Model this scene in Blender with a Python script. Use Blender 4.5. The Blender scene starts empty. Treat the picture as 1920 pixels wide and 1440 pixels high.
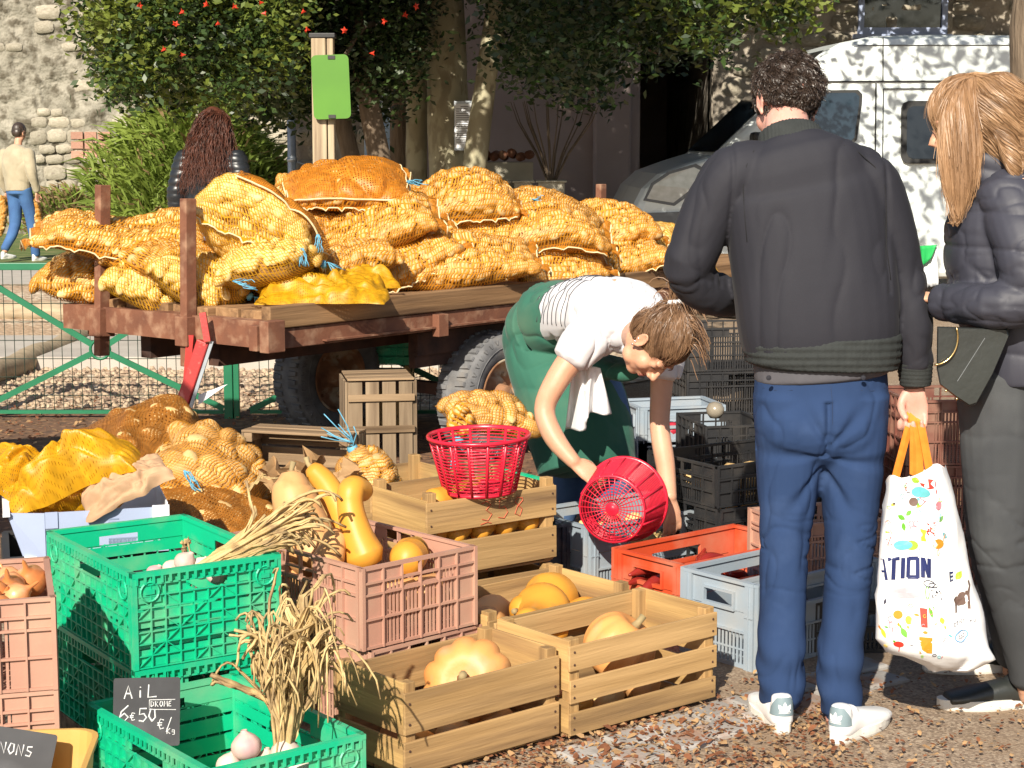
import bpy, math, random
import numpy as np
from mathutils import Vector, Matrix, Euler, noise as mnoise
R = math.radians
scene = bpy.context.scene
col = scene.collection
# ---------------------------------------------------------------- camera, sky, sun, exposure
CAM_H = 1.57
PITCH = R(7.62)
F = 3400.0                     # focal length in pixels of the 1920 wide photograph
cam_data = bpy.data.cameras.new('camera')
cam_data.sensor_width = 36.0
cam_data.lens = 36.0 * F / 1920.0
cam_data.clip_start = 0.1
cam_data.clip_end = 600.0
cam = bpy.data.objects.new('camera', cam_data)
col.objects.link(cam)
cam.location = (0, 0, CAM_H)
cam.rotation_euler = (R(90) - PITCH, 0, 0)
scene.camera = cam
SUN_AZ = R(15.0)               # light travels towards (+sin, +cos)
SUN_EL = R(33.0)
world = bpy.data.worlds.new('World')
scene.world = world
world.use_nodes = True
wn = world.node_tree
bg = wn.nodes['Background']
sky = wn.nodes.new('ShaderNodeTexSky')
sky.sky_type = 'NISHITA'
sky.sun_disc = False
sky.sun_elevation = SUN_EL
sky.sun_rotation = R(180) + SUN_AZ
sky.air_density = 1.0
sky.dust_density = 1.2
wn.links.new(sky.outputs[0], bg.inputs[0])
bg.inputs[1].default_value = 0.07
sd = bpy.data.lights.new('sun', 'SUN')
sd.energy = 4.9
sd.angle = R(0.53)
sd.color = (1.0, 0.92, 0.78)
sun = bpy.data.objects.new('sun', sd)
col.objects.link(sun)
dirv = Vector((math.sin(SUN_AZ) * math.cos(SUN_EL), math.cos(SUN_AZ) * math.cos(SUN_EL), -math.sin(SUN_EL)))
sun.rotation_euler = dirv.to_track_quat('-Z', 'Y').to_euler()
sun.location = (0, -10, 20)
scene.view_settings.view_transform = 'Standard'
scene.view_settings.look = 'None'
scene.view_settings.gamma = 1.0
scene.view_settings.use_curve_mapping = False
scene.view_settings.exposure = 0.68
scene.render.engine = 'CYCLES'
scene.cycles.transparent_max_bounces = 24
scene.cycles.max_bounces = 7
scene.cycles.diffuse_bounces = 3
# ---------------------------------------------------------------- small helpers
def ray(px, py):
 u = (px - 960.0) / F
 v = (720.0 - py) / F
 c, s = math.cos(PITCH), math.sin(PITCH)
 return Vector((u, c + v * s, -s + v * c))
def G(px, py, z=0.0):
 """the place at height z that lies behind a measured point of the photograph"""
 d = ray(px, py)
 t = (z - CAM_H) / d.z
 return Vector((d.x * t, d.y * t, z))
def D(px, py, y):
 """the place at ground distance y"""
 d = ray(px, py)
 t = y / d.y
 return Vector((d.x * t, y, CAM_H + d.z * t))
def link(o, parent=None):
 col.objects.link(o)
 if parent is not None:
  o.parent = parent
 return o
def props(o, label=None, cat=None, group=None, kind=None):
 if label: o['label'] = label
 if cat: o['category'] = cat
 if group: o['group'] = group
 if kind: o['kind'] = kind
 return o
def thing(name, label, cat, loc=(0, 0, 0), rz=0.0, group=None, rot=None):
 o = bpy.data.objects.new(name, None)
 o.empty_display_size = 0.05
 o.location = loc
 o.rotation_euler = rot if rot is not None else (0, 0, rz)
 link(o)
 return props(o, label, cat, group)
class MB:
 """collects simple shapes into one mesh"""
 def __init__(s):
  s.v = []; s.f = []; s.m = []; s.cur = 0
 def add(s, verts, faces, M=None):
  b = len(s.v)
  if M is not None:
   verts = [M @ Vector(p) for p in verts]
  s.v.extend([tuple(p) for p in verts])
  for f in faces:
   s.f.append(tuple(i + b for i in f)); s.m.append(s.cur)
  return s
 def box(s, x0, x1, y0, y1, z0, z1, M=None):
  vs = [(x0,y0,z0),(x1,y0,z0),(x1,y1,z0),(x0,y1,z0),(x0,y0,z1),(x1,y0,z1),(x1,y1,z1),(x0,y1,z1)]
  return s.add(vs, [(0,3,2,1),(4,5,6,7),(0,1,5,4),(1,2,6,5),(2,3,7,6),(3,0,4,7)], M)
 def bar(s, a, b, w, h, up=(0, 0, 1), M=None):
  a = Vector(a); b = Vector(b); t = (b - a)
  L = t.length; t.normalize(); up = Vector(up)
  sx = t.cross(up)
  if sx.length < 1e-4: sx = t.cross(Vector((1, 0, 0)))
  sx.normalize(); uz = sx.cross(t)
  vs = []
  for p in (a, b):
   for i, j in ((-1,-1),(1,-1),(1,1),(-1,1)):
    vs.append(p + sx * (i * w / 2) + uz * (j * h / 2))
  return s.add(vs, [(0,1,2,3),(7,6,5,4),(0,4,5,1),(1,5,6,2),(2,6,7,3),(3,7,4,0)], M)
 def tube(s, pts, r, n=6, caps=True, M=None, close=False):
  pts = [Vector(p) for p in pts]; N = len(pts)
  rs = list(r) if hasattr(r, '__len__') else [r] * N
  vs = []; fs = []
  ref = Vector((0, 0, 1)); prevx = None
  for i, p in enumerate(pts):
   if close: t = pts[(i + 1) % N] - pts[i - 1]
   else: t = pts[min(i + 1, N - 1)] - pts[max(i - 1, 0)]
   if t.length < 1e-9: t = Vector((0, 0, 1))
   t.normalize()
   if prevx is None:
    x = t.cross(ref)
    if x.length < 1e-3: x = t.cross(Vector((1, 0, 0)))
   else:
    x = prevx - t * prevx.dot(t)
   if x.length < 1e-6: x = t.orthogonal()
   x.normalize(); prevx = x; y = t.cross(x)
   for k in range(n):
    a = 2 * math.pi * k / n
    vs.append(p + (x * math.cos(a) + y * math.sin(a)) * rs[i])
  for i in range(N if close else N - 1):
   j = (i + 1) % N
   for k in range(n):
    k2 = (k + 1) % n
    fs.append((i*n + k, i*n + k2, j*n + k2, j*n + k))
  if caps and not close:
   fs.append(tuple(range(n))[::-1]); fs.append(tuple((N-1)*n + k for k in range(n)))
  return s.add(vs, fs, M)
 def lathe(s, prof, n=24, M=None):
  vs = []; fs = []
  for (r, z) in prof:
   for k in range(n):
    a = 2*math.pi*k/n
    vs.append((r*math.cos(a), r*math.sin(a), z))
  for i in range(len(prof)-1):
   for k in range(n):
    k2 = (k+1) % n
    fs.append((i*n+k, i*n+k2, (i+1)*n+k2, (i+1)*n+k))
  return s.add(vs, fs, M)
 def grid(s, P, M=None, closeu=False):
  """P[i][j] points"""
  nu = len(P); nv = len(P[0]); vs = [p for row in P for p in row]; fs = []
  for i in range(nu if closeu else nu-1):
   i2 = (i+1) % nu
   for j in range(nv-1):
    fs.append((i*nv+j, i2*nv+j, i2*nv+j+1, i*nv+j+1))
  return s.add(vs, fs, M)
 def mesh(s, name, mats, smooth=False):
  me = bpy.data.meshes.new(name)
  me.from_pydata(s.v, [], s.f)
  if not isinstance(mats, (list, tuple)): mats = [mats]
  for m in mats: me.materials.append(m)
  if len(mats) > 1: me.polygons.foreach_set('material_index', s.m)
  if smooth: me.polygons.foreach_set('use_smooth', [True] * len(me.polygons))
  me.update()
  return me
 def build(s, name, mats, parent=None, smooth=False, loc=None, rot=None, bevel=0):
  o = bpy.data.objects.new(name, s.mesh(name, mats, smooth))
  link(o, parent)
  if loc is not None: o.location = loc
  if rot is not None: o.rotation_euler = rot
  if bevel:
   b = o.modifiers.new('edge', 'BEVEL'); b.width = bevel; b.segments = 2; b.limit_method = 'ANGLE'
  return o
def np_mesh(name, V, Fq, mats, smooth=True):
 """mesh from numpy arrays (all faces with the same number of corners)"""
 me = bpy.data.meshes.new(name)
 V = np.asarray(V, dtype=np.float32); Fq = np.asarray(Fq, dtype=np.int32)
 k = Fq.shape[1]
 me.vertices.add(len(V)); me.vertices.foreach_set('co', V.ravel())
 me.loops.add(Fq.size); me.loops.foreach_set('vertex_index', Fq.ravel())
 me.polygons.add(len(Fq)); me.polygons.foreach_set('loop_start', np.arange(len(Fq), dtype=np.int32) * k)
 me.polygons.foreach_set('loop_total', np.full(len(Fq), k, dtype=np.int32))
 if not isinstance(mats, (list, tuple)): mats = [mats]
 for m in mats: me.materials.append(m)
 me.update(calc_edges=True)
 if smooth: me.polygons.foreach_set('use_smooth', np.ones(len(Fq), dtype=bool))
 me.validate()
 return me
def add_np(name, V, Fq, mats, parent=None, smooth=True, **kw):
 o = bpy.data.objects.new(name, np_mesh(name, V, Fq, mats, smooth))
 link(o, parent)
 for k, v in kw.items(): setattr(o, k, v)
 return o
def inst(name, me, parent=None, loc=(0, 0, 0), rot=(0, 0, 0), sc=(1, 1, 1)):
 o = bpy.data.objects.new(name, me)
 link(o, parent)
 o.location = loc; o.rotation_euler = rot; o.scale = sc
 return o
def copy_tree(o, parent=None):
 c = o.copy(); col.objects.link(c)
 if parent is not None: c.parent = parent
 for ch in list(o.children): copy_tree(ch, c)
 return c
def TM(loc=(0, 0, 0), rot=(0, 0, 0), sc=(1, 1, 1)):
 return Matrix.LocRotScale(Vector(loc), Euler(rot), Vector(sc))
# smooth numpy pseudo noise: a sum of warped sine waves
def wav(P, seed, freq, octaves=3, aniso=(1, 1, 1)):
 rs = np.random.RandomState(seed)
 P = np.asarray(P) * np.asarray(aniso)
 out = np.zeros(len(P)); amp = 1.0; tot = 0
 for o in range(octaves):
  for k in range(4):
   d = rs.normal(size=3); d /= np.linalg.norm(d)
   w = rs.normal(size=3); w /= np.linalg.norm(w)
   ph = rs.rand() * 6.28; ph2 = rs.rand() * 6.28
   out += amp * np.sin(P @ d * freq * 6.28 + ph + 1.3 * np.sin(P @ w * freq * 4.1 + ph2)) / 4
  tot += amp; amp *= 0.55; freq *= 1.9
 return out / tot * 2.0
# ---------------------------------------------------------------- materials
MATS = {}
def srgb(h):
 c = [int(h[i:i+2], 16) / 255 for i in (0, 2, 4)]
 return tuple(((x/12.92) if x <= .04045 else ((x+.055)/1.055)**2.4) for x in c)
def pm(name, c1, c2=None, rough=0.6, scale=6.0, detail=5.0, spec=0.5, bump=0.0, bscale=60.0, stretch=(1, 1, 1), rand=0.0,
       metal=0.0, c3=None, s3=2.0, t3=(0.52, 0.66), sheen=0.0, trans=0.0, coat=0.0, sss=0.0, b2=0.0, b2scale=8.0, hue=0.0, dist=0.004):
 if name in MATS: return MATS[name]
 m = bpy.data.materials.new(name); m.use_nodes = True
 nt = m.node_tree; N = nt.nodes; Lk = nt.links
 b = N['Principled BSDF']
 b.inputs['Roughness'].default_value = rough
 b.inputs['Metallic'].default_value = metal
 b.inputs['Specular IOR Level'].default_value = spec
 if coat: b.inputs['Coat Weight'].default_value = coat; b.inputs['Coat Roughness'].default_value = 0.15
 if sheen: b.inputs['Sheen Weight'].default_value = sheen; b.inputs['Sheen Roughness'].default_value = 0.4
 if sss:
  b.inputs['Subsurface Weight'].default_value = sss
  b.inputs['Subsurface Radius'].default_value = (0.012, 0.004, 0.002)
 tc = N.new('ShaderNodeTexCoord'); mp = N.new('ShaderNodeMapping')
 mp.inputs['Scale'].default_value = stretch
 Lk.new(tc.outputs['Object'], mp.inputs[0])
 vec = mp.outputs[0]
 if rand:
  oi = N.new('ShaderNodeObjectInfo'); ad = N.new('ShaderNodeVectorMath'); ad.operation = 'ADD'
  mu = N.new('ShaderNodeVectorMath'); mu.operation = 'SCALE'; mu.inputs['Scale'].default_value = 37.0
  cx = N.new('ShaderNodeCombineXYZ'); Lk.new(oi.outputs['Random'], cx.inputs[0]); Lk.new(oi.outputs['Random'], cx.inputs[1])
  Lk.new(cx.outputs[0], mu.inputs[0]); Lk.new(mp.outputs[0], ad.inputs[0]); Lk.new(mu.outputs[0], ad.inputs[1]); vec = ad.outputs[0]
 c2 = c2 or tuple(x * 0.72 for x in c1)
 nz = N.new('ShaderNodeTexNoise'); nz.inputs['Scale'].default_value = scale; nz.inputs['Detail'].default_value = detail
 Lk.new(vec, nz.inputs['Vector'])
 cr = N.new('ShaderNodeValToRGB')
 cr.color_ramp.elements[0].position = 0.32; cr.color_ramp.elements[1].position = 0.68
 cr.color_ramp.elements[0].color = (*c2, 1); cr.color_ramp.elements[1].color = (*c1, 1)
 Lk.new(nz.outputs[0], cr.inputs[0])
 out = cr.outputs[0]
 if c3:
  n3 = N.new('ShaderNodeTexNoise'); n3.inputs['Scale'].default_value = s3; n3.inputs['Detail'].default_value = 6
  Lk.new(vec, n3.inputs['Vector'])
  r3 = N.new('ShaderNodeValToRGB'); r3.color_ramp.elements[0].position = t3[0]; r3.color_ramp.elements[1].position = t3[1]
  Lk.new(n3.outputs[0], r3.inputs[0])
  mx = N.new('ShaderNodeMix'); mx.data_type = 'RGBA'
  Lk.new(r3.outputs[0], mx.inputs[0]); Lk.new(out, mx.inputs[6]); mx.inputs[7].default_value = (*c3, 1)
  out = mx.outputs[2]
 if rand:
  hs = N.new('ShaderNodeHueSaturation')
  mr = N.new('ShaderNodeMapRange'); mr.inputs['To Min'].default_value = 1 - rand; mr.inputs['To Max'].default_value = 1 + rand
  Lk.new(oi.outputs['Random'], mr.inputs[0]); Lk.new(mr.outputs[0], hs.inputs['Value'])
  if hue:
   m2 = N.new('ShaderNodeMath'); m2.operation = 'FRACT'; m3 = N.new('ShaderNodeMath'); m3.operation = 'MULTIPLY'; m3.inputs[1].default_value = 7.3
   Lk.new(oi.outputs['Random'], m3.inputs[0]); Lk.new(m3.outputs[0], m2.inputs[0])
   mh = N.new('ShaderNodeMapRange'); mh.inputs['To Min'].default_value = 0.5 - hue; mh.inputs['To Max'].default_value = 0.5 + hue
   Lk.new(m2.outputs[0], mh.inputs[0]); Lk.new(mh.outputs[0], hs.inputs['Hue'])
  Lk.new(out, hs.inputs['Color']); out = hs.outputs[0]
 Lk.new(out, b.inputs['Base Color'])
 if bump:
  bz = N.new('ShaderNodeTexNoise'); bz.inputs['Scale'].default_value = bscale; bz.inputs['Detail'].default_value = 4
  Lk.new(vec, bz.inputs['Vector'])
  bp = N.new('ShaderNodeBump'); bp.inputs['Strength'].default_value = bump; bp.inputs['Distance'].default_value = dist
  Lk.new(bz.outputs[0], bp.inputs['Height'])
  last = bp
  if b2:
   bz2 = N.new('ShaderNodeTexNoise'); bz2.inputs['Scale'].default_value = b2scale; bz2.inputs['Detail'].default_value = 3
   Lk.new(vec, bz2.inputs['Vector'])
   bp2 = N.new('ShaderNodeBump'); bp2.inputs['Strength'].default_value = b2; bp2.inputs['Distance'].default_value = dist * 6
   Lk.new(bz2.outputs[0], bp2.inputs['Height']); Lk.new(bp.outputs[0], bp2.inputs['Normal']); last = bp2
  Lk.new(last.outputs[0], b.inputs['Normal'])
 if trans:
  tr = N.new('ShaderNodeBsdfTranslucent'); ms = N.new('ShaderNodeMixShader'); ms.inputs[0].default_value = trans
  Lk.new(out, tr.inputs[0]); Lk.new(b.outputs[0], ms.inputs[1]); Lk.new(tr.outputs[0], ms.inputs[2])
  Lk.new(ms.outputs[0], N['Material Output'].inputs[0])
 MATS[name] = m
 return m
def wood(name, c1, c2, dark, axis=0, rand=0.14, rough=0.75):
 st = [28, 28, 28]; st[axis] = 1.6
 return pm(name, c1, c2, rough=rough, scale=1.0, detail=7, stretch=tuple(st), c3=dark, s3=0.7, t3=(0.45, 0.70), rand=rand, bump=0.9, bscale=2.2, spec=0.25)
def net_mat(name, color, cov, pitch_u=0.0125, pitch_v=0.02, twist=0.5, trans=0.3):
 """woven polypropylene net: threads over holes, laid out in the cloth's own UVs (metres)"""
 m = bpy.data.materials.new(name); m.use_nodes = True
 nt = m.node_tree; N = nt.nodes; Lk = nt.links
 b = N['Principled BSDF']; b.inputs['Roughness'].default_value = 0.45
 uv = N.new('ShaderNodeUVMap'); sp = N.new('ShaderNodeSeparateXYZ'); Lk.new(uv.outputs[0], sp.inputs[0])
 nz = N.new('ShaderNodeTexNoise'); nz.inputs['Scale'].default_value = 9; nz.inputs['Detail'].default_value = 2
 Lk.new(uv.outputs[0], nz.inputs['Vector'])
 def math_(op, a, c):
  q = N.new('ShaderNodeMath'); q.operation = op
  for i, x in enumerate((a, c)):
   if x is None: continue
   if isinstance(x, (int, float)): q.inputs[i].default_value = x
   else: Lk.new(x, q.inputs[i])
  return q.outputs[0]
 warp = math_('MULTIPLY', math_('SUBTRACT', nz.outputs[0], 0.5), 0.05)
 u = math_('ADD', sp.outputs[0], warp); v = math_('ADD', sp.outputs[1], warp)
 u = math_('ADD', u, math_('MULTIPLY', v, twist))
 fu = math_('ABSOLUTE', math_('SUBTRACT', math_('FRACT', math_('DIVIDE', u, pitch_u), None), 0.5), None)
 fv = math_('ABSOLUTE', math_('SUBTRACT', math_('FRACT', math_('DIVIDE', v, pitch_v), None), 0.5), None)
 a = math_('GREATER_THAN', fu, 0.5 - cov / 2); c = math_('GREATER_THAN', fv, 0.5 - cov * 0.4 * pitch_u / pitch_v)
 mask = math_('MAXIMUM', a, c)
 n2 = N.new('ShaderNodeTexNoise'); n2.inputs['Scale'].default_value = 40; Lk.new(uv.outputs[0], n2.inputs['Vector'])
 cr = N.new('ShaderNodeValToRGB'); cr.color_ramp.elements[0].position = .35; cr.color_ramp.elements[1].position = .7
 cr.color_ramp.elements[0].color = (*[x * .65 for x in color], 1); cr.color_ramp.elements[1].color = (*color, 1)
 Lk.new(n2.outputs[0], cr.inputs[0]); Lk.new(cr.outputs[0], b.inputs['Base Color'])
 tl = N.new('ShaderNodeBsdfTranslucent'); Lk.new(cr.outputs[0], tl.inputs[0])
 m1 = N.new('ShaderNodeMixShader'); m1.inputs[0].default_value = trans; Lk.new(b.outputs[0], m1.inputs[1]); Lk.new(tl.outputs[0], m1.inputs[2])
 tp = N.new('ShaderNodeBsdfTransparent'); ms = N.new('ShaderNodeMixShader')
 Lk.new(mask, ms.inputs[0]); Lk.new(tp.outputs[0], ms.inputs[1]); Lk.new(m1.outputs[0], ms.inputs[2])
 Lk.new(ms.outputs[0], N['Material Output'].inputs[0])
 MATS[name] = m
 return m
M = {}
M['sawn'] = wood('sawn_poplar', (.47, .30, .135), (.35, .215, .09), (.18, .11, .055), axis=0)
M['sawn_up'] = wood('sawn_poplar_upright', (.46, .29, .125), (.36, .215, .085), (.2, .12, .055), axis=2)
M['sawn_cross'] = wood('sawn_poplar_cross', (.52, .335, .135), (.42, .26, .10), (.24, .14, .065), axis=1)
M['grey_wood'] = wood('weathered_crate_wood', (.36, .25, .15), (.25, .165, .095), (.11, .07, .04), axis=0)
M['grey_wood_up'] = wood('weathered_crate_wood_upright', (.31, .23, .15), (.23, .16, .10), (.12, .08, .05), axis=2)
M['deck_wood'] = wood('trailer_deck_wood', (.34, .20, .10), (.24, .135, .065), (.10, .055, .03), axis=0, rand=.2)
M['rust'] = pm('rusty_painted_steel', (.22, .092, .052), (.14, .058, .036), rough=.8, scale=9, c3=(.33, .19, .12), s3=14, t3=(.5, .72), bump=.35, bscale=90, spec=.3)
M['rust_dark'] = pm('dark_rusty_steel', (.10, .05, .035), (.05, .03, .025), rough=.85, scale=12, bump=.4, bscale=70, spec=.2)
M['hub'] = pm('muddy_rusty_hub', (.40, .20, .10), (.20, .09, .045), rough=.85, scale=10, c3=(.50, .40, .28), s3=7, t3=(.5, .6), bump=.5, bscale=80)
M['tyre'] = pm('worn_dusty_rubber', (.20, .20, .205), (.11, .11, .115), rough=.9, scale=14, c3=(.20, .18, .16), s3=6, t3=(.55, .7), bump=.25, bscale=160, spec=.3)
M['red_paint'] = pm('worn_red_paint', (.50, .035, .03), (.34, .03, .03), rough=.45, scale=14, c3=(.62, .22, .18), s3=18, t3=(.62, .72), bump=.15, bscale=80)
M['green_paint'] = pm('green_powder_coat', (.012, .16, .075), (.010, .13, .06), rough=.4, scale=6)
M['zinc'] = pm('galvanised_steel', (.42, .46, .50), (.33, .37, .41), rough=.42, scale=20, metal=.35)
M['white_rag'] = pm('white_cotton', (.82, .82, .82), (.74, .75, .78), rough=.9, scale=7, sheen=.3, bump=.2, bscale=300)
def plastic(name, c, dust=(.45, .36, .25), rough=.45, dusty=(.47, .74)):
 return pm(name, c, tuple(x * .88 for x in c), rough=rough, scale=5, c3=tuple(.66*a + .34*d for a, d in zip(c, dust)), s3=7, t3=dusty, bump=.08, bscale=120, rand=.05)
M['green_plastic'] = plastic('green_crate_plastic', (.003, .46, .235))
M['pink_plastic'] = plastic('faded_pink_plastic', (.47, .255, .185), rough=.55)
M['grey_plastic'] = plastic('blue_grey_plastic', (.30, .36, .42), rough=.5)
M['navy_plastic'] = plastic('dark_navy_plastic', (.03, .035, .06), rough=.5)
M['red_plastic'] = plastic('orange_red_plastic', (.60, .075, .025), rough=.45)
M['black_plastic'] = plastic('black_crate_plastic', (.022, .022, .024), rough=.5, dust=(.12, .10, .08))
M['brown_plastic'] = plastic('brown_crate_plastic', (.16, .05, .035), rough=.5)
M['tan_plastic'] = plastic('ochre_crate_plastic', (.62, .36, .10), rough=.5)
M['basket'] = plastic('red_basket_plastic', (.62, .018, .045), rough=.3, dusty=(.8, .95))
M['string_blue'] = pm('blue_string', (.16, .45, .62), (.08, .28, .42), rough=.6, scale=40)
M['cream_cord'] = pm('cream_cord', (.72, .60, .36), (.6, .48, .26), rough=.7, scale=40)
M['slate'] = pm('chalk_slate', (.045, .045, .05), (.028, .028, .032), rough=.6, scale=12, c3=(.12, .12, .13), s3=5, t3=(.5, .8))
M['chalk'] = pm('white_chalk', (.85, .85, .85), (.7, .7, .7), rough=.9, scale=90)
M['leaf_litter'] = pm('dry_leaf', (.30, .115, .05), (.17, .065, .03), rough=.85, scale=25, trans=.2)
M['leaf_pale'] = pm('dry_pale_leaf', (.50, .32, .16), (.38, .22, .10), rough=.8, scale=25, trans=.2)
M['card'] = pm('white_blue_card', (.34, .40, .56), (.31, .365, .52), rough=.7, scale=6, bump=.05)  # pale blue card, darkened to stand in for shade on the tray front
M['card_in'] = pm('white_card', (.80, .82, .85), (.74, .76, .8), rough=.7, scale=6)
M['kraft'] = pm('kraft_paper', (.46, .29, .17), (.38, .23, .13), rough=.8, scale=10, bump=.2, bscale=30)
M['husk'] = pm('dry_garlic_stalk', (.60, .44, .21), (.40, .27, .11), rough=.75, scale=22, stretch=(1, 1, 1), c3=(.22, .14, .07), s3=16, t3=(.52, .7), bump=.4, bscale=60, rand=.15)
M['garlic'] = pm('garlic_skin', (.72, .62, .52), (.58, .45, .36), rough=.6, scale=6, c3=(.48, .30, .30), s3=9, t3=(.5, .7), rand=.1)
M['skin'] = pm('skin', (.60, .33, .215), (.54, .28, .175), rough=.5, scale=14, sss=.15, bump=.12, bscale=180, dist=.0015)
M['skin_pink'] = pm('pink_skin', (.66, .36, .29), (.58, .28, .22), rough=.5, scale=14, sss=.15, bump=.12, bscale=180, dist=.0015)
# ================================================================ THE SETTING
rng = np.random.RandomState(7)
def voro_mat(name, cols, scale=60, rough=.9, bump=.5, mud=None, mud_scale=.8, dist=.006):
 """aggregate: little stones of several colours"""
 m = bpy.data.materials.new(name); m.use_nodes = True
 nt = m.node_tree; N = nt.nodes; Lk = nt.links; b = N['Principled BSDF']
 b.inputs['Roughness'].default_value = rough; b.inputs['Specular IOR Level'].default_value = .25
 tc = N.new('ShaderNodeTexCoord')
 v = N.new('ShaderNodeTexVoronoi'); v.inputs['Scale'].default_value = scale; Lk.new(tc.outputs['Object'], v.inputs['Vector'])
 sp = N.new('ShaderNodeSeparateColor'); Lk.new(v.outputs['Color'], sp.inputs[0])
 cr = N.new('ShaderNodeValToRGB'); cr.color_ramp.interpolation = 'CONSTANT'
 while len(cr.color_ramp.elements) < len(cols): cr.color_ramp.elements.new(.5)
 for i, c in enumerate(cols):
  cr.color_ramp.elements[i].position = i / len(cols); cr.color_ramp.elements[i].color = (*c, 1)
 Lk.new(sp.outputs[0], cr.inputs[0])
 n2 = N.new('ShaderNodeTexNoise'); n2.inputs['Scale'].default_value = mud_scale; n2.inputs['Detail'].default_value = 8
 Lk.new(tc.outputs['Object'], n2.inputs['Vector'])
 r2 = N.new('ShaderNodeValToRGB'); r2.color_ramp.elements[0].position = .42; r2.color_ramp.elements[1].position = .62
 r2.color_ramp.elements[1].color = (.75, .75, .75, 1)
 Lk.new(n2.outputs[0], r2.inputs[0])
 mx = N.new('ShaderNodeMix'); mx.data_type = 'RGBA'; Lk.new(r2.outputs[0], mx.inputs[0]); Lk.new(cr.outputs[0], mx.inputs[6])
 mx.inputs[7].default_value = (*(mud or cols[0]), 1)
 Lk.new(mx.outputs[2], b.inputs['Base Color'])
 bp = N.new('ShaderNodeBump'); bp.inputs['Strength'].default_value = bump; bp.inputs['Distance'].default_value = dist; bp.invert = True
 Lk.new(v.outputs['Distance'], bp.inputs['Height']); Lk.new(bp.outputs[0], b.inputs['Normal'])
 return m
M['asphalt'] = voro_mat('worn_asphalt', [(.27, .20, .145), (.19, .14, .10), (.33, .25, .18), (.23, .17, .125), (.38, .30, .22)], 130, mud=(.27, .19, .125), mud_scale=3.2, dist=.003)
M['soil'] = pm('leafy_soil', (.17, .085, .045), (.09, .05, .03), rough=.95, scale=14, c3=(.26, .14, .07), s3=22, t3=(.5, .65), bump=.8, bscale=60)
M['gravel'] = voro_mat('pale_gravel', [(.58, .46, .33), (.42, .31, .22), (.70, .60, .46), (.50, .38, .27), (.30, .2, .14)], 22, mud=(.44, .30, .19), mud_scale=.9, bump=.8, dist=.02)
M['grass'] = pm('mown_grass', (.11, .15, .035), (.06, .10, .02), rough=.9, scale=9, c3=(.24, .2, .09), s3=3, t3=(.5, .7), bump=.8, bscale=60)
M['pavement'] = pm('pale_pavement', (.46, .42, .37), (.38, .34, .3), rough=.9, scale=4, bump=.3, bscale=60)
def sheet(name, pts, z, mat, amp=0.0, n=1, seed=1):
 mb = MB()
 if n == 1:
  mb.add([(x, y, z) for x, y in pts], [tuple(range(len(pts)))])
 else:
  (x0, y0), (x1, y1) = pts
  X, Y = np.meshgrid(np.linspace(x0, x1, n), np.linspace(y0, y1, n))
  P = np.stack([X.ravel(), Y.ravel(), np.zeros(n*n)], 1)
  P[:, 2] = z + amp * (wav(P, seed, .35, 4) * .5 + .5)
  idx = np.arange(n*n).reshape(n, n)
  Fq = np.stack([idx[:-1, :-1].ravel(), idx[:-1, 1:].ravel(), idx[1:, 1:].ravel(), idx[1:, :-1].ravel()], 1)
  return props(add_np(name, P, Fq, mat), kind='structure')
 return props(mb.build(name, mat), kind='structure')
sheet('ground', [(-150, -20), (150, -20), (150, 250), (-150, 250)], 0.0, M['asphalt'])
sheet('soil_bed', [(-7, 6.6), (-1.2, 6.5), (.6, 7.1), (3.2, 7.1), (6, 9.5), (6, 10.4), (-7, 10.6)], .004, M['soil'])
sheet('gravel_yard', [(-25, 10.55), (-.2, 10.55), (1.0, 12), (1.0, 20), (-25, 20)], .008, M['gravel'])
sheet('pavement', [(-40, 20), (-2.9, 20), (-2.9, 22.4), (-40, 22.4)], .008, M['pavement'])
sheet('grass_verge', [(-40, 22.4), (-2.9, 22.4), (-2.9, 31), (-40, 31)], .012, M['grass'])
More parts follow.
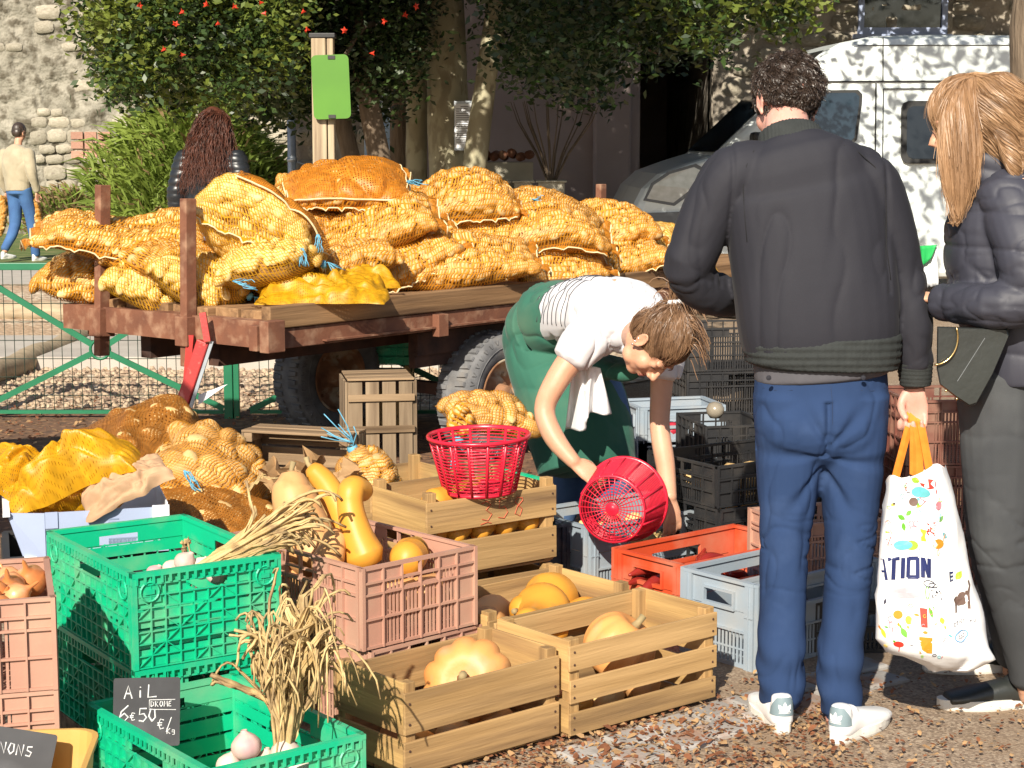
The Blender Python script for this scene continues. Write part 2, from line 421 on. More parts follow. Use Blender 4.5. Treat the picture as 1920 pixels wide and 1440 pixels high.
# small stones lying on the gravel: too many to count
def scatter_mesh(name, mat, n, place, size, kind='stone', seed=3, parent=None, mats2=None):
 rs = np.random.RandomState(seed)
 if kind == 'leaf':
  base = np.array([[-.5, 0, .0], [-.18, -.30, .12], [.22, -.24, .1], [.55, 0, .02], [.22, .26, .16], [-.18, .3, .08]])
  fc = np.array([[0, 1, 4, 5], [1, 2, 3, 4]])
 else:
  base = np.array([[-.5, -.35, 0], [.45, -.4, 0], [.5, .38, 0], [-.4, .42, 0], [-.25, -.2, .42], [.3, -.2, .36], [.26, .22, .45], [-.22, .24, .38]])
  fc = np.array([[0, 1, 5, 4], [1, 2, 6, 5], [2, 3, 7, 6], [3, 0, 4, 7], [4, 5, 6, 7]])
 V = []; Fq = []
 P = place(rs, n)
 n = len(P)
 s = size * (0.5 + rs.rand(n) * .9)
 a = rs.rand(n) * 6.28
 tilt = (rs.rand(n) - .5) * (1.1 if kind == 'leaf' else .4); tilt2 = (rs.rand(n) - .5) * (.9 if kind == 'leaf' else .3)
 B = np.repeat(base[None], n, 0) * (1 + (rs.rand(n, len(base), 3) - .5) * .35)
 B *= s[:, None, None]
 x, y, z = B[..., 0].copy(), B[..., 1].copy(), B[..., 2].copy()
 z = z + x * np.sin(tilt)[:, None] + y * np.sin(tilt2)[:, None]
 z -= z.min(1)[:, None]
 ca, sa = np.cos(a)[:, None], np.sin(a)[:, None]
 V = np.stack([x*ca - y*sa + P[:, 0:1], x*sa + y*ca + P[:, 1:2], z + P[:, 2:3]], -1).reshape(-1, 3)
 Fq = (fc[None] + (np.arange(n) * len(base))[:, None, None]).reshape(-1, 4)
 o = add_np(name, V, Fq, mat, parent, smooth=False)
 if mats2:
  for q in mats2: o.data.materials.append(q)
  mi = np.repeat(rs.randint(0, len(mats2) + 1, n), len(fc)).astype(np.int32)
  o.data.polygons.foreach_set('material_index', mi)
 return props(o, kind='stuff')
def in_rects(rects):
 def f(rs, n):
  w = np.array([(r[1]-r[0]) * (r[3]-r[2]) * r[4] for r in rects]); w = w / w.sum()
  k = rs.choice(len(rects), n, p=w)
  r = np.array([q[:4] for q in rects])[k]
  return np.stack([r[:, 0] + rs.rand(n) * (r[:, 1]-r[:, 0]), r[:, 2] + rs.rand(n) * (r[:, 3]-r[:, 2]), np.full(n, .012)], 1)
 return f
M['pebble'] = pm('pale_pebble', (.50, .38, .26), (.38, .28, .19), rough=.85, scale=4)
M['pebble_dark'] = pm('brown_pebble', (.36, .25, .17), (.25, .17, .12), rough=.85, scale=4)
scatter_mesh('loose_gravel', M['pebble'], 9000, in_rects([(-5.5, .4, 10.6, 14.5, 1)]), .032, mats2=[M['pebble_dark'], M['pebble']])
scatter_mesh('leaf_litter', M['leaf_litter'], 6200, in_rects([(-4.5, -.9, 7.3, 11.2, 3), (-.9, 3.2, 6.6, 9.6, 2.2), (.1, 1.0, 4.55, 5.0, 2), (-.3, .75, 4.1, 4.75, 6), (.55, 2.6, 3.9, 6.5, .3)]), .024, 'leaf', mats2=[M['leaf_pale'], M['leaf_litter']])
scatter_mesh('litter_crumbs', M['leaf_litter'], 6500, in_rects([(-.3, 2.4, 3.9, 5.2, 1), (-.3, .9, 4.1, 4.9, 3)]), .014, 'leaf', seed=9, mats2=[M['leaf_pale']])
# a strip of flush paving stones in the asphalt
pav = props(bpy.data.objects.new('paving_strip', None), kind='structure'); link(pav)
M['cobble'] = pm('grey_paving_stone', (.36, .34, .32), (.24, .225, .21), rough=.8, scale=9, c3=(.30, .18, .12), s3=6, t3=(.5, .66), bump=.5, bscale=50, rand=.2)
cob = []
for k in range(4):
 mb = MB(); rs = random.Random(k)
 q = [(-.075, -.05), (.07, -.055), (.078, .05), (-.07, .052)]
 q = [(x + rs.uniform(-.01, .01), y + rs.uniform(-.008, .008)) for x, y in q]
 vs = [(x, y, -.01) for x, y in q] + [(x, y, .006) for x, y in q] + [(x*.86, y*.84, .012) for x, y in q]
 mb.add(vs, [(0,1,5,4),(1,2,6,5),(2,3,7,6),(3,0,4,7),(4,5,9,8),(5,6,10,9),(6,7,11,10),(7,4,8,11),(8,9,10,11)])
 cob.append(mb.mesh('paving_stone', M['cobble']))
a0 = G(1085, 1437); a1 = G(1440, 1325); du = (a1 - a0).normalized(); dn = Vector((-du.y, du.x, 0))
for r_ in range(2):
 for i in range(8):
  p = a0 + du * (i * .165 + .08 * r_) + dn * (r_ * .118 - .06)
  inst('paving_stone', cob[(i * 3 + r_) % 4], pav, (p.x, p.y, .001), (0, 0, math.atan2(du.y, du.x) + random.Random(i*7+r_).uniform(-.06, .06)))
# ---------------------------------------------------------------- timber kerbs in the yard
M['log'] = pm('weathered_round_timber', (.42, .33, .22), (.30, .23, .15), rough=.85, scale=5, stretch=(1, 6, 6), bump=.4, bscale=30)
def log_rail(p0, p1, r, label):
 a = Vector(p0); b = Vector(p1); n = 12
 mb = MB(); mb.tube([a.lerp(b, i / n) + Vector((0, 0, .012 * math.sin(i * 1.7))) for i in range(n + 1)], r, 12)
 o = mb.build('timber_kerb', M['log'], smooth=True)
 return props(o, label, 'kerb timber', 'round timbers edging the gravel')
log_rail(G(-40, 712, .07), G(196, 618, .07), .085, 'long round timber running away across the gravel behind the fence')
log_rail(G(-30, 583, .07), G(140, 585, .07), .085, 'short round timber lying crosswise at the far edge of the gravel')
# ---------------------------------------------------------------- stone walls
M['render'] = pm('old_lime_render', (.35, .32, .26), (.18, .165, .13), rough=.95, scale=3.4, detail=9, c3=(.10, .085, .06), s3=6, t3=(.46, .62), bump=1.0, bscale=14, b2=1.0, b2scale=3, dist=.03)
M['mortar'] = pm('shaded_lime_wall', (.43, .38, .31), (.31, .27, .22), rough=.95, scale=2.4, detail=8, c3=(.15, .125, .10), s3=2.5, t3=(.52, .7), bump=.8, bscale=18, dist=.02)  # lime wall with random darker patches
M['plaster'] = pm('mauve_plaster', (.33, .27, .26), (.26, .21, .2), rough=.9, scale=1.5, detail=7, c3=(.40, .30, .24), s3=1.1, t3=(.55, .7), bump=.3, bscale=12)
M['wall_stone'] = pm('limestone_block', (.42, .38, .30), (.29, .255, .195), rough=.92, scale=6, detail=7, c3=(.25, .21, .17), s3=5, t3=(.58, .72), bump=.7, bscale=30, rand=.22, dist=.012)
M['brick'] = pm('old_pink_brick', (.45, .25, .18), (.35, .18, .13), rough=.9, scale=8, bump=.5, bscale=40, rand=.15)
stone_meshes = []
for k in range(8):
 rs = np.random.RandomState(50 + k)
 V = []
 n = 5
 for (i, j) in [(i, j) for j in range(n) for i in range(n)]:
  x = -1 + 2 * i / (n-1); y = -1 + 2 * j / (n-1)
  edge = max(abs(x), abs(y)); corner = (abs(x)**4 * abs(y)**4)
  V.append([x * (1 - .13 * corner) * (1 + .05 * rs.randn() * (edge > .9)), y * (1 - .18 * corner) * (1 + .05 * rs.randn() * (edge > .9)), (1.0 if edge < .6 else .0 if edge > .9 else .8) + rs.randn() * .12])
 V = np.array(V) * .5
 idx = np.arange(n*n).reshape(n, n)
 Fq = np.stack([idx[:-1, :-1].ravel(), idx[:-1, 1:].ravel(), idx[1:, 1:].ravel(), idx[1:, :-1].ravel()], 1)
 P = np.stack([V[:, 0], -V[:, 2], V[:, 1]], 1)       # face looks to -Y
 stone_meshes.append(np_mesh('stone', P, Fq, M['wall_stone'], False))
brick_mesh = MB().box(-.5, .5, -.5, .2, -.5, .5).mesh('brick', M['brick'])
def wall_face(name, x0, x1, y, z0, z1, mat, parent, step=.14, amp=.05, seed=1, thick=.5):
 nx = max(2, int((x1-x0)/step)); nz = max(2, int((z1-z0)/step))
 X, Z = np.meshgrid(np.linspace(x0, x1, nx), np.linspace(z0, z1, nz))
 P = np.stack([X.ravel(), np.full(X.size, y), Z.ravel()], 1)
 P[:, 1] += amp * wav(P, seed, .55, 4)
 idx = np.arange(nx*nz).reshape(nz, nx)
 Fq = np.stack([idx[:-1, :-1].ravel(), idx[:-1, 1:].ravel(), idx[1:, 1:].ravel(), idx[1:, :-1].ravel()], 1)
 add_np(name, P, Fq, mat, parent)
 MB().box(x0, x1, y + .12, y + thick, z0, z1).build('wall_core', mat, parent)
def place_stones(parent, x0, x1, y, z0, z1, dens, n_max, seed, sw=(.16, .36), sh=(.10, .2)):
 rs = np.random.RandomState(seed); z = z0; cnt = 0
 while z < z1:
  h = rs.uniform(*sh); x = x0 + rs.rand() * .2
  while x < x1:
   w = rs.uniform(*sw)
   if rs.rand() < dens(x, z) and cnt < n_max:
    inst('stone', stone_meshes[rs.randint(8)], parent, (x + w/2, y - .01 + rs.uniform(-.012, .012), z + h/2 + rs.uniform(-.015, .015)),
                     (0, rs.uniform(-.06, .06), 0), (w * 1.0, .07 + rs.rand() * .05, h * rs.uniform(.86, 1.02))); cnt += 1
   x += w + .015
  z += h + .01
 return cnt
lw = thing('stone_wall', 'tall sunlit rubble stone wall with crumbling pale render at the far left', 'wall', (0, 31, 0))
wall_face('wall_face', -13, -2.6, 0, 0, 5.2, M['render'], lw, step=.09, amp=.06, seed=5)
place_stones(lw, -9.4, -3.6, -.02, .1, 4.2, lambda x, z: (.95 if z < 1.7 + .5 * math.sin(x * 1.3) and x > -8.2 else .16) if z < 3.6 else .06, 270, 4, sw=(.18, .42), sh=(.13, .26))
for k in range(9):
 inst('brick', brick_mesh, lw, (-7.35 + (k % 3) * .23, -.05, 1.35 + (k // 3) * .16), (0, 0, 0), (.2, .1, .12))
hb = thing('old_house', 'old shaded house front behind the trees with a deep dark passage', 'house', (0, 20.2, 0))
def hx(px): return (px - 960) / F * 20.3
wall_face('left_wall', hx(548), hx(765), 0, 0, 6, M['mortar'], hb, seed=8)
wall_face('middle_wall', hx(765) + .01, hx(1110), .02, 0, 6, M['plaster'], hb, amp=.02, seed=9)
MB().box(hx(1110), hx(1178), -.22, .4, 0, 3.3).build('pilaster', M['plaster'], hb, bevel=.03)
MB().box(hx(1178), hx(1195), -.1, 6, 0, 3.3).build('passage_side', M['plaster'], hb)
MB().box(hx(1330), hx(1330) + .3, .3, 6, 0, 3.3).build('passage_side', M['mortar'], hb)
MB().box(hx(1178), hx(1330) + .3, 6, 6.3, 0, 3.3).build('passage_end', M['plaster'], hb)
MB().box(hx(1110) - .02, hx(1330) + .02, -.05, 6.3, 3.302, 6).build('upper_wall', M['mortar'], hb)
wall_face('right_wall', hx(1330), 9.5, 0, 0, 6, M['mortar'], hb, seed=12)
place_stones(hb, hx(1335), 6.2, -.02, .9, 3.4, lambda x, z: .62, 190, 6)
place_stones(hb, hx(552), hx(700), -.02, .6, 2.4, lambda x, z: .8, 60, 9)
for k in range(7):                                         # steps inside the passage
 MB().box(hx(1196), hx(1329), .6 + k * .3, .9 + k * .3, k * .17, k * .17 + .17).build('step', M['mortar'], hb)
# window above the van
wx0, wx1 = hx(1592), hx(1754)
MB().box(wx0, wx1, -.12, -.04, 2.73, 2.80).box(wx0, wx0+.06, -.12, -.04, 2.80, 3.7).box(wx1-.06, wx1, -.12, -.04, 2.80, 3.7).box(wx0-.05, wx1+.05, -.16, -.04, 2.68, 2.728).build('window_frame', M['card'], hb)
M['glass_dark'] = pm('dark_glass', (.012, .014, .016), (.008, .009, .01), rough=.06, spec=.9, scale=2)
MB().box(wx0+.06, wx1-.06, -.075, -.06, 2.80, 3.7).build('window_pane', M['glass_dark'], hb)
# pale blue shutter door behind the trees
M['pale_blue'] = pm('pale_blue_paint', (.38, .50, .62), (.32, .43, .55), rough=.6, scale=5)
dr = thing('blue_door', 'pale blue narrow door with white lintel between the dark trunks', 'door', (hx(718), 20.05, 0))
MB().box(-.17, .17, -.05, .0, 0, 1.9).build('door_leaf', M['pale_blue'], dr, bevel=.01)
MB().box(-.24, .24, -.07, .0, 1.902, 2.06).build('lintel', M['card_in'], dr)
MB().box(-.11, .11, -.065, -.05, .2, .85).box(-.11, .11, -.065, -.05, 1.0, 1.75).build('door_panel', M['pale_blue'], dr)
# downpipe
dp = thing('downpipe', 'grey metal rainwater pipe against the house corner', 'pipe', (D(547, 300, 20).x, 20.02, 0))
MB().tube([(0, 0, 0), (0, 0, 2.05)], .048, 14).build('pipe', M['zinc'], dp, smooth=True)
for z in (.7, 1.35): MB().tube([(0, 0, z), (0, 0, z + .04)], .056, 14).build('bracket', M['zinc'], dp, smooth=True)
MB().tube([(.05, 0, 1.35), (.14, -.02, 1.32), (.25, -.03, 1.2), (.3, -.02, 1.1)], .008, 5).build('cable', M['zinc'], dp)
# ---------------------------------------------------------------- post with green plate
M['post_wood'] = wood('pale_post_wood', (.50, .40, .27), (.40, .31, .2), (.25, .18, .12), axis=2, rand=.05)
M['sign_green'] = pm('green_sheet', (.085, .24, .016), (.065, .19, .014), rough=.45, scale=2)
pp = D(609, 300, 13)
ps = thing('wooden_post', 'squared pale wooden post with a black cap behind the sacks', 'post', (pp.x, pp.y, 0))
MB().box(-.080, .022, -.06, .06, 0, 2.29).build('post_half', M['post_wood'], ps, bevel=.008)
MB().box(.029, .075, -.055, .055, 0, 2.29).build('post_half', M['post_wood'], ps, bevel=.008)
MB().box(-.095, .09, -.065, .065, 2.291, 2.325).build('cap', M['black_plastic'], ps, bevel=.006)
sg = thing('green_plate', 'blank bright green rounded plate hung on the wooden post', 'sign', (D(621, 163, 12.9).x, 12.9, D(621, 163, 12.9).z))
def rrect(w, h, r, n=5):
 pts = []
 for cx, cy, a0_ in ((w/2-r, h/2-r, 0), (-w/2+r, h/2-r, 90), (-w/2+r, -h/2+r, 180), (w/2-r, -h/2+r, 270)):
  for k in range(n+1):
   a = R(a0_ + 90*k/n); pts.append((cx + r*math.cos(a), cy + r*math.sin(a)))
 return pts
def plate(mb, w, h, r, y0, y1, M_=None):
 p = rrect(w, h, r); n = len(p)
 vs = [(x, y0, z) for x, z in p] + [(x, y1, z) for x, z in p]
 return mb.add(vs, [tuple(range(n)), tuple(range(2*n-1, n-1, -1))] + [(i, i+n, (i+1) % n + n, (i+1) % n) for i in range(n)], M_)
plate(MB(), .262, .445, .035, -.012, .0).build('plate', M['sign_green'], sg, rot=(0, R(-2), 0))
for z in (.205, -.205): MB().box(-.02, .03, -.02, -.0125, z-.012, z+.012).build('clip', M['black_plastic'], sg)
# ---------------------------------------------------------------- trees
M['plane_bark'] = pm('mottled_plane_bark', (.36, .32, .21), (.19, .165, .11), rough=.85, scale=4, stretch=(1, 1, .5), c3=(.40, .37, .25), s3=5, t3=(.5, .55), bump=.4, bscale=22, dist=.01)
M['bark'] = pm('dark_furrowed_bark', (.20, .15, .105), (.11, .08, .055), rough=.95, scale=10, stretch=(2, 2, .35), bump=.9, bscale=24, dist=.015)
M['leaf_dark'] = pm('dark_green_leaf', (.028, .052, .016), (.016, .032, .010), rough=.42, scale=1.6, trans=.12)
M['leaf_mid'] = pm('mid_green_leaf', (.055, .095, .022), (.035, .065, .016), rough=.42, scale=1.6, trans=.2)
M['leaf_lime'] = pm('yellow_green_leaf', (.19, .23, .035), (.12, .17, .03), rough=.5, scale=.8, trans=.35)
def trunk_part(parent, pts, rad, mat, n=14, bump=.02, seed=1, name='trunk'):
 # dense tube with knots
 P = [Vector(p) for p in pts]; Q = []; RR = []
 for i in range(len(P)-1):
  for k in range(8):
   t = k/8; Q.append(P[i].lerp(P[i+1], t)); RR.append(rad[i] + (rad[i+1]-rad[i])*t)
 Q.append(P[-1]); RR.append(rad[-1])
 mb = MB(); mb.tube(Q, RR, n)
 V = np.array(mb.v); c = np.repeat(np.array([list(q) for q in Q]), n, 0)
 d = V - c; V = c + d * (1 + bump * 8 * wav(V, seed, 1.2, 3)[:, None] * .25)
 mb.v = [tuple(v) for v in V]
 return mb.build(name, mat, parent, smooth=True)
def leaf_cloud(centers, per, rad, size, seed, flat=.7):
 """leaf shaped folded quads round many twig centres"""
 rs = np.random.RandomState(seed)
 C = np.repeat(np.asarray(centers), per, 0); n = len(C)
 off = rs.normal(size=(n, 3)) * rad * np.array([1, 1, flat])
 P = C + off
 a = rs.normal(size=(n, 3)); a[:, 2] = a[:, 2] * .5 - .25; a /= np.linalg.norm(a, axis=1)[:, None]
 b = rs.normal(size=(n, 3)); b -= (b * a).sum(1)[:, None] * a; b /= np.linalg.norm(b, axis=1)[:, None]
 c = np.cross(a, b)
 s = size * (.6 + .8 * rs.rand(n))[:, None]
 V = np.stack([P, P + a*s*.5 + b*s*.26 + c*s*.08, P + a*s, P + a*s*.5 - b*s*.26 + c*s*.08], 1).reshape(-1, 3)
 Fq = np.arange(n*4).reshape(-1, 4)
 return V, Fq
def crown(parent, centers, per, rad, size, seed, mats=('leaf_dark', 'leaf_mid'), w=(.6, .4), flat=.7, name='crown'):
 V, Fq = leaf_cloud(centers, per, rad, size, seed, flat)
 o = add_np(name, V, Fq, [M[m] for m in mats], parent, smooth=False)
 rs = np.random.RandomState(seed + 1)
 cm = np.repeat(rs.choice(len(mats), len(centers), p=w), per)
 o.data.polygons.foreach_set('material_index', cm.astype(np.int32))
 return props(o, kind='stuff')
def W15(px, py, y=15.0):
 q = D(px, py, y); return np.array([q.x, q.y, q.z])
def low_edge(px):           # lower outline of the overhanging foliage, in the photograph
 xs = [170, 215, 260, 330, 450, 560, 640, 700, 760, 800, 900, 960, 1100, 1150, 1230, 1330, 1420, 1500, 1560]
 ys = [-60, 150, 185, 165, 190, 195, 180, 185, 120, -40, -30, 120, 150, 95, 70, 60, 70, 30, -80]
 return float(np.interp(px, xs, ys))
rs = np.random.RandomState(21)
def canopy_centers(px0, px1, n, y0, y1, up, seed, lo=0):
 rs = np.random.RandomState(seed); out = []
 while len(out) < n:
  px = rs.uniform(px0, px1); y = rs.uniform(y0, y1)
  X = (px - 960) / F * y
  zlow = D(px, low_edge(px) - lo, 15).z + .25 * math.sin(px * .031 + y * 2) * .6
  z = zlow + rs.rand() ** 1.3 * up
  g = math.sin(X * 2.1 + y * 1.3) * math.sin(z * 2.7 + X) + math.sin(y * 2.2 - z * 1.9)
  if g > -1.15: out.append((X, y, z))
 return np.array(out)
# the plane tree with the notice, the leaning one, and the darker ones to the left
tree1 = thing('plane_tree', 'stout pale mottled plane tree carrying the notice board', 'tree', (D(843, 300, 17).x, 17, 0), group='trees in front of the house')
trunk_part(tree1, [(0, 0, 0), (.01, 0, 1.2), (-.03, 0, 2.4), (-.1, .1, 5.5)], [.22, .2, .19, .14], M['plane_bark'], seed=2)
tree2 = thing('plane_tree', 'leaning slim plane tree just right of the notice board', 'tree', (D(885, 300, 16.6).x, 16.6, 0), group='trees in front of the house')
trunk_part(tree2, [(-.02, 0, 0), (.0, 0, 1.2), (.14, 0, 2.2), (.26, 0, 3.0), (.3, .1, 5.2)], [.13, .115, .10, .09, .07], M['plane_bark'], seed=3)
tree3 = thing('plane_tree', 'slim pale trunk standing left against the stout plane tree', 'tree', (D(781, 300, 17.3).x, 17.3, 0), group='trees in front of the house')
trunk_part(tree3, [(0, 0, 0), (.0, 0, 1.5), (.02, 0, 2.8), (-.05, .1, 5.4)], [.12, .105, .1, .07], M['plane_bark'], seed=4)
tree4 = thing('tree', 'dark trunk leaning left beside the blue door', 'tree', (D(715, 320, 16).x, 16, 0), group='trees in front of the house')
trunk_part(tree4, [(.12, 0, 0), (.0, 0, 1.35), (-.16, 0, 2.2), (-.3, 0, 4.5)], [.12, .1, .085, .06], M['bark'], seed=5)
tree5 = thing('tree', 'dark leaning trunk close behind the wooden post', 'tree', (D(665, 320, 16.2).x, 16.2, 0), group='trees in front of the house')
trunk_part(tree5, [(.14, 0, 0), (.0, 0, 1.3), (-.14, 0, 1.9), (-.35, 0, 4.2)], [.1, .085, .075, .05], M['bark'], seed=6)
tree6 = thing('tree', 'straight dark trunk between the blue door and the pale trunks', 'tree', (D(748, 320, 17.6).x, 17.6, 0), group='trees in front of the house')
trunk_part(tree6, [(0, 0, 0), (.02, 0, 2.2), (.0, 0, 4.5)], [.11, .095, .07], M['bark'], seed=7)
def rel(c, t): return c - np.array(t.location)
# crowns: the low leafy skirts you see, and the bulk above the frame that casts the shade
c = canopy_centers(190, 560, 620, 14.0, 16.4, 1.1, 1, lo=22)
crown(tree5, rel(c, tree5), 46, .12, .064, 31, ('leaf_mid', 'leaf_lime', 'leaf_dark'), (.40, .42, .18))
c = canopy_centers(500, 790, 400, 15.6, 17.0, 1.5, 2, lo=10)
crown(tree4, rel(c, tree4), 50, .15, .066, 32, ('leaf_dark', 'leaf_mid'), (.7, .3))
c = canopy_centers(950, 1340, 600, 13.2, 17.5, 1.6, 3)
crown(tree2, rel(c, tree2), 48, .16, .068, 33, ('leaf_dark', 'leaf_mid'), (.72, .28))
c = canopy_centers(1180, 1520, 120, 13.0, 14.5, .5, 4)
crown(tree1, rel(c, tree1), 22, .10, .08, 34, ('leaf_lime', 'leaf_mid'), (.45, .55))
c = np.stack([np.random.RandomState(25).uniform(-.9, .2, 220), np.random.RandomState(26).uniform(10.6, 13.2, 220), np.random.RandomState(28).uniform(3.0, 4.9, 220)], 1)
crown(tree2, rel(c, tree2), 26, .2, .13, 37, ('leaf_dark', 'leaf_mid'), (.6, .4))
c = np.stack([np.random.RandomState(5).uniform(-4.2, .4, 900), np.random.RandomState(6).uniform(13.0, 18.5, 900), np.random.RandomState(8).uniform(3.3, 6.6, 900)], 1)
crown(tree1, rel(c, tree1), 30, .24, .16, 35, ('leaf_dark', 'leaf_mid'), (.6, .4))
# branches through the foliage
for i, (tr, a, b_, r0) in enumerate([(tree5, (430, 60), (620, 10), .03), (tree5, (260, 110), (560, 70), .02), (tree4, (600, 150), (700, 40), .03), (tree2, (1000, 110), (930, -20), .03), (tree2, (1240, 95), (1020, -10), .025), (tree2, (1420, 40), (1200, -30), .02)]):
 A = Vector(rel(W15(*a, 15.2), tr)); B = Vector(rel(W15(*b_, 15.8), tr)); n = 6
 MB().tube([A.lerp(B, k/n) + Vector((0, 0, .05*math.sin(k*1.3+i))) for k in range(n+1)], [r0 * (.35 + .65*k/n) for k in range(n+1)], 7).build('branch', M['bark'], tr, smooth=True)
# orange trumpet flowers
M['flower'] = pm('orange_red_petal', (.72, .06, .02), (.55, .03, .015), rough=.5, scale=30, trans=.2)
mb = MB()
for k in range(5):
 a = 2*math.pi*k/5; ca, sa = math.cos(a), math.sin(a)
 mb.add([(0, 0, -.06), (.018*ca - .018*sa, .018*sa + .018*ca, 0), (.055*ca, .055*sa, .012), (.018*ca + .018*sa, .018*sa - .018*ca, 0)], [(0, 1, 2, 3)])
fl = mb.mesh('flower', M['flower'])
rr = random.Random(4)
for (px, py) in [(342, 22), (308, 92), (341, 103), (410, 43), (440, 12), (487, 5), (497, 25), (575, 55), (646, 57), (262, 10), (386, 8), (700, 100), (720, 40), (780, 12), (760, 28), (329, 45), (570, 20)]:
 p = rel(W15(px, py, 13.55), tree5)
 inst('flower', fl, tree5, tuple(p), (R(70) + rr.uniform(-.5, .5), rr.uniform(-.4, .4), rr.uniform(0, 6)), (.55,) * 3)
tree7 = thing('tree', 'rough barked trunk at the right edge in front of the white van', 'tree', (D(1950, 150, 12).x, 12, 0), group=None)
trunk_part(tree7, [(0, 0, 0), (.02, 0, 1.5), (-.04, 0, 2.3), (.05, 0, 3.4), (.1, 0, 5)], [.2, .18, .17, .16, .12], M['bark'], n=18, seed=11)
c = np.stack([np.random.RandomState(15).uniform(2.2, 6.2, 150), np.random.RandomState(16).uniform(10.8, 13.8, 150), np.random.RandomState(18).uniform(3.0, 5.6, 150)], 1)
c8 = np.stack([np.random.RandomState(35).uniform(.6, 6.8, 420), np.random.RandomState(36).uniform(17.6, 19.6, 420), np.random.RandomState(38).uniform(3.4, 5.6, 420)], 1)
crown(tree7, rel(c8, tree7), 30, .22, .14, 39, ('leaf_dark', 'leaf_mid'), (.6, .4))
crown(tree7, rel(c, tree7), 26, .17, .12, 36, ('leaf_dark', 'leaf_mid'), (.5, .5))
# ---------------------------------------------------------------- bushes
M['blade'] = pm('feathery_green', (.26, .34, .06), (.15, .22, .035), rough=.6, scale=2, trans=.3)
M['blade_dry'] = pm('dry_ochre_stems', (.32, .22, .10), (.2, .13, .06), rough=.8, scale=2, trans=.2)
def blade_bush(name, label, cat, px, y, w, h, n, mat, seed, droop=.5, mat2=None, frac=.12, base=.35, L=.42):
 q = D(px, 300, y); t = thing(name, label, cat, (q.x, y, 0))
 rs = np.random.RandomState(seed)
 # dome surface/volume starting points, blades pointing outwards and up
 u = rs.rand(n) * 6.283; r = np.sqrt(rs.rand(n)); zz = rs.rand(n)
 prof = np.sin(np.pi * np.clip(zz * .86 + .12, 0, 1)) ** .6
 lump = 1 + .22 * np.sin(u * 3 + zz * 5) + .12 * np.sin(u * 7 + 2)
 P = np.stack([np.cos(u) * r * prof * w/2 * lump, np.sin(u) * r * prof * w/2 * .8, zz * h * (.72 + .25 * np.sin(u * 2 + 1) * .5)], 1)
 d = np.stack([np.cos(u) * r * .9 + rs.normal(size=n) * .35, np.sin(u) * r * .9 + rs.normal(size=n) * .35, .9 + rs.normal(size=n) * .4], 1)
 d /= np.linalg.norm(d, axis=1)[:, None]
 b = rs.normal(size=(n, 3)); b -= (b * d).sum(1)[:, None] * d; b /= np.linalg.norm(b, axis=1)[:, None]
 l = (L * (.4 + .8 * rs.rand(n)))[:, None]; wd = .011 + .012 * rs.rand(n)[:, None]
 mid = P + d * l * .5 + np.array([0, 0, .03]); tip = P + d * l - np.array([0, 0, droop]) * l * .35
 V = np.stack([P - b * wd * .4, P + b * wd * .4, mid + b * wd, tip, mid - b * wd], 1).reshape(-1, 3)
 i = np.arange(n)[:, None] * 5
 Fq = np.concatenate([i + np.array([[0, 1, 2, 4]]), i + np.array([[4, 2, 3, 3]])])
 me = bpy.data.meshes.new('foliage')
 fs = [tuple(x) for x in (i + np.array([[0, 1, 2, 4]])).tolist()] + [tuple(x) for x in (i + np.array([[4, 2, 3]])).tolist()]
 me.from_pydata(V.tolist(), [], fs); me.materials.append(M[mat])
 o = bpy.data.objects.new('foliage', me); link(o, t); props(o, kind='stuff')
 if mat2:
  me.materials.append(M[mat2]); k = (rs.rand(n) < frac).astype(np.int32)
  me.polygons.foreach_set('material_index', np.concatenate([k, k]))
 for k in range(7):
  a = k * .9
  MB().tube([(0, 0, 0), (.1*math.cos(a), .1*math.sin(a), h*.3), (.3*math.cos(a)*w/2, .3*math.sin(a)*w/2, h*.62)], [.018, .012, .005], 6).build('stem', M['bark'], t, smooth=True)
 return t
blade_bush('bush', 'large feathery light green bush behind the long haired woman', 'bush', 372, 21.5, 2.15, 2.25, 15000, 'blade', 3, mat2='blade_dry', frac=.06)
blade_bush('bush', 'low brown and green scrub at the foot of the stone wall', 'bush', 160, 27, 2.0, .95, 5000, 'blade_dry', 5, mat2='blade', frac=.5, L=.3)
blade_bush('bush', 'reddish green scrub left of the feathery bush', 'bush', 262, 24, 1.2, 1.1, 3500, 'blade_dry', 6, mat2='blade', frac=.55, L=.26)
blade_bush('bush', 'small dark shrub between the bush and the downpipe', 'bush', 505, 21.3, .9, 1.55, 3000, 'blade', 8, mat2='blade_dry', frac=.3, L=.25)
# ---------------------------------------------------------------- things by the house
M['planter'] = pm('pale_planter', (.52, .48, .38), (.42, .38, .3), rough=.85, scale=5, bump=.2)
def planter(px0, px1, y, zt, label):
 a = D(px0, 330, y).x; b = D(px1, 330, y).x
 t = thing('planter', label, 'planter', ((a+b)/2, y, 0), group='pale planters in front of the house')
 w = b - a
 MB().box(-w/2, w/2, -.17, .17, zt-.02, zt).build('rim', M['planter'], t, bevel=.006)
 MB().box(-w/2+.02, w/2-.02, -.15, .15, 0, zt-.02).build('body', M['planter'], t, bevel=.01)
 return t
planter(932, 958, 17.4, 1.2, 'narrow left one of three pale planters seen over the sacks')
planter(960, 1002, 17.5, 1.2, 'middle one of three pale planters seen over the sacks')
t = planter(1004, 1062, 17.6, 1.2, 'right one of three pale planters, with a bare shrub')
for k in range(16):
 rr = random.Random(k); a = rr.uniform(-.45, .45); b_ = rr.uniform(-.3, .3)
 MB().tube([(0, 0, 1.1), (a*.4, b_*.3, 1.45), (a*.9, b_, 1.75), (a*1.1, b_*1.2, 1.95)], [.012, .009, .006, .003], 5).build('twig', M['bark'], t)
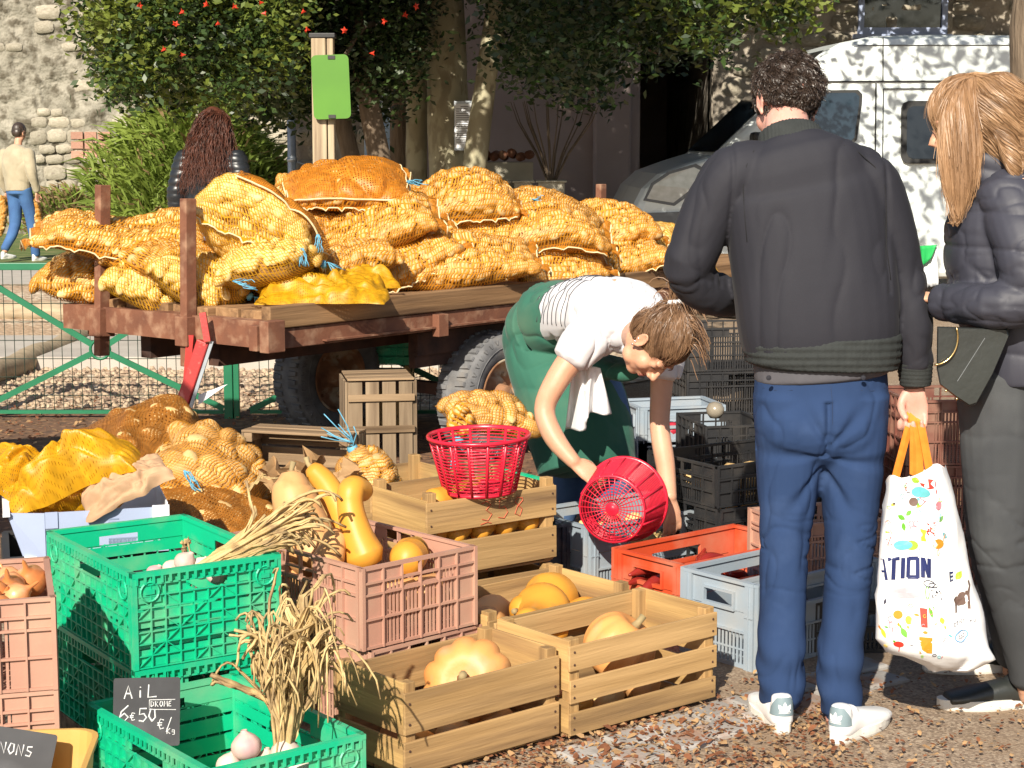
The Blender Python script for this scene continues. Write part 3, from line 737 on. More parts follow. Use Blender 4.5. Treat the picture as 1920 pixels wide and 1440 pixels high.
tb = thing('tile_stack', 'dark red stack of roof tiles on a pale block', 'stack', (D(950, 300, 18).x, 18, 0))
MB().box(-.3, .26, -.2, .2, 0, 1.37).build('block', M['planter'], tb, bevel=.01)
for k in range(8):
 MB().tube([(-.38 + k*.085, -.2, 1.42 + .02*(k % 3)), (-.36 + k*.085, .2, 1.42 + .02*(k % 2))], .045, 8).build('tile', M['rust'], tb, smooth=True)
nb = thing('notice_board', 'white printed notice in a grey frame on the plane tree', 'notice', (D(871, 236, 16.75).x, 16.72, D(871, 236, 16.75).z), rz=R(-4))
MB().box(-.095, .095, 0, .03, -.225, .225).build('frame', M['zinc'], nb, bevel=.004)
MB().box(-.088, .088, -.004, -.001, -.2, .2).build('paper', M['card_in'], nb)
M['ink'] = pm('grey_ink', (.12, .12, .13), (.1, .1, .1), rough=.8)
mb = MB()
for k in range(17):
 z = .17 - k * .02; w = random.Random(k).uniform(.1, .15) if k else .07
 mb.box(-.075 if k else -.035, (-.075 if k else -.035) + w, -.006, -.0045, z, z + .006)
mb.build('print', M['ink'], nb)
# ================================================================ WHITE VAN
M['van_white'] = pm('white_van_paint', (.74, .79, .78), (.68, .74, .74), rough=.25, scale=1.2, spec=.5, coat=.3, c3=(.5, .53, .5), s3=4, t3=(.6, .9))
M['rubber'] = pm('black_rubber', (.02, .02, .02), (.015, .015, .015), rough=.6)
M['van_grey'] = pm('grey_bumper_plastic', (.16, .17, .18), (.13, .14, .15), rough=.6)
M['chrome'] = pm('chrome', (.75, .78, .8), (.7, .72, .75), rough=.15, metal=1.0)
VY = 16.0; VYAW = R(2.5)
v0 = D(1196, 400, VY)
van = thing('white_van', 'white high roofed delivery van parked in dappled shade behind the man', 'van', (v0.x, VY, 0), rz=VYAW)
def vx(px): return (px - 1196) / F * VY / math.cos(VYAW)
def vz(py): return CAM_H + (265 - py) / F * VY * 1.005
prof = [(vx(1196), .42), (vx(1183), .62), (vx(1180), vz(412)), (vx(1188), vz(385)), (vx(1205), vz(352)), (vx(1235), vz(325)), (vx(1290), vz(305)), (vx(1340), vz(290)),
  (vx(1380), vz(252)), (vx(1440), vz(196)), (vx(1500), vz(138)), (vx(1540), vz(104)), (vx(1580), vz(82)), (vx(1640), vz(70)), (vx(1760), vz(67)), (vx(1904), vz(68)), (vx(1904) + .9, vz(68)),
  (vx(1904) + .95, vz(90)), (vx(1904) + 1.0, .5), (vx(1904) + 1.0, .35), (vx(1196) + .3, .35)]
def vsec(d):      # outline pulled in towards the flanks' top
 out = []
 cx = 2.6; cz = 1.2
 for (x, z) in prof: out.append((x, z))
 return out
W = 2.0
levels = [(0.0, 1.0), (.05, 1.0), (.16, 1.0), (W-.16, 1.0), (W-.05, 1.0), (W, 1.0)]
nP = len(prof)
mb = MB(); vs = []; fs = []
ctr = Vector((2.6, 0, 1.3))
ys = [0.07, 0.02, 0.0, 0.0]
layers = [(.10, .955), (.035, .985), (.0, 1.0)]
ring = []
def ringpts(y, k):
 out = []
 for (x, z) in prof:
  nx = ctr.x + (x - ctr.x) * (1 - (1-k) * .55) ; nz = ctr.z + (z - ctr.z) * k
  tumble = 0
  out.append((nx, y, nz))
 return out
rings = [ringpts(.0, .93), ringpts(.03, .975), ringpts(.12, 1.0), ringpts(W/2, 1.004), ringpts(W-.12, 1.0), ringpts(W-.03, .975), ringpts(W, .93)]
for r_ in rings:
 # flanks lean in above the waist
 for (x, y, z) in r_:
  lean = max(0, z - 1.25) * .09
  yy = y + lean if y < W/2 - .1 else (y - lean if y > W/2 + .1 else y)
  vs.append((x, yy, z))
for i in range(len(rings)-1):
 for k in range(nP):
  k2 = (k+1) % nP
  fs.append((i*nP + k, i*nP + k2, (i+1)*nP + k2, (i+1)*nP + k))
fs.append(tuple(range(nP))[::-1]); fs.append(tuple((len(rings)-1)*nP + k for k in range(nP)))
mb.add(vs, fs)
mb.build('body', M['van_white'], van, smooth=False, bevel=.012)
def flank(px, py, off=0.0):      # a place on the near flank
 x = vx(px); z = vz(py); return Vector((x, max(0, z - 1.25) * .09 - off, z))
def flank_poly(pts, off, thick=.012):
 mb = MB(); P = [flank(px, py, off) for px, py in pts]; Q = [p + Vector((0, thick, 0)) for p in P]; n = len(P)
 mb.add(P + Q, [tuple(range(n)), tuple(range(2*n-1, n-1, -1))] + [(i, i+n, (i+1) % n + n, (i+1) % n) for i in range(n)])
 return mb
def rpoly(x0, y0, x1, y1, r):
 return [(x0+r, y0), (x1-r, y0), (x1-r*.3, y0+r*.3), (x1, y0+r), (x1, y1-r), (x1-r*.3, y1-r*.3), (x1-r, y1), (x0+r, y1), (x0+r*.3, y1-r*.3), (x0, y1-r), (x0, y0+r), (x0+r*.3, y0+r*.3)]
flank_poly(rpoly(1690, 190, 1822, 306, 14), .012, .02).build('window_frame', M['rubber'], van)
flank_poly(rpoly(1700, 200, 1812, 297, 12), .016, .006).build('window', M['glass_dark'], van)
cabw = [(1445, 255), (1478, 212), (1512, 178), (1524, 171), (1608, 170), (1616, 178), (1615, 195), (1606, 262), (1600, 268), (1450, 268)]
flank_poly(cabw, .012, .02).build('window_frame', M['rubber'], van)
c2_ = [((x-1535)*.93+1535, (y-222)*.9+222) for x, y in cabw]
M['glass_blue'] = pm('tinted_cab_glass', (.02, .035, .05), (.01, .015, .02), rough=.05, spec=.9, scale=3)
flank_poly(c2_, .016, .006).build('window', M['glass_blue'], van)
for (a, b_, w) in [((1642, 158), (1642, 405), .012), ((1545, 155), (1905, 153), .014), ((1656, 168), (1656, 405), .008), ((1656, 168), (1905, 166), .008), ((1655, 72), (1655, 153), .008), ((1600, 88), (1905, 87), .006), ((1420, 250), (1395, 405), .008), ((1880, 168), (1880, 405), .008)]:
 MB().bar(flank(*a, .004), flank(*b_, .004), w, .01, up=(0, 1, 0)).build('panel_seam', M['rubber'], van)
# windscreen strip, bonnet line, headlight, bumper, mirror
def onprof(i, t, y):
 a = Vector((prof[i][0], 0, prof[i][1])); b_ = Vector((prof[i+1][0], 0, prof[i+1][1])); p = a.lerp(b_, t)
 n = Vector((-(b_-a).z, 0, (b_-a).x)).normalized(); return Vector((p.x, y, p.z)) + n * .012
ws = MB(); P = [[onprof(7, .1, y), onprof(8, 0.2, y), onprof(9, .3, y), onprof(10, .6, y), onprof(11, .3, y)] for y in (.13, .6, 1.0, 1.4, 1.87)]
for row in P:
 for p in row: p.y = p.y + (max(0, p.z-1.25)*.09 if p.y < .5 else -max(0, p.z-1.25)*.09 if p.y > 1.5 else 0)
ws.grid(P).build('windscreen', M['glass_blue'], van, smooth=True)
M['lamp_glass'] = pm('headlamp_lens', (.55, .58, .58), (.4, .43, .42), rough=.12, spec=.8, scale=14, coat=.5)
hl = flank_poly([(1212, 370), (1225, 345), (1255, 325), (1300, 312), (1312, 318), (1296, 352), (1262, 378)], .012, .04).build('headlight', M['lamp_glass'], van)
flank_poly([(1206, 374), (1221, 342), (1253, 320), (1304, 306), (1320, 315), (1300, 358), (1264, 384)], .007, .03).build('headlight_trim', M['van_grey'], van)
flank_poly([(1178, 398), (1290, 394), (1330, 470), (1190, 470)], .02, .1).build('bumper', M['van_grey'], van)
MB().box(-.03, .02, .15, 1.85, .45, .8).build('bumper', M['van_grey'], van)
mr = MB(); mr.box(vx(1400), vx(1400) + .12, -.26, -.06, 1.35, 1.65).build('mirror', M['rubber'], van, bevel=.03)
for (x, y) in ((.95, .12), (4.15, .12), (.95, 1.85), (4.15, 1.85)):
 w_ = MB().lathe([(.0, -.09), (.2, -.09), (.31, -.1), (.335, -.07), (.335, .07), (.31, .1), (0, .1)], 24, TM((x, y, .335), (R(90), 0, 0))).build('wheel', M['rubber'], van, smooth=True)
 MB().lathe([(0, 0), (.19, 0), (.2, .03)], 20, TM((x, y - .11 if y < 1 else y + .11, .335), (R(90), 0, 0))).build('rim', M['zinc'], w_, smooth=True)
# ================================================================ GREEN MESH FENCE
M['wire'] = pm('dark_green_wire', (.02, .045, .03), (.015, .03, .022), rough=.5)
FY = G(437, 785).y
x_post = G(437, 785).x
wire_v = MB().tube([(0, 0, .03), (0, 0, .86)], .0022, 4).mesh('wire', M['wire'])
def fence_panel(x1, w, label):
 t = thing('mesh_fence', label, 'fence', (x1 - w, FY, 0), group='green mesh fence panels')
 MB().box(0, w, -.02, .02, .85, .89).build('top_rail', M['green_paint'], t, bevel=.003)
 MB().box(0, w, -.012, .012, .03, .05).build('bottom_rail', M['green_paint'], t)
 wh = MB().tube([(0, 0, 0), (w, 0, 0)], .0022, 4).mesh('wire', M['wire'])
 nv = int(w / .053)
 for i in range(1, nv): inst('wire', wire_v, t, (i * w / nv, .006, 0))
 for i in range(1, 8): inst('wire', wh, t, (0, .0, .03 + i * .105))
 c = Vector((w - .695, -.012, .40)); rr_ = .055
 for (ex, ez) in ((0, .84), (w, .84), (0, .05), (w, .06)):
  e = Vector((ex, -.012, ez)); d = (e - c).normalized()
  MB().bar(c + d * (rr_ + .002), e, .034, .012, up=(0, 1, 0)).build('brace', M['green_paint'], t)
 MB().tube([(c.x + rr_*math.cos(a), c.y, c.z + rr_*math.sin(a)) for a in [2*math.pi*k/20 for k in range(20)]], .009, 6, close=True).build('ring', M['green_paint'], t, smooth=True)
 return t
def fence_post(x, label):
 t = thing('fence_post', label, 'fence post', (x, FY, 0), group='green fence posts')
 MB().box(-.045, .005, -.03, .03, 0, .98).build('post_tube', M['green_paint'], t, bevel=.004)
 MB().box(.008, .04, -.02, .02, 0, .95).build('clamp_rail', M['green_paint'], t, bevel=.003)
 return t
fence_panel(x_post - .05, 1.40, 'green wire mesh fence panel with crossed braces left of the trailer wheel')
fence_panel(x_post + 1.5, 1.40, 'green wire mesh fence panel seen under the trailer bed')
fence_post(x_post, 'square green fence post standing beside the shaded trailer wheel')
fence_post(x_post - 1.5, 'green fence post at the left picture edge')
fence_panel(x_post - 1.55, 1.4, 'green wire mesh fence panel running out at the left picture edge')
# ================================================================ FLAT TRAILER
TR0 = G(500, 592, .84) + Vector((-.024, .097, 0))
TYAW = R(50.5)
trl = thing('flat_trailer', 'rusty flat farm trailer with plank deck loaded with potato sacks', 'trailer', (TR0.x, TR0.y, 0), rz=TYAW)
TL, TW, TZ = 4.6, 1.24, .85
def tl(x, y, z):     # trailer place -> world
 return Vector((TR0.x, TR0.y, 0)) + Matrix.Rotation(TYAW, 3, 'Z') @ Vector((x, y, z))
rr = random.Random(3)
# deck planks run along the length, with open joints
npl = 8; pw = TW / npl
for k in range(npl):
 y = k * pw; off = rr.uniform(-.05, .05)
 o = MB().box(-.02 + off if k else .0, TL + rr.uniform(-.05, .05), y + .004, y + pw - .006, TZ - .045 + rr.uniform(-.004, .004), TZ + rr.uniform(-.004, .003)).build('plank', M['deck_wood'], trl, bevel=.004)
MB().box(-.02, TL, -.058, -.002, TZ - .075, TZ + .022).build('edge_beam', M['deck_wood'], trl, bevel=.006)
# steel frame
MB().box(.05, TL, -.045, .0, TZ - .165, TZ - .078).build('side_rail', M['rust'], trl, bevel=.004)
MB().box(.30, 1.9, -.075, -.047, TZ - .150, TZ - .142).build('rail_flange', M['rust'], trl)
MB().box(.05, TL, TW - .0, TW + .045, TZ - .19, TZ - .05).build('side_rail', M['rust'], trl, bevel=.004)
# end beam: a channel with a lip
e = MB(); e.box(-.075, -.065, -.10, TW + .06, TZ - .150, TZ - .035); e.box(-.064, .02, -.10, TW + .06, TZ - .150, TZ - .142); e.box(-.064, .02, -.10, TW + .06, TZ - .045, TZ - .036)
e.build('end_beam', M['rust'], trl)
MB().box(-.10, .0, -.13, -.075, TZ - .165, TZ - .03).build('corner_bracket', M['rust'], trl, bevel=.004)
MB().box(-.11, -.078, -.07, -.02, TZ - .16, TZ - .05).build('corner_bracket', M['rust'], trl, bevel=.004)
for x in (.9, 1.9, 3.0, 4.0):
 MB().box(x, x + .06, .0, TW, TZ - .13, TZ - .05).build('cross_member', M['rust_dark'], trl)
for x in (1.02, 3.2):
 MB().box(x, x + .07, -.09, -.047, TZ - .19, TZ - .085).build('stake_pocket', M['rust'], trl, bevel=.003)
for y in (.35, TW - .42):
 MB().box(.05, TL, y, y + .07, TZ - .27, TZ - .131).build('chassis_beam', M['rust_dark'], trl)
# upright stakes
def stake(x, y, z0, z1, lean=0, label=None):
 mb = MB(); mb.box(-.03, .03, -.022, .022, z0, z1)
 o = mb.build('stake', M['rust'], trl, bevel=.004); o.location = (x, y, 0); o.rotation_euler = (0, lean, 0)
 c = MB().box(-.045, .045, -.04, .04, TZ - .17, TZ - .04).build('socket', M['rust'], o, bevel=.004)
 return o
def t_local(w):
 return Matrix.Rotation(-TYAW, 3, 'Z') @ (Vector(w) - Vector((TR0.x, TR0.y, 0)))
z_st = D(358, 367, TR0.y + .25).z
stake(-.10, .40, TZ - .26, z_st - .01, R(1.5)); stake(-.10, 1.02, TZ - .26, z_st + .04, R(2.5))
for (px, py, x) in ((1085, 340, 2.9), (1255, 345, 4.1)):
 w = tl(x, TW + .03, 0); stake(x, TW + .025, TZ - .2, D(px, py, w.y).z)
# wheels
def wheel(w, axis_yaw, r=.315, label=None):
 o = MB();
 prof = [(.175, -.085), (.20, -.1), (.255, -.115), (.30, -.105), (.313, -.085), (.318, -.03), (.318, .03), (.313, .085), (.30, .105), (.255, .115), (.20, .1), (.175, .085)]
 k = r / .318
 o.lathe([(a*k, b_) for a, b_ in prof], 56)
 ty = o.build('tyre', M['tyre'], trl, smooth=True)
 ty.location = t_local(w); ty.rotation_euler = Euler((R(90), 0, axis_yaw))
 # tread blocks and the worn scallops on the shoulder
 mb = MB()
 for i in range(44):
  a = 2*math.pi*i/44
  for s, zz in ((1, .055), (-1, -.055)):
   aa = a + (0 if s > 0 else math.pi/44)
   mb.add([(x, y, z) for x, y, z in [(r*1.0-.002, -.017, zz-.03), (r*1.0-.002, .017, zz-.03), (r-.002, .012, zz+.03), (r-.002, -.012, zz+.03), (r+.008, -.014, zz-.028), (r+.008, .014, zz-.028), (r+.008, .01, zz+.026), (r+.008, -.01, zz+.026)]],
                   [(4,5,6,7),(0,1,5,4),(1,2,6,5),(2,3,7,6),(3,0,4,7)], Matrix.Rotation(aa, 4, 'Z'))
 for i in range(40):
  a = 2*math.pi*i/40
  for s in (1, -1):
   pts = []
   for q in range(9):
    b_ = math.pi * q / 8
    rad = r*(.955) - .022*math.sin(b_) ; an = a + .062*(q/8 - .5)*1.1
    pts.append((rad*math.cos(an), rad*math.sin(an), s*(.1065 + .004*math.sin(b_))))
   mb.tube(pts, .0028, 4)
 tb_ = mb.build('tread', M['tyre'], ty, smooth=False); props(tb_, kind='stuff')
 for s in (1, -1):
  MB().tube([(r*.80*math.cos(a), r*.80*math.sin(a), s*.113) for a in [2*math.pi*q/40 for q in range(40)]], .004, 5, close=True).build('sidewall_ring', M['tyre'], ty, smooth=True)
 mb = MB()
 mb.lathe([(.19, -.10), (.182, -.104), (.172, -.09), (.165, -.05), (.15, -.03), (.10, -.015), (.085, -.04), (.06, -.045), (.055, -.09), (.045, -.10), (0, -.10)], 40)
 mb.lathe([(.19, .10), (.182, .104), (.172, .09), (.165, .05), (.15, .03), (.10, .015), (.085, .04), (.06, .045), (.055, .09), (.045, .10), (0, .10)], 40)
 rim = mb.build('rim', M['hub'], ty, smooth=True)
 nb_ = MB()
 for i in range(6):
  a = 2*math.pi*i/6
  for s in (1, -1):
   nb_.lathe([(0, 0), (.011, 0), (.011, .016), (0, .016)], 6, TM((.115*math.cos(a), .115*math.sin(a), s*.02), (0 if s > 0 else math.pi, 0, 0)))
 nb_.build('wheel_nut', M['hub'], ty)
 return ty
w1 = G(928, 857, 0)
near_w = Vector((w1.x, w1.y, .315))
loc = t_local(near_w)
wheel(tl(loc.x, loc.y + .02, .315), 0)
wheel(tl(loc.x, loc.y + TW - .06, .315), 0)
wheel(tl(loc.x + 3.05, loc.y + .02, .315), 0)
MB().bar((loc.x, loc.y + .1, .315), (loc.x, loc.y + TW - .3, .315), .06, .06).build('axle', M['rust_dark'], trl)
MB().bar((loc.x - .5, loc.y + .1, .52), (loc.x + .5, loc.y + .1, .52), .06, .04, up=(0, 1, 0)).build('leaf_spring', M['rust_dark'], trl)
MB().box(loc.x - .5, loc.x + .5, .1, .16, .55, .66).build('mudguard_plate', M['rust_dark'], trl)
# lump of dried mud in the hub
# red drawbar leg folded down at the end
A = t_local(D(387, 636, TR0.y + .12)); B = t_local(D(333, 778, TR0.y + .05))
d_ = thing('red_prop_stand', 'worn red steel prop leaning against the trailer end', 'prop stand', tuple(D(330, 795, TR0.y + .02)))
d_.location.z = 0
def dl(px, py, y): return D(px, py, y) - Vector(d_.location)
yb = TR0.y + .06
MB().bar(dl(384, 640, yb), dl(337, 778, yb), .058, .05, up=(.3, 1, 0)).build('red_tube', M['red_paint'], d_, bevel=.005)
MB().bar(dl(380, 586, yb - .03), dl(389, 640, yb - .04), .028, .02, up=(0, 1, 0)).build('red_strap', M['red_paint'], d_)
MB().bar(dl(357, 628, yb + .09), dl(350, 720, yb + .10), .03, .02, up=(0, 1, 0)).build('red_strap', M['red_paint'], d_)
MB().bar(dl(398, 640, yb - .02), dl(349, 790, yb - .02), .014, .02, up=(0, 1, 0)).build('steel_edge', M['zinc'], d_)
MB().bar(dl(340, 778, yb), dl(300, 800, yb - .02), .05, .04, up=(0, 1, 0)).build('red_foot', M['red_paint'], d_, bevel=.005)
pg = dl(336, 795, yb);
MB().bar((pg.x, pg.y, pg.z + .02), (pg.x - .02, pg.y, .0), .05, .05).build('foot_post', M['red_paint'], d_)
# paper tag flapping beside it
mb = MB()
P = [[dl(372 + 55*u, 740 - 20*u + 16*v*(1-u)*1.2, yb + .02 + .02*math.sin(u*5)) for v in (0, 1)] for u in [k/8 for k in range(9)]]
tg = MB().grid([[p + Vector(d_.location) for p in row] for row in P]).build('paper_strip', M['card_in']); props(tg, 'torn white paper strip caught between the red prop and the fence post', 'paper')
# ================================================================ NET SACKS OF POTATOES
def ridge(P, seed, f, aniso=(1, 1, 1), oct_=2, sharp=1.0):
 w = wav(P, seed, f, oct_, aniso); return (1 - np.minimum(1, np.abs(w)*1.6)) ** sharp
M['potato'] = pm('potato_skin', (.66, .44, .19), (.54, .34, .13), rough=.6, scale=9, c3=(.32, .18, .07), s3=14, t3=(.6, .72), bump=.3, bscale=60, rand=.16)
M['potato_pale'] = pm('pale_potato_skin', (.74, .54, .23), (.64, .45, .18), rough=.55, scale=9, c3=(.42, .27, .10), s3=14, t3=(.62, .74), bump=.3, bscale=60, rand=.13)
ORANGE = (.88, .385, .03); YEL = (.88, .48, .035)
M['net_orange'] = net_mat('orange_net', ORANGE, .42, .0125, .03, .25)
M['net_yellow'] = net_mat('yellow_net', YEL, .32, .012, .02, -.4)
M['net_dense'] = net_mat('dense_orange_weave', (.84, .32, .03), .56, .0105, .0105, .0, trans=.35)
M['net_near'] = net_mat('fine_orange_net', ORANGE, .26, .0085, .012, .15)
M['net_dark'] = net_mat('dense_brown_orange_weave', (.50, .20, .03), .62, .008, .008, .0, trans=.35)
M['net_yellow_dense'] = net_mat('dense_yellow_weave', (.84, .43, .01), .84, .006, .0065, .0, trans=.3)
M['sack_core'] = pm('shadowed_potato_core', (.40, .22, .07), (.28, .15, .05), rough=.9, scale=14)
pot_meshes = {}
for kind in ('potato', 'potato_pale'):
 for k in range(4):
  rs = np.random.RandomState(80 + k); nu, nv = 14, 9
  V = []
  for j in range(nv):
   th = math.pi * j / (nv-1)
   for i in range(nu):
    ph = 2*math.pi*i/nu
    V.append([math.cos(th), math.sin(th)*math.cos(ph), math.sin(th)*math.sin(ph)])
  V = np.array(V); s = 1 + .13 * wav(V, 90+k, .35, 2)
  V = V * s[:, None]; V[:, 2] += .12 * V[:, 0]**2 * (1 if k % 2 else -1)
  Fq = [[j*nu+i, j*nu+(i+1) % nu, (j+1)*nu+(i+1) % nu, (j+1)*nu+i] for j in range(nv-1) for i in range(nu)]
  pot_meshes[kind, k] = np_mesh('potato', V, Fq, M[kind])
def rotm(yaw, tilt, roll):
 return Matrix.Rotation(yaw, 3, 'Z') @ Matrix.Rotation(tilt, 3, 'X') @ Matrix.Rotation(roll, 3, 'Y')
def ss(c, e): return np.sign(c) * np.abs(c) ** e
def sack(label, pos, dims, rot=(0, 0, 0), seed=1, net='net_orange', pot='potato', flap=None, cord=True, group='net sacks piled on the trailer',
         neck=None, psize=.034, hem=(1, 1), bend=0.0, rmin=-.3, spacing=.050):
 """dims = length, width, thickness in metres; local z is up"""
 L, Wd, T = dims
 rs = np.random.RandomState(seed)
 Rm = rotm(*[R(a) for a in rot])
 t = thing('potato_sack', label, 'sack', tuple(pos), group=group)
 t.rotation_euler = Rm.to_euler()
 def surf(tt, th, scale=1.0):
  tt = np.asarray(tt, float); th = np.asarray(th, float)
  body = np.clip(1 - np.abs(tt)**2.6, 0, 1) ** .5
  wy = .5 * Wd * (.86 + .14 * body)
  if neck == 'right': wy = wy * (1 - .72 * np.clip((tt - .45) / .55, 0, 1) ** 1.1)
  if neck == 'left': wy = wy * (1 - .72 * np.clip((-tt - .45) / .55, 0, 1) ** 1.1)
  x = tt * L/2; y = wy * ss(np.cos(th), .8) ; z = .5 * T * body * ss(np.sin(th), .72)
  P = np.stack([x, y, z], -1)
  shp = P.shape; Pf = P.reshape(-1, 3)
  lump = 1 + .10 * wav(Pf + 7 * seed, seed + 5, 1.5, 2)
  Pf = Pf * np.stack([np.ones(len(Pf)), lump, lump], 1)
  Pf[:, 2] -= bend * (Pf[:, 0] / (L/2))**2 * T
  Pf[:, 2] += .25 * T * wav(Pf * np.array([1, 1, 0]) + seed, seed + 9, .9, 1)
  return (Pf * scale).reshape(shp)
 nu, nv = 84, 72
 tg = np.sin(np.linspace(-np.pi/2, np.pi/2, nu)) * .5 + np.linspace(-1, 1, nu) * .5
 th = np.linspace(0, 2*np.pi, nv, endpoint=False)
 TT, TH = np.meshgrid(tg, th, indexing='ij')
 P = surf(TT, TH)
 # normals by finite differences
 du = np.gradient(P, axis=0); dv = (np.roll(P, -1, 1) - np.roll(P, 1, 1))
 Nn = np.cross(dv, du); ln = np.linalg.norm(Nn, axis=2, keepdims=True); ln[ln < 1e-9] = 1; Nn /= ln
 out = (Nn * (P * np.array([.15, 1, 1.4]))).sum(2);
 if out.mean() < 0: Nn = -Nn
 # potatoes under the skin
 Rw = np.array(Rm)
 cand = []
 nt = max(3, int(L / spacing));
 for i in range(nt + 1):
  for_t = -0.93 + 1.86 * i / nt
  per = np.linalg.norm(np.diff(surf(np.full(40, for_t), np.linspace(0, 2*np.pi, 40)), axis=0), axis=1).sum()
  m = max(4, int(per / spacing))
  for k in range(m):
   cand.append((for_t + rs.uniform(-.35, .35) * 1.86 / nt, 2*np.pi*(k + rs.uniform(-.3, .3) + .5*(i % 2))/m))
 C = []; Q = []
 for (a, b_) in cand:
  i = int(np.argmin(np.abs(tg - a))); j = int(round((b_ % (2*np.pi)) / (2*np.pi) * nv)) % nv
  n = Nn[i, j]; p = P[i, j]
  if np.linalg.norm(n) < .5: continue
  nw = Rw @ n
  if nw[2] < rmin or (nw[1] > .55 and nw[2] < .5): continue
  k = psize * rs.uniform(.72, 1.15)
  ax = np.array([k * rs.uniform(1.0, 1.35), k * rs.uniform(.72, .9), k * rs.uniform(.66, .82)])
  c = p - n * ax[2] * rs.uniform(.72, 1.0)
  tx = rs.normal(size=3); tx -= (tx @ n) * n * .85; tx /= np.linalg.norm(tx)
  ty = np.cross(n, tx); ty /= np.linalg.norm(ty); tz = np.cross(tx, ty)
  C.append(c); Q.append((ax, np.stack([tx, ty, tz], 1)))
 if len(C) > 290: C = C[:290]; Q = Q[:290]
 # drape the net over them
 D0 = np.zeros(P.shape[:2]) - .012
 Pf = P.reshape(-1, 3); Nf = Nn.reshape(-1, 3); H = np.full(len(Pf), -.014)
 for c, (ax, B) in zip(C, Q):
  rel_ = Pf - c
  near = (rel_ ** 2).sum(1) < (ax[0] * 1.5 + .03) ** 2
  if not near.any(): continue
  o_ = (rel_[near] @ B) / ax; d_ = (Nf[near] @ B) / ax
  A_ = (d_ * d_).sum(1); Bq = (o_ * d_).sum(1); Cq = (o_ * o_).sum(1) - 1.0
  disc = Bq * Bq - A_ * Cq
  h = np.where(disc > 0, (-Bq + np.sqrt(np.maximum(disc, 0))) / A_, -.02)
  H[near] = np.maximum(H[near], h)
 H = H.reshape(P.shape[:2])
 Hs = H.copy()
 for _ in range(5):
  Hs = (np.roll(Hs, 1, 1) + np.roll(Hs, -1, 1) + np.vstack([Hs[:1], Hs[:-1]]) + np.vstack([Hs[1:], Hs[-1:]])) / 4
  Hs = np.maximum(Hs, H)
 for _ in range(1):
  Hs = (Hs * 2 + np.roll(Hs, 1, 1) + np.roll(Hs, -1, 1)) / 4
 NP = P + Nn * (Hs + .0022)[..., None]
 idx = np.arange(nu * nv).reshape(nu, nv)
 def grid_faces(ix, wrap=True):
  a = ix[:-1]; b_ = ix[1:]
  if wrap: a2 = np.roll(a, -1, 1); b2_ = np.roll(b_, -1, 1)
  else: a2 = a[:, 1:]; b2_ = b_[:, 1:]; a = a[:, :-1]; b_ = b_[:, :-1]
  return np.stack([a.ravel(), b_.ravel(), b2_.ravel(), a2.ravel()], 1)
 def uvmesh(name, G_, mat, wrap=True, parent=t):
  n1, n2 = G_.shape[:2]
  ix = np.arange(n1*n2).reshape(n1, n2)
  Fq = grid_faces(ix, wrap)
  me = np_mesh(name, G_.reshape(-1, 3), Fq, mat)
  uv = me.uv_layers.new(name='UVMap')
  U = (np.arange(n1) / (n1-1) * L)[:, None] + np.zeros((n1, n2)); per = 2 * (Wd + T) * .8
  Vv = (np.arange(n2) / n2 * (per if wrap else per * n2 / nv))[None, :] + np.zeros((n1, n2))
  UV = np.stack([U, Vv], -1).reshape(-1, 2)[Fq.ravel()]
  if wrap:
   UVq = UV.reshape(-1, 4, 2); bad = (UVq[:, :, 1].max(1) - UVq[:, :, 1].min(1)) > per / 2
   for q in (2, 3): UVq[bad, q, 1] += per
   UV = UVq.reshape(-1, 2)
  uv.data.foreach_set('uv', UV.astype(np.float32).ravel())
  o = bpy.data.objects.new(name, me); link(o, parent); return o
 uvmesh('net', NP, M[net])
 # dark inside so that nothing shines through the gaps between potatoes
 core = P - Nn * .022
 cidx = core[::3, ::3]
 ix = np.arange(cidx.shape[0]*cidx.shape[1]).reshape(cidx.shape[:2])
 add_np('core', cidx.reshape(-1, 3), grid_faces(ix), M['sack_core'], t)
 for c, (ax, B) in zip(C, Q):
  o = bpy.data.objects.new('potato', pot_meshes[pot, rs.randint(4)]); col.objects.link(o); o.parent = t
  o.matrix_local = Matrix.LocRotScale(Vector(c), Matrix(B.tolist()), Vector(ax))
 # flat frilled hems at the ends with a cream selvage cord
 for side, on in ((-1, hem[0]), (1, hem[1])):
  if not on: continue
  i = 0 if side < 0 else nu-1
  line = NP[i, :nv//2 + 1]; m = len(line)
  s = np.linspace(0, 1, m); ruf = .010 * np.sin(s * 26 + seed) + .006 * np.sin(s * 61)
  rows = []
  for k in range(5):
   q = line.copy(); q[:, 0] += side * k * .011; q[:, 2] += ruf * k / 2 - .002 * k * k
   rows.append(q)
  Gd = np.stack(rows, 0)
  uvmesh('hem', Gd, M['net_dense' if net != 'net_yellow' else 'net_yellow_dense'], wrap=False)
  if cord: MB().tube(rows[-1][::2].tolist(), .0045, 5).build('cord', M['cream_cord'], t, smooth=True)
 if cord:
  j = int(nv * (.98 if seed % 2 else .52)) % nv
  line = NP[6:-6, j]; nl = Nn[6:-6, j]
  s = np.arange(len(line)); rip = .012 * np.sin(s * .55 + seed) + .006 * np.sin(s * 1.3)
  e = line + nl * (.012 + np.abs(rip))[:, None]; e[:, 2] += rip * .6
  rows = np.stack([line, (line + e) / 2, e], 0)
  Fl = np.transpose(rows, (1, 0, 2))
  uvmesh('side_seam', Fl, M['net_dense' if net != 'net_yellow' else 'net_yellow_dense'], wrap=False)
  MB().tube(e[::2].tolist(), .0042, 5).build('cord', M['cream_cord'], t, smooth=True)
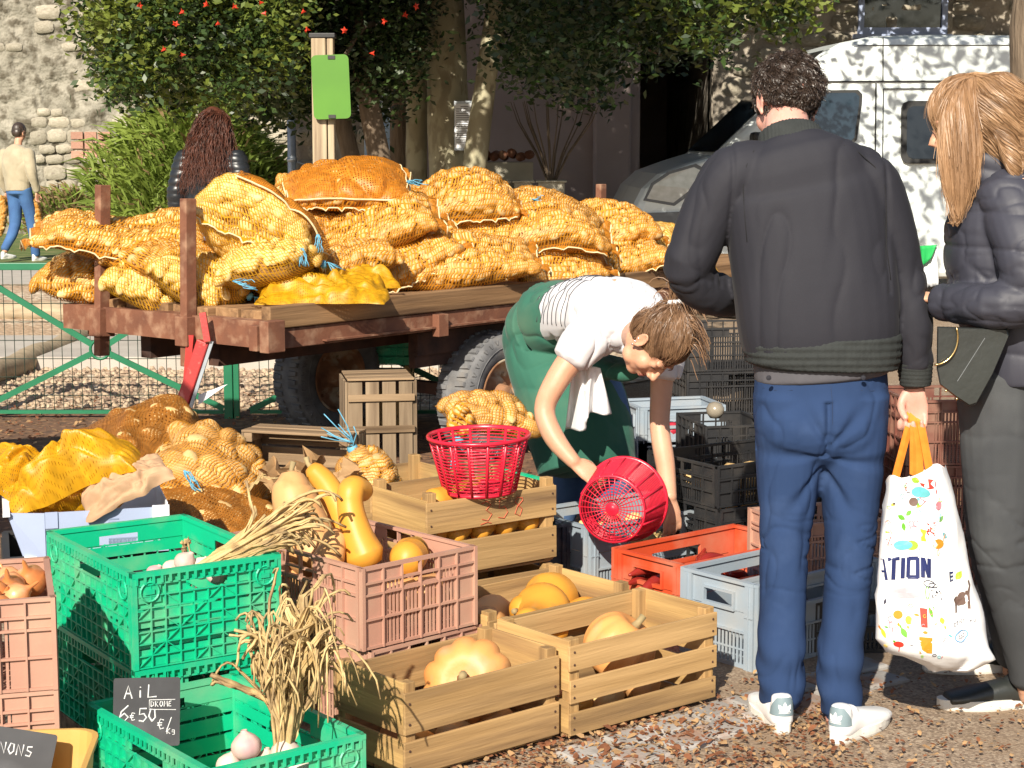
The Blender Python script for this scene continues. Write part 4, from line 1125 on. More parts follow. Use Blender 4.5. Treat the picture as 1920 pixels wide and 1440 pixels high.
 if flap:
  i0, i1, j0, j1 = flap
  a = int(i0 * (nu-1)); b_ = int(i1 * (nu-1)); js = [(int(j0 * nv) + q) % nv for q in range(int((j1 - j0) * nv) + 1)]
  base = P + Nn * (np.maximum(Hs, Hs.mean()) * .35 + .018)[..., None]
  Gf = base[a:b_+1][:, js]
  wv = wav(Gf.reshape(-1, 3), seed + 3, 2.2, 3, aniso=(1, 1, .3)).reshape(Gf.shape[:2])
  Gf = Gf + Nn[a:b_+1][:, js] * (wv * .014 - .022 * ridge(Gf.reshape(-1, 3), seed + 4, 1.7, (1, 1, .5), 3, 3).reshape(Gf.shape[:2]) + .012)[..., None]
  uvmesh('flap', Gf, M['net_dense'], wrap=False)
  MB().tube(Gf[::2, -1].tolist(), .005, 5).build('flap_cord', M['cream_cord'], t, smooth=True)
  MB().tube(Gf[-1, ::2].tolist(), .004, 5).build('flap_cord', M['cream_cord'], t, smooth=True)
 if neck:
  s_ = 1 if neck == 'right' else -1
  mb = MB();
  for k in range(9):
   q = rs.normal(size=3) * .02
   p0 = Vector((s_ * L/2, 0, -bend*T)); mb.tube([p0, p0 + Vector((s_*.02, 0, .01)), p0 + Vector((s_*(.035+abs(q[0])), q[1], -.01 + q[2])), p0 + Vector((s_*(.05+abs(q[0])*2), q[1]*2, -.03 + q[2]*1.5))], .002, 4)
  mb.lathe([(.016, -.012), (.021, 0), (.016, .012)], 8, TM((s_*L/2, 0, -bend*T), (0, R(90), 0)))
  mb.build('blue_string', M['string_blue'], t, smooth=True)
 return t
def at(px, py, y): return D(px, py, y)
NG = 'net sacks piled on the trailer'
sacks = [
 # label, px, py, y, (L, W, T), (yaw, tilt, roll), kwargs
 ('fat net sack on top at the left end of the pile behind the left stake', 232, 432, 8.42, (.68, .36, .21), (6, 14, 1), dict(seed=2, net='net_orange', pot='potato_pale', neck=None)),
 ('lowest net sack at the far left corner of the deck', 168, 517, 8.62, (.40, .40, .23), (-8, 8, -2), dict(seed=3, pot='potato_pale', cord=False, hem=(0, 0))),
 ('small tied net sack with blue string between the two left stakes', 282, 528, 8.25, (.34, .28, .19), (-20, 22, 24), dict(seed=4, net='net_yellow', pot='potato_pale', neck='right', cord=False, hem=(0, 0))),
 ('sagging net sack right behind the right one of the two left stakes', 385, 512, 8.12, (.40, .30, .22), (-12, 20, 30), dict(seed=5, net='net_yellow', pot='potato_pale', neck='right', cord=False, hem=(0, 0))),
 ('big bulging yellow net sack of pale potatoes with an orange flap over it', 492, 430, 8.22, (.50, .36, .46), (-10, 16, 14), dict(seed=6, net='net_yellow', pot='potato_pale', rmin=-.95, flap=(.34, .985, .12, .38), psize=.042, hem=(0, 1))),
 ('yellow net sack of pale potatoes at the deck edge under the big bulging one', 508, 502, 8.05, (.42, .30, .22), (0, 24, -4), dict(seed=7, net='net_yellow', pot='potato_pale', cord=False, neck='right', hem=(0, 0))),
 ('folded orange topped sack at the very top of the pile', 655, 342, 9.05, (.48, .36, .17), (12, 20, -6), dict(seed=8, flap=(.02, .98, .05, .48))),
 ('net sack right of the big flap, above the yellow cloth', 700, 398, 8.85, (.52, .34, .22), (14, 26, -6), dict(seed=9)),
 ('round net sack end just above the folded yellow cloth', 668, 474, 8.62, (.32, .34, .21), (24, 12, 0), dict(seed=10, cord=False, hem=(0, 0))),
 ('net sack with loose cream cords in the middle of the pile', 784, 432, 8.98, (.36, .34, .22), (36, 22, -24), dict(seed=11)),
 ('tapering net sack pointing down left over the long front one', 770, 480, 8.85, (.40, .30, .18), (30, 24, -30), dict(seed=12)),
 ('long net sack lying along the front edge of the deck above the plank', 850, 502, 8.92, (.72, .34, .22), (12, 22, -6), dict(seed=13)),
 ('net sack with a scalloped cream hem on top right of the centre', 868, 376, 9.5, (.48, .34, .23), (10, 24, 4), dict(seed=14)),
 ('low net sack at the top right of the pile below the planters', 1022, 372, 9.9, (.54, .34, .20), (4, 18, 3), dict(seed=15)),
 ('very long net sack stretched right of centre above the bending woman', 985, 432, 9.5, (.78, .36, .25), (10, 22, -2), dict(seed=16)),
 ('net sack hanging over the deck edge behind the bending woman', 1042, 492, 9.48, (.42, .32, .24), (20, 26, -22), dict(seed=17)),
 ('net sack with wavy hem right above the bending woman', 1165, 487, 9.98, (.46, .34, .20), (8, 20, -3), dict(seed=18)),
 ('bulging net sack near the right end of the pile', 1148, 428, 10.15, (.44, .34, .22), (14, 20, 6), dict(seed=19)),
 ('yellowish net sack at the far right end beside the man', 1242, 438, 10.45, (.34, .34, .24), (20, 18, 10), dict(seed=20, net='net_yellow', pot='potato_pale')),
 ('net sack half hidden behind the top folded one', 585, 338, 9.5, (.36, .34, .20), (0, 14, 0), dict(seed=21, cord=False, hem=(0, 0))),
 ('net sack peeping out between the two top centre sacks', 772, 362, 9.55, (.34, .30, .20), (0, 16, 0), dict(seed=22, cord=False, hem=(0, 0))),
 ('net sack at the right front corner behind the elbow of the man', 1245, 500, 10.35, (.50, .34, .22), (20, 14, 0), dict(seed=23, net='net_yellow', pot='potato_pale')),
]
for lb, px, py, y, dm, ro, kw in sacks:
 sack(lb, at(px, py + (20 if py < 400 else 8 if py < 460 else 0), y), (dm[0]*1.12, dm[1]*1.08, dm[2]), ro, **kw)
# hidden middle of the pile, so that the upper sacks rest on something
for i, (lx, ly, z) in enumerate([(.55, .75, .97), (1.3, .75, .97), (2.1, .8, .97), (2.9, .8, .97), (3.6, .7, .97), (.9, .8, 1.17), (1.7, .85, 1.17), (2.5, .85, 1.15), (.25, .8, .97)]):
 p = tl(lx, ly, z)
 sack('inner net sack buried in the middle of the pile, hardly seen', p, (.7, .45, .24), (50.5, 0, 0), seed=40+i, cord=False, hem=(0, 0), group='buried net sacks')
# ---------------------------------------------------------------- loose yellow net cloths
def cloth(name, label, cat, pos, size, rot, seed, mat, amp=.05, folds=4, lift=.05, n=46, thick=0, group=None, kind=0):
 a, b_ = size
 U, V_ = np.meshgrid(np.linspace(0, 1, n), np.linspace(0, 1, n), indexing='ij')
 X = (U - .5) * a; Y = (V_ - .5) * b_
 base = np.stack([X.ravel(), Y.ravel(), np.zeros(n*n)], 1)
 w = wav(base, seed, folds / max(a, b_) * .35, 3, aniso=(1, 2.2, 1)).reshape(n, n)
 dome = (np.sin(np.pi * U) * np.sin(np.pi * V_)) ** .6
 Z = lift * dome * 1.6 + amp * np.abs(w) * dome ** .5 + .012
 X2 = X + .06 * a * wav(base, seed+1, folds / max(a, b_) * .3, 2).reshape(n, n)
 Y2 = Y + .10 * b_ * wav(base, seed+2, folds / max(a, b_) * .3, 2).reshape(n, n)
 Gd = np.stack([X2, Y2, Z], -1)
 ix = np.arange(n*n).reshape(n, n); Fq = np.stack([ix[:-1, :-1].ravel(), ix[1:, :-1].ravel(), ix[1:, 1:].ravel(), ix[:-1, 1:].ravel()], 1)
 me = np_mesh(name, Gd.reshape(-1, 3), Fq, M[mat]); uv = me.uv_layers.new(name='UVMap')
 UV = np.stack([U * a, V_ * b_], -1).reshape(-1, 2)[Fq.ravel()]; uv.data.foreach_set('uv', UV.astype(np.float32).ravel())
 o = bpy.data.objects.new(name, me); link(o); o.location = pos; o.rotation_euler = [R(x) for x in rot]
 return props(o, label, cat, group)
cloth('net_cloth', 'crumpled empty yellow net laid over the deck edge below the sacks', 'net', tuple(D(600, 540, 8.0) + Vector((0, 0.05, -.05))), (.58, .34), (8, 0, 14), 3, 'net_yellow_dense', amp=.06, lift=.045, folds=5)
cloth('net_cloth', 'thin fold of yellow net lying right of the crumpled empty one', 'net', tuple(D(668, 528, 8.25) + Vector((0, 0.03, -.02))), (.34, .22), (12, 0, 30), 5, 'net_yellow_dense', amp=.05, lift=.03, folds=4)
# blue strings hanging from the big sack
for (px, py, y, lb) in [(595, 452, 7.98, 'knotted blue string hanging below the orange flap'), (566, 478, 7.9, 'short frayed blue string left of the longer hanging one'), (765, 352, 8.9, 'blue string lying along the top of the pile'), (438, 540, 7.75, 'grey blue tangle of string on the deck boards'), (1000, 385, 9.55, 'bit of blue string tucked under the top right sack')]:
 o_ = D(px, py, y); mb = MB(); rr = random.Random(int(px))
 for k in range(8):
  q = [Vector((rr.uniform(-.006, .006), rr.uniform(-.01, .01), .03))]
  flat = px in (765, 438, 1000)
  for s in range(1, 6): q.append(q[-1] + (Vector((rr.uniform(-.005, .03), rr.uniform(-.015, .015), rr.uniform(-.012, .008))) if flat else Vector((rr.uniform(-.008, .009), rr.uniform(-.006, .006), -.016))))
  mb.tube(q, .0021, 4)
 props(mb.build('blue_string', M['string_blue'], smooth=True, loc=tuple(o_)), lb, 'string')
# ================================================================ CRATES
M['crate_bottom'] = M['grey_wood']
def wood_crate(label, origin, yaw, L, W_, H, side_boards, end_boards, seed=1, mats=('sawn', 'sawn_cross', 'sawn_up'), posth=.0, z0=0.0, group='wooden slatted crates', rot=None):
 """origin = near bottom corner, x along the front, y towards the back"""
 t = thing('wooden_crate', label, 'crate', (origin[0], origin[1], origin[2] if len(origin) > 2 else z0), yaw, group, rot)
 rr = random.Random(seed); th = .009
 ms, me_, mu = [M[m] for m in mats]
 post = .032
 for (x, y) in ((th, th), (L-th-post, th), (th, W_-th-post), (L-th-post, W_-th-post)):
  MB().box(x, x+post, y, y+post, 0.006, H + posth).build('corner_post', mu, t, bevel=.002)
 for (a, b_) in side_boards:
  for s in (0, 1):
   y = 0 if s == 0 else W_ - th
   o = MB().box(0 + rr.uniform(0, .003), L - rr.uniform(0, .003), y, y + th, a, b_ + rr.uniform(-.004, .003)).build('slat', ms, t, bevel=.0015)
   o.rotation_euler = (rr.uniform(-.006, .006), rr.uniform(-.008, .008), 0)
   mbn = MB()
   for x in (.016, L-.018):
    for z in (a + (b_-a)*.25, a + (b_-a)*.75):
     mbn.lathe([(0, .0022), (.0032, .0018), (.0036, 0)], 6, TM((x, y if s == 0 else y+th, z), (R(90) if s == 0 else R(-90), 0, 0)))
   props(mbn.build('nails', M['rust_dark'], t), kind='stuff')
 for (a, b_) in end_boards:
  for s in (0, 1):
   x = th*.5 if s == 0 else L - th*1.5
   MB().box(x if s == 0 else x, x + th, th + .001, W_ - th - .001, a, b_ + rr.uniform(-.003, .004)).build('end_board', me_, t, bevel=.0015)
 n = 4; w = (W_ - .03) / n
 for k in range(n):
  MB().box(.012, L-.012, .014 + k*w + .004, .014 + (k+1)*w - .006, 0.0, .006).build('bottom_slat', ms, t)
 return t
def lattice_wall(mb, L, H, style):
 """outer face at y = 0 facing -y, inside towards +y; x 0..L, z 0..H"""
 if style == 'green':
  hole = (L*.36, L*.64, H - .062, H - .036)
  rows = [(0.004, .045), (.053, .093), (.101, .141), (.149, H - .064)]
  for a, b_ in rows: mb.box(0.006, L-.006, .008, .0105, a, b_)
  mb.box(.006, hole[0], .008, .0105, H-.058, H-.012); mb.box(hole[1], L-.006, .008, .0105, H-.058, H-.012); mb.box(hole[0], hole[1], .008, .0105, H-.033, H-.012)
  nx = max(6, int(L / .037)); dx = (L - .02) / nx; nz = 6; dz = (H - .06) / nz
  for i in range(nx+1):
   x = .01 + i*dx
   top = H - .012 if not (hole[0]-.01 < x < hole[1]+.01) else H - .064
   mb.box(x-.0016, x+.0016, 0, .0078, .0, top)
  for k in range(nz+1):
   z = .002 + k*dz*.985
   mb.box(.006, L-.006, .0005, .0079, z-.0015, z+.0015)
  rr = random.Random(int(L*1000))
  for i in range(nx):
   for k in range(nz):
    if (i + 2*k) % 4 == 0 or (i - k) % 5 == 0:
     x0, x1 = .01+i*dx, .01+(i+1)*dx; z0, z1 = .002+k*dz, .002+(k+1)*dz
     if (i + k) % 2: z0, z1 = z1, z0
     mb.bar((x0, .0045, z0), (x1, .0045, z1), .006, .0024, up=(0, 0, 1) if abs(x1-x0) > abs(z1-z0) else (1, 0, 0))
  # rim with its row of little notches
  mb.box(0, L, -.003, .014, H-.012, H)
  for i in range(int(L/.022)): mb.box(.008+i*.022, .014+i*.022, -.0045, .0, H-.03, H-.012)
  mb.box(.0, L, -.001, .004, H-.034, H-.030)
  for cx in (.045, L-.045):
   mb.tube([(cx + .024*math.cos(a), -.001, H-.05 + .024*math.sin(a)) for a in [2*math.pi*q/18 for q in range(18)]], .0028, 4, close=True)
   mb.box(cx-.03, cx+.03, .002, .0078, H-.078, H-.02); mb.box(cx-.012, cx+.012, -.003, .002, H-.056, H-.044)
  for (a, b_) in ((.0, .012), (L-.012, L)): mb.box(a, b_, -.002, .012, 0, H)
 elif style == 'pink':
  mb.box(0, L, 0, .014, H-.009, H); mb.box(0, L, .001, .010, .0, .007)
  hx0, hx1 = L*.36, L*.64
  for zz in (H*.36, H*.66): mb.box(0.01, L-.01, -.001, .011, zz-.003, zz+.003)
  mb.box(.01, L-.01, -.001, .009, H-.046, H-.040)
  mb.box(.01, hx0, .007, .0095, H-.040, H-.009); mb.box(hx1, L-.01, .007, .0095, H-.040, H-.009)
  mb.box(hx0, hx1, .0, .012, H-.075, H-.068)
  nb_ = int(L/.058)
  for i in range(nb_+1):
   x = .008 + (L-.016)*i/nb_; mb.box(x-.0022, x+.0022, -.002, .009, 0, H-.0095)
  # solid corner panels, slit middle
  c = L*.17
  mb.box(.01, c, .007, .0095, .007, H-.040); mb.box(L-c, L-.01, .007, .0095, .007, H-.040)
  n = int((L-2*c)/.0125)
  for i in range(n):
   x = c + (L-2*c)*(i+.5)/n
   if hx0 < x < hx1: top = H-.076
   else: top = H-.046
   mb.box(x-.0032, x+.0032, .0065, .0095, .007, top)
  mb.box(0, .010, -.003, .012, 0, H); mb.box(L-.010, L, -.003, .012, 0, H)
 else:  # 'grey'
  mb.box(0, L, -.004, .016, H-.010, H)
  hx0, hx1 = L*.30, L*.70
  zt, zb = H-.045, H-.085
  mb.box(.012, hx0, .006, .0095, zb-.01, H-.010); mb.box(hx1, L-.012, .006, .0095, zb-.01, H-.010)
  mb.box(hx0, hx1, .006, .0095, zt, H-.010); mb.box(hx0-.008, hx1+.008, -.004, .011, zb-.012, zb); mb.box(hx0-.008, hx1+.008, -.003, .0055, zt, zt+.006)
  mb.box(hx0-.008, hx0, -.003, .006, zb, zt); mb.box(hx1, hx1+.008, -.003, .006, zb, zt)
  mid = H*.42
  mb.box(.012, L-.012, .006, .0095, mid, zb-.0125); mb.box(.01, L-.01, -.003, .0055, mid-.004, mid+.002)
  n = int((L-.08)/.014)
  for i in range(n+1):
   x = .04 + (L-.08)*i/n; mb.box(x-.0036, x+.0036, .006, .0095, .012, mid-.0045)
  mb.box(.012, L-.012, .003, .011, .0, .012); mb.box(.012, L-.012, .005, .0098, mid*.48, mid*.48+.005)
  mb.box(0, .034, -.004, .010, 0, H-.0105); mb.box(L-.034, L, -.004, .010, 0, H-.0105)
  for x in (.017, L-.017): mb.box(x-.002, x+.002, -.008, -.004, 0, H-.012)
  mb.box(0, .034, -.007, -.0045, H*.6, H*.6+.004); mb.box(L-.034, L, -.007, -.0045, H*.6, H*.6+.004)
crate_cache = {}
def plastic_crate(label, origin, yaw, L, W_, H, style, mat, group='plastic market crates', end_mat=None, zf=0.0, scoop=False):
 t = thing('plastic_crate', label, 'crate', tuple(origin), yaw, group)
 key = (L, W_, H, style, mat)
 if key not in crate_cache:
  a = MB(); lattice_wall(a, L, H, style); b_ = MB(); lattice_wall(b_, W_ - .026, H, style)
  f = MB(); n = 9
  for i in range(n): f.box(.012, L-.012, .014 + (W_-.028)*i/n, .014 + (W_-.028)*(i+.72)/n, .004, .008)
  for i in range(6): f.box(.014 + (L-.03)*i/5 - .004, .018 + (L-.03)*i/5, .013, W_-.013, .0, .0038)
  crate_cache[key] = (a.mesh('side_wall', M[mat]), b_.mesh('end_wall', M[mat]), f.mesh('floor_grid', M[mat]))
 a, b_, f = crate_cache[key]
 inst('side_wall', a, t); inst('side_wall', a, t, (L, W_, 0), (0, 0, math.pi))
 inst('end_wall', b_, t, (0, W_-.013, 0), (0, 0, -math.pi/2)); inst('end_wall', b_, t, (L, .013, 0), (0, 0, math.pi/2))
 inst('floor_grid', f, t)
 return t
def corner_from_top(px, py, ztop): return G(px, py, ztop)
GY = R(33.8)
# --- upper green garlic crate and the one under it
c = G(247, 1077, .53); UX = Vector((math.cos(GY), math.sin(GY), 0)); UY = Vector((-math.sin(GY), math.cos(GY), 0))
plastic_crate('bright green crate of garlic on top of its stack at left', (c.x, c.y, .288), GY, .40, .60, .242, 'green', 'green_plastic', 'green garlic crates')
plastic_crate('lower bright green crate carrying the garlic crate at left', (c.x, c.y, .044), GY, .40, .60, .242, 'green', 'green_plastic', 'green garlic crates')
MB_ = MB().box(0, .4, 0, .6, 0, .042);
pl = MB_.build('pallet_board', M['grey_wood'], loc=(c.x, c.y, 0), rot=(0, 0, GY)); props(pl, 'weathered board under the stack of green crates', 'board')
GA0 = Vector((c.x, c.y, .288))
# --- front green crate
G2 = R(38)
c2 = G(390, 1452, .235)
plastic_crate('bright green crate with a price slate standing at the very front', (c2.x, c2.y, .0), G2, .40, .60, .242, 'green', 'green_plastic', 'green garlic crates')
GC0 = Vector((c2.x, c2.y, 0)); CX = Vector((math.cos(G2), math.sin(G2), 0)); CY = Vector((-math.sin(G2), math.cos(G2), 0))
# --- pink crates of squash
PY_ = R(43); p = G(678, 1067, .475)
plastic_crate('faded pink crate heaped with long squash beside the garlic', (p.x, p.y, .255), PY_, .40, .60, .22, 'pink', 'pink_plastic', 'faded pink crates')
plastic_crate('faded pink crate under the one with long squash', (p.x + .02, p.y + .01, .03), PY_ + R(2), .40, .60, .22, 'pink', 'pink_plastic', 'faded pink crates')
PA0 = Vector((p.x, p.y, .255)); PX = Vector((math.cos(PY_), math.sin(PY_), 0)); PYv = Vector((-math.sin(PY_), math.cos(PY_), 0))
# --- pink crates of onions at the left edge (corner is the near right one)
OY = R(16); p = G(103, 1118, .56); ox = Vector((math.cos(OY), math.sin(OY), 0)); o0 = p - ox * .60
for k, lb in enumerate(['faded pink crate of onions at the left picture edge, topmost', 'faded pink crate under the onion crate at the left edge', 'lowest faded pink crate at the left edge behind the ochre one']):
 plastic_crate(lb, (o0.x, o0.y, .345 - .215*k if k < 2 else 0.0), OY, .60, .42, .213 if k < 2 else .128, 'pink', 'pink_plastic', 'faded pink crates')
ON0 = Vector((o0.x, o0.y, .345))
# --- ochre crates bottom left with slate
YY = R(-38); p = G(72, 1366, .40)
yc = MB();
t = thing('ochre_tub', 'ochre plastic onion tub with rounded corners at the bottom left corner', 'tub', (G(0, 1420, .4).x - .03, G(0, 1420, .4).y + .02, .16), R(6))
def tub(t, L, W_, H, mat):
 pts = rrect(L, W_, .05, 4)
 mb = MB(); vs = []; n = len(pts)
 for (s, z) in ((.90, 0), (1.0, H-.012), (1.035, H-.012), (1.04, H), (.985, H), (.885, .006)):
  vs += [(x*s, y*s, z) for x, y in pts]
 fs = [(i*n + k, i*n + (k+1) % n, (i+1)*n + (k+1) % n, (i+1)*n + k) for i in range(5) for k in range(n)]
 fs.append(tuple(range(n))[::-1]); fs.append(tuple(5*n + k for k in range(n)))
 mb.add(vs, fs); return mb.build('tub_body', mat, t, smooth=False)
tub(t, .38, .30, .235, M['tan_plastic'])
YT = Vector(t.location)
t = thing('ochre_tub', 'ochre plastic tub underneath the onion tub at the bottom left', 'tub', (YT.x - .01, YT.y + .01, 0), R(8)); tub(t, .38, .30, .158, M['tan_plastic'])
# --- wooden crates
WY = R(41)
pA = G(758, 1303, .235); pA.z = 0
wood_crate('pale wooden crate with one big ribbed pumpkin at the front', (pA.x, pA.y, .012), WY, .515, .30, .225, [(.012, .098), (.118, .222)], [(.012, .10), (.115, .245)], seed=1, posth=.022)
pB = G(1065, 1220, .25); pB.z = 0
wood_crate('right hand wooden crate of three slats holding a pale orange pumpkin', (pB.x + .005, pB.y - .01, .012), R(40), .555, .315, .245, [(.008, .072), (.094, .158), (.182, .250)], [(.01, .10), (.125, .262)], seed=2, posth=.02)
WB0 = Vector((pB.x, pB.y, .02))
pC = G(1187, 1100, .27); cx = Vector((math.cos(WY), math.sin(WY), 0)); pC = pC - cx * .56; pC.z = 0
wood_crate('wooden crate of yellow butternuts behind the two front ones', (pC.x, pC.y, .015), WY, .56, .335, .25, [(.01, .11), (.14, .245)], [(.01, .10), (.125, .258)], seed=3, posth=.02)
WC0 = Vector((pC.x, pC.y, .02)); CXW = cx; CYW = Vector((-math.sin(WY), math.cos(WY), 0))
EY = R(36); pE = G(800, 930, .50)
for k, lb in enumerate(['wooden crate with red handwritten digits carrying the red basket', 'wooden crate hidden under the one with red digits']):
 wood_crate(lb, (pE.x, pE.y, .228 if k == 0 else .0), EY, .50, .335, .255 if k == 0 else .222, [(.012, .115), (.150, .250)] if k == 0 else [(.012, .1), (.12, .21)], [(.01, .10), (.13, .25)] if k == 0 else [(.01, .2)], seed=4+k, mats=('sawn', 'sawn_cross', 'sawn_up'), posth=.02 if k == 0 else 0)
WE0 = Vector((pE.x, pE.y, .235)); EX = Vector((math.cos(EY), math.sin(EY), 0)); EYv = Vector((-math.sin(EY), math.cos(EY), 0))
# red digits "358" written on the upper board
M['red_ink'] = pm('faded_red_marker', (.55, .09, .04), (.45, .12, .06), rough=.8, scale=60)
def strokes(mb, lines, ox_, oz, s, r, y, M_=None):
 for ln in lines:
  mb.tube([(ox_ + x*s, y, oz + z*s) for x, z in ln], r, 4, M=M_)
DIG = {'3': [[(0, .9), (.3, 1), (.55, .8), (.25, .55), (.6, .3), (.35, 0), (0, .1)]], '5': [[(.6, 1), (.1, 1), (.05, .55), (.4, .6), (.6, .3), (.35, 0), (0, .08)]], '8': [[(.5, .9), (.2, 1), (.05, .75), (.5, .35), (.35, 0), (.05, .15), (.2, .5), (.55, .8), (.5, .95)]]}
mb = MB()
for i, ch in enumerate('358'): strokes(mb, DIG[ch], .205 + i*.062, .168, .062, .0016, -.0012)
strokes(mb, [[(0, 0), (.5, .1), (.8, 0)]], .20, .158, .05, .0016, -.0012)
mb.build('handwritten_number', M['red_ink'], [o for o in col.objects if o.get('label', '').startswith('wooden crate with red hand')][0])
# crate behind with the small sack of potatoes
pF = pE + EYv * .36 - EX * .12
wood_crate('wooden crate behind the red basket holding a net sack', (pF.x, pF.y, .20), EY, .55, .36, .27, [(.012, .115), (.150, .265)], [(.01, .10), (.13, .26)], seed=8, posth=.02)
wood_crate('wooden crate under the one that holds a net sack', (pF.x, pF.y, .0), EY, .55, .36, .197, [(.012, .18)], [(.01, .18)], seed=9)
WF0 = Vector((pF.x, pF.y, .21))
# upright weathered crate by the wheel, standing on end: slatted bottom faces the camera
def upright_crate():
 q = G(646, 860, .30); Y0 = 7.0; a = D(652, 718, Y0)
 t = thing('wooden_crate', 'weathered grey brown crate standing on end next to the trailer tyre', 'crate', (a.x, Y0, 0), R(10), 'wooden slatted crates')
 W0, H0, Dp = .262, a.z, .30
 for k in range(4):
  w = W0 / 4
  MB().box(k*w + .004, (k+1)*w - .009, 0, .009, .03, H0).build('slat', M['grey_wood_up'], t, bevel=.0015)
 for z in (.12, H0 - .20, H0 - .075): MB().box(0, W0, -.010, -.001, z, z + .028).build('batten', M['grey_wood'], t, bevel=.002)
 for k in range(3):
  MB().box(W0 + .001, W0 + .010, .01 + k*.098, .098 + k*.098, .0, H0 + .004 - k*.003).build('side_board', M['grey_wood_up'], t, bevel=.0015)
  MB().box(-.010, -.001, .01 + k*.098, .098 + k*.098, .0, H0).build('side_board', M['grey_wood_up'], t, bevel=.0015)
 for k in range(3):
  MB().box(0, W0, .01 + k*.098, .094 + k*.098, H0 + .005, H0 + .013).build('end_board', M['grey_wood'], t, bevel=.0015)
 for x in (.0, W0 - .03): MB().box(x, x + .03, .012, .042, 0, H0 - .002).build('corner_post', M['grey_wood_up'], t)
 return t
upright_crate()
# crate lying on its side with its mouth to the camera (left of centre)
def side_crate():
 Y0 = 5.95; a = D(452, 806, Y0 + .18);
 yaw = R(-17); L_, H_, Dp = .40, .30, .15
 t = thing('wooden_crate', 'old grey crate tipped on its side with dry leaves inside', 'crate', (a.x, a.y, a.z - H_), yaw, 'wooden slatted crates')
 # top and bottom boards (its long sides)
 for z in (0, H_ - .009):
  MB().box(0, L_, 0, .066, z, z + .009).build('slat', M['grey_wood'], t, bevel=.0015); MB().box(0, L_, .082, Dp, z, z + .009).build('slat', M['grey_wood'], t, bevel=.0015)
 for x in (0, L_ - .009):
  MB().box(x, x + .009, 0, .066, .0095, H_ - .0095).build('end_board', M['grey_wood_up'], t, bevel=.0015); MB().box(x, x + .009, .082, Dp, .0095, H_ - .0095).build('end_board', M['grey_wood_up'], t, bevel=.0015)
 for k in range(4):
  MB().box(.01, L_ - .01, Dp - .008, Dp, .014 + k*.072, .078 + k*.072).build('bottom_slat', M['grey_wood'], t, bevel=.0015)
 for x in (.0095, L_ - .040):
  for z in (.0095, H_ - .040): MB().box(x, x + .03, .0, Dp - .009, z, z + .03).build('corner_post', M['grey_wood'], t, bevel=.002)
 return t, Vector(t.location), yaw
sc_t, SC0, SCY = side_crate()
wood_crate('grey wooden crate carrying the tipped one', (SC0.x - .02, SC0.y - .03, 0), SCY, .52, .34, SC0.z - .002, [(.01, .1), (.13, SC0.z - .01)], [(.01, .1), (.13, SC0.z - .01)], seed=12, mats=('grey_wood', 'grey_wood', 'grey_wood_up'))
# --- grey, navy, red and black plastic crates on the right
gy = R(37); p = G(1107, 990, .26)
plastic_crate('blue grey plastic crate the woman reaches into', (p.x, p.y, .0), gy, .60, .38, .262, 'grey', 'grey_plastic', 'grey plastic crates')
GR0 = Vector((p.x, p.y, 0)); GRX = Vector((math.cos(gy), math.sin(gy), 0)); GRY = Vector((-math.sin(gy), math.cos(gy), 0))
nv_ = GR0 + GRY * .10 - GRX * .235
plastic_crate('dark navy plastic crate between wooden and grey crates', (nv_.x, nv_.y, .0), gy, .225, .36, .262, 'grey', 'navy_plastic', None)
ry = R(40); p = G(1283, 1060, .25)
plastic_crate('orange red plastic crate of peppers with a scooped edge', (p.x, p.y, .0), ry, .58, .33, .25, 'grey', 'red_plastic', None)
RD0 = Vector((p.x, p.y, 0)); RX = Vector((math.cos(ry), math.sin(ry), 0)); RY = Vector((-math.sin(ry), math.cos(ry), 0))
hy = R(40); p = G(1420, 1098, .267)
plastic_crate('blue grey plastic crate standing at the left foot of the man', (p.x, p.y, .0), hy, .56, .315, .267, 'grey', 'grey_plastic', 'grey plastic crates')
HX = Vector((math.cos(hy), math.sin(hy), 0)); H0c = Vector((p.x, p.y, 0))
# black stack between the woman and the man
by = R(33); p = G(1345, 885, .43)
for k, lb in enumerate(['black plastic crate on top of the stack behind the man', 'black plastic crate in the middle of the stack behind the man', 'lowest black crate with onions showing, behind the man']):
 plastic_crate(lb, (p.x + .01*k, p.y - .02*k, .30 - .15*k), by, .60, .40, .148, 'pink', 'black_plastic', 'black plastic crates')
BK0 = Vector((p.x, p.y, .30));
p2 = D(1322, 800, 7.35)
plastic_crate('tall black crate standing beyond the apple on the leaves', (p2.x, 7.35, .0), R(12), .30, .40, p2.z, 'pink', 'black_plastic', 'black plastic crates')
p3 = G(1515, 985, .37)
plastic_crate('pinkish crate glimpsed between the trouser legs of the man', (p3.x - .05, p3.y, .19), R(20), .40, .30, .18, 'pink', 'pink_plastic', 'faded pink crates')
plastic_crate('grey crate glimpsed low between the trouser legs', (p3.x - .05, p3.y - .02, .0), R(20), .40, .30, .188, 'grey', 'grey_plastic', 'grey plastic crates')
p4 = D(1500, 1110, 5.55)
plastic_crate('black slatted crate seen low between the trouser legs', (p4.x, 5.42, .0), R(8), .50, .30, p4.z, 'grey', 'black_plastic', 'black plastic crates')
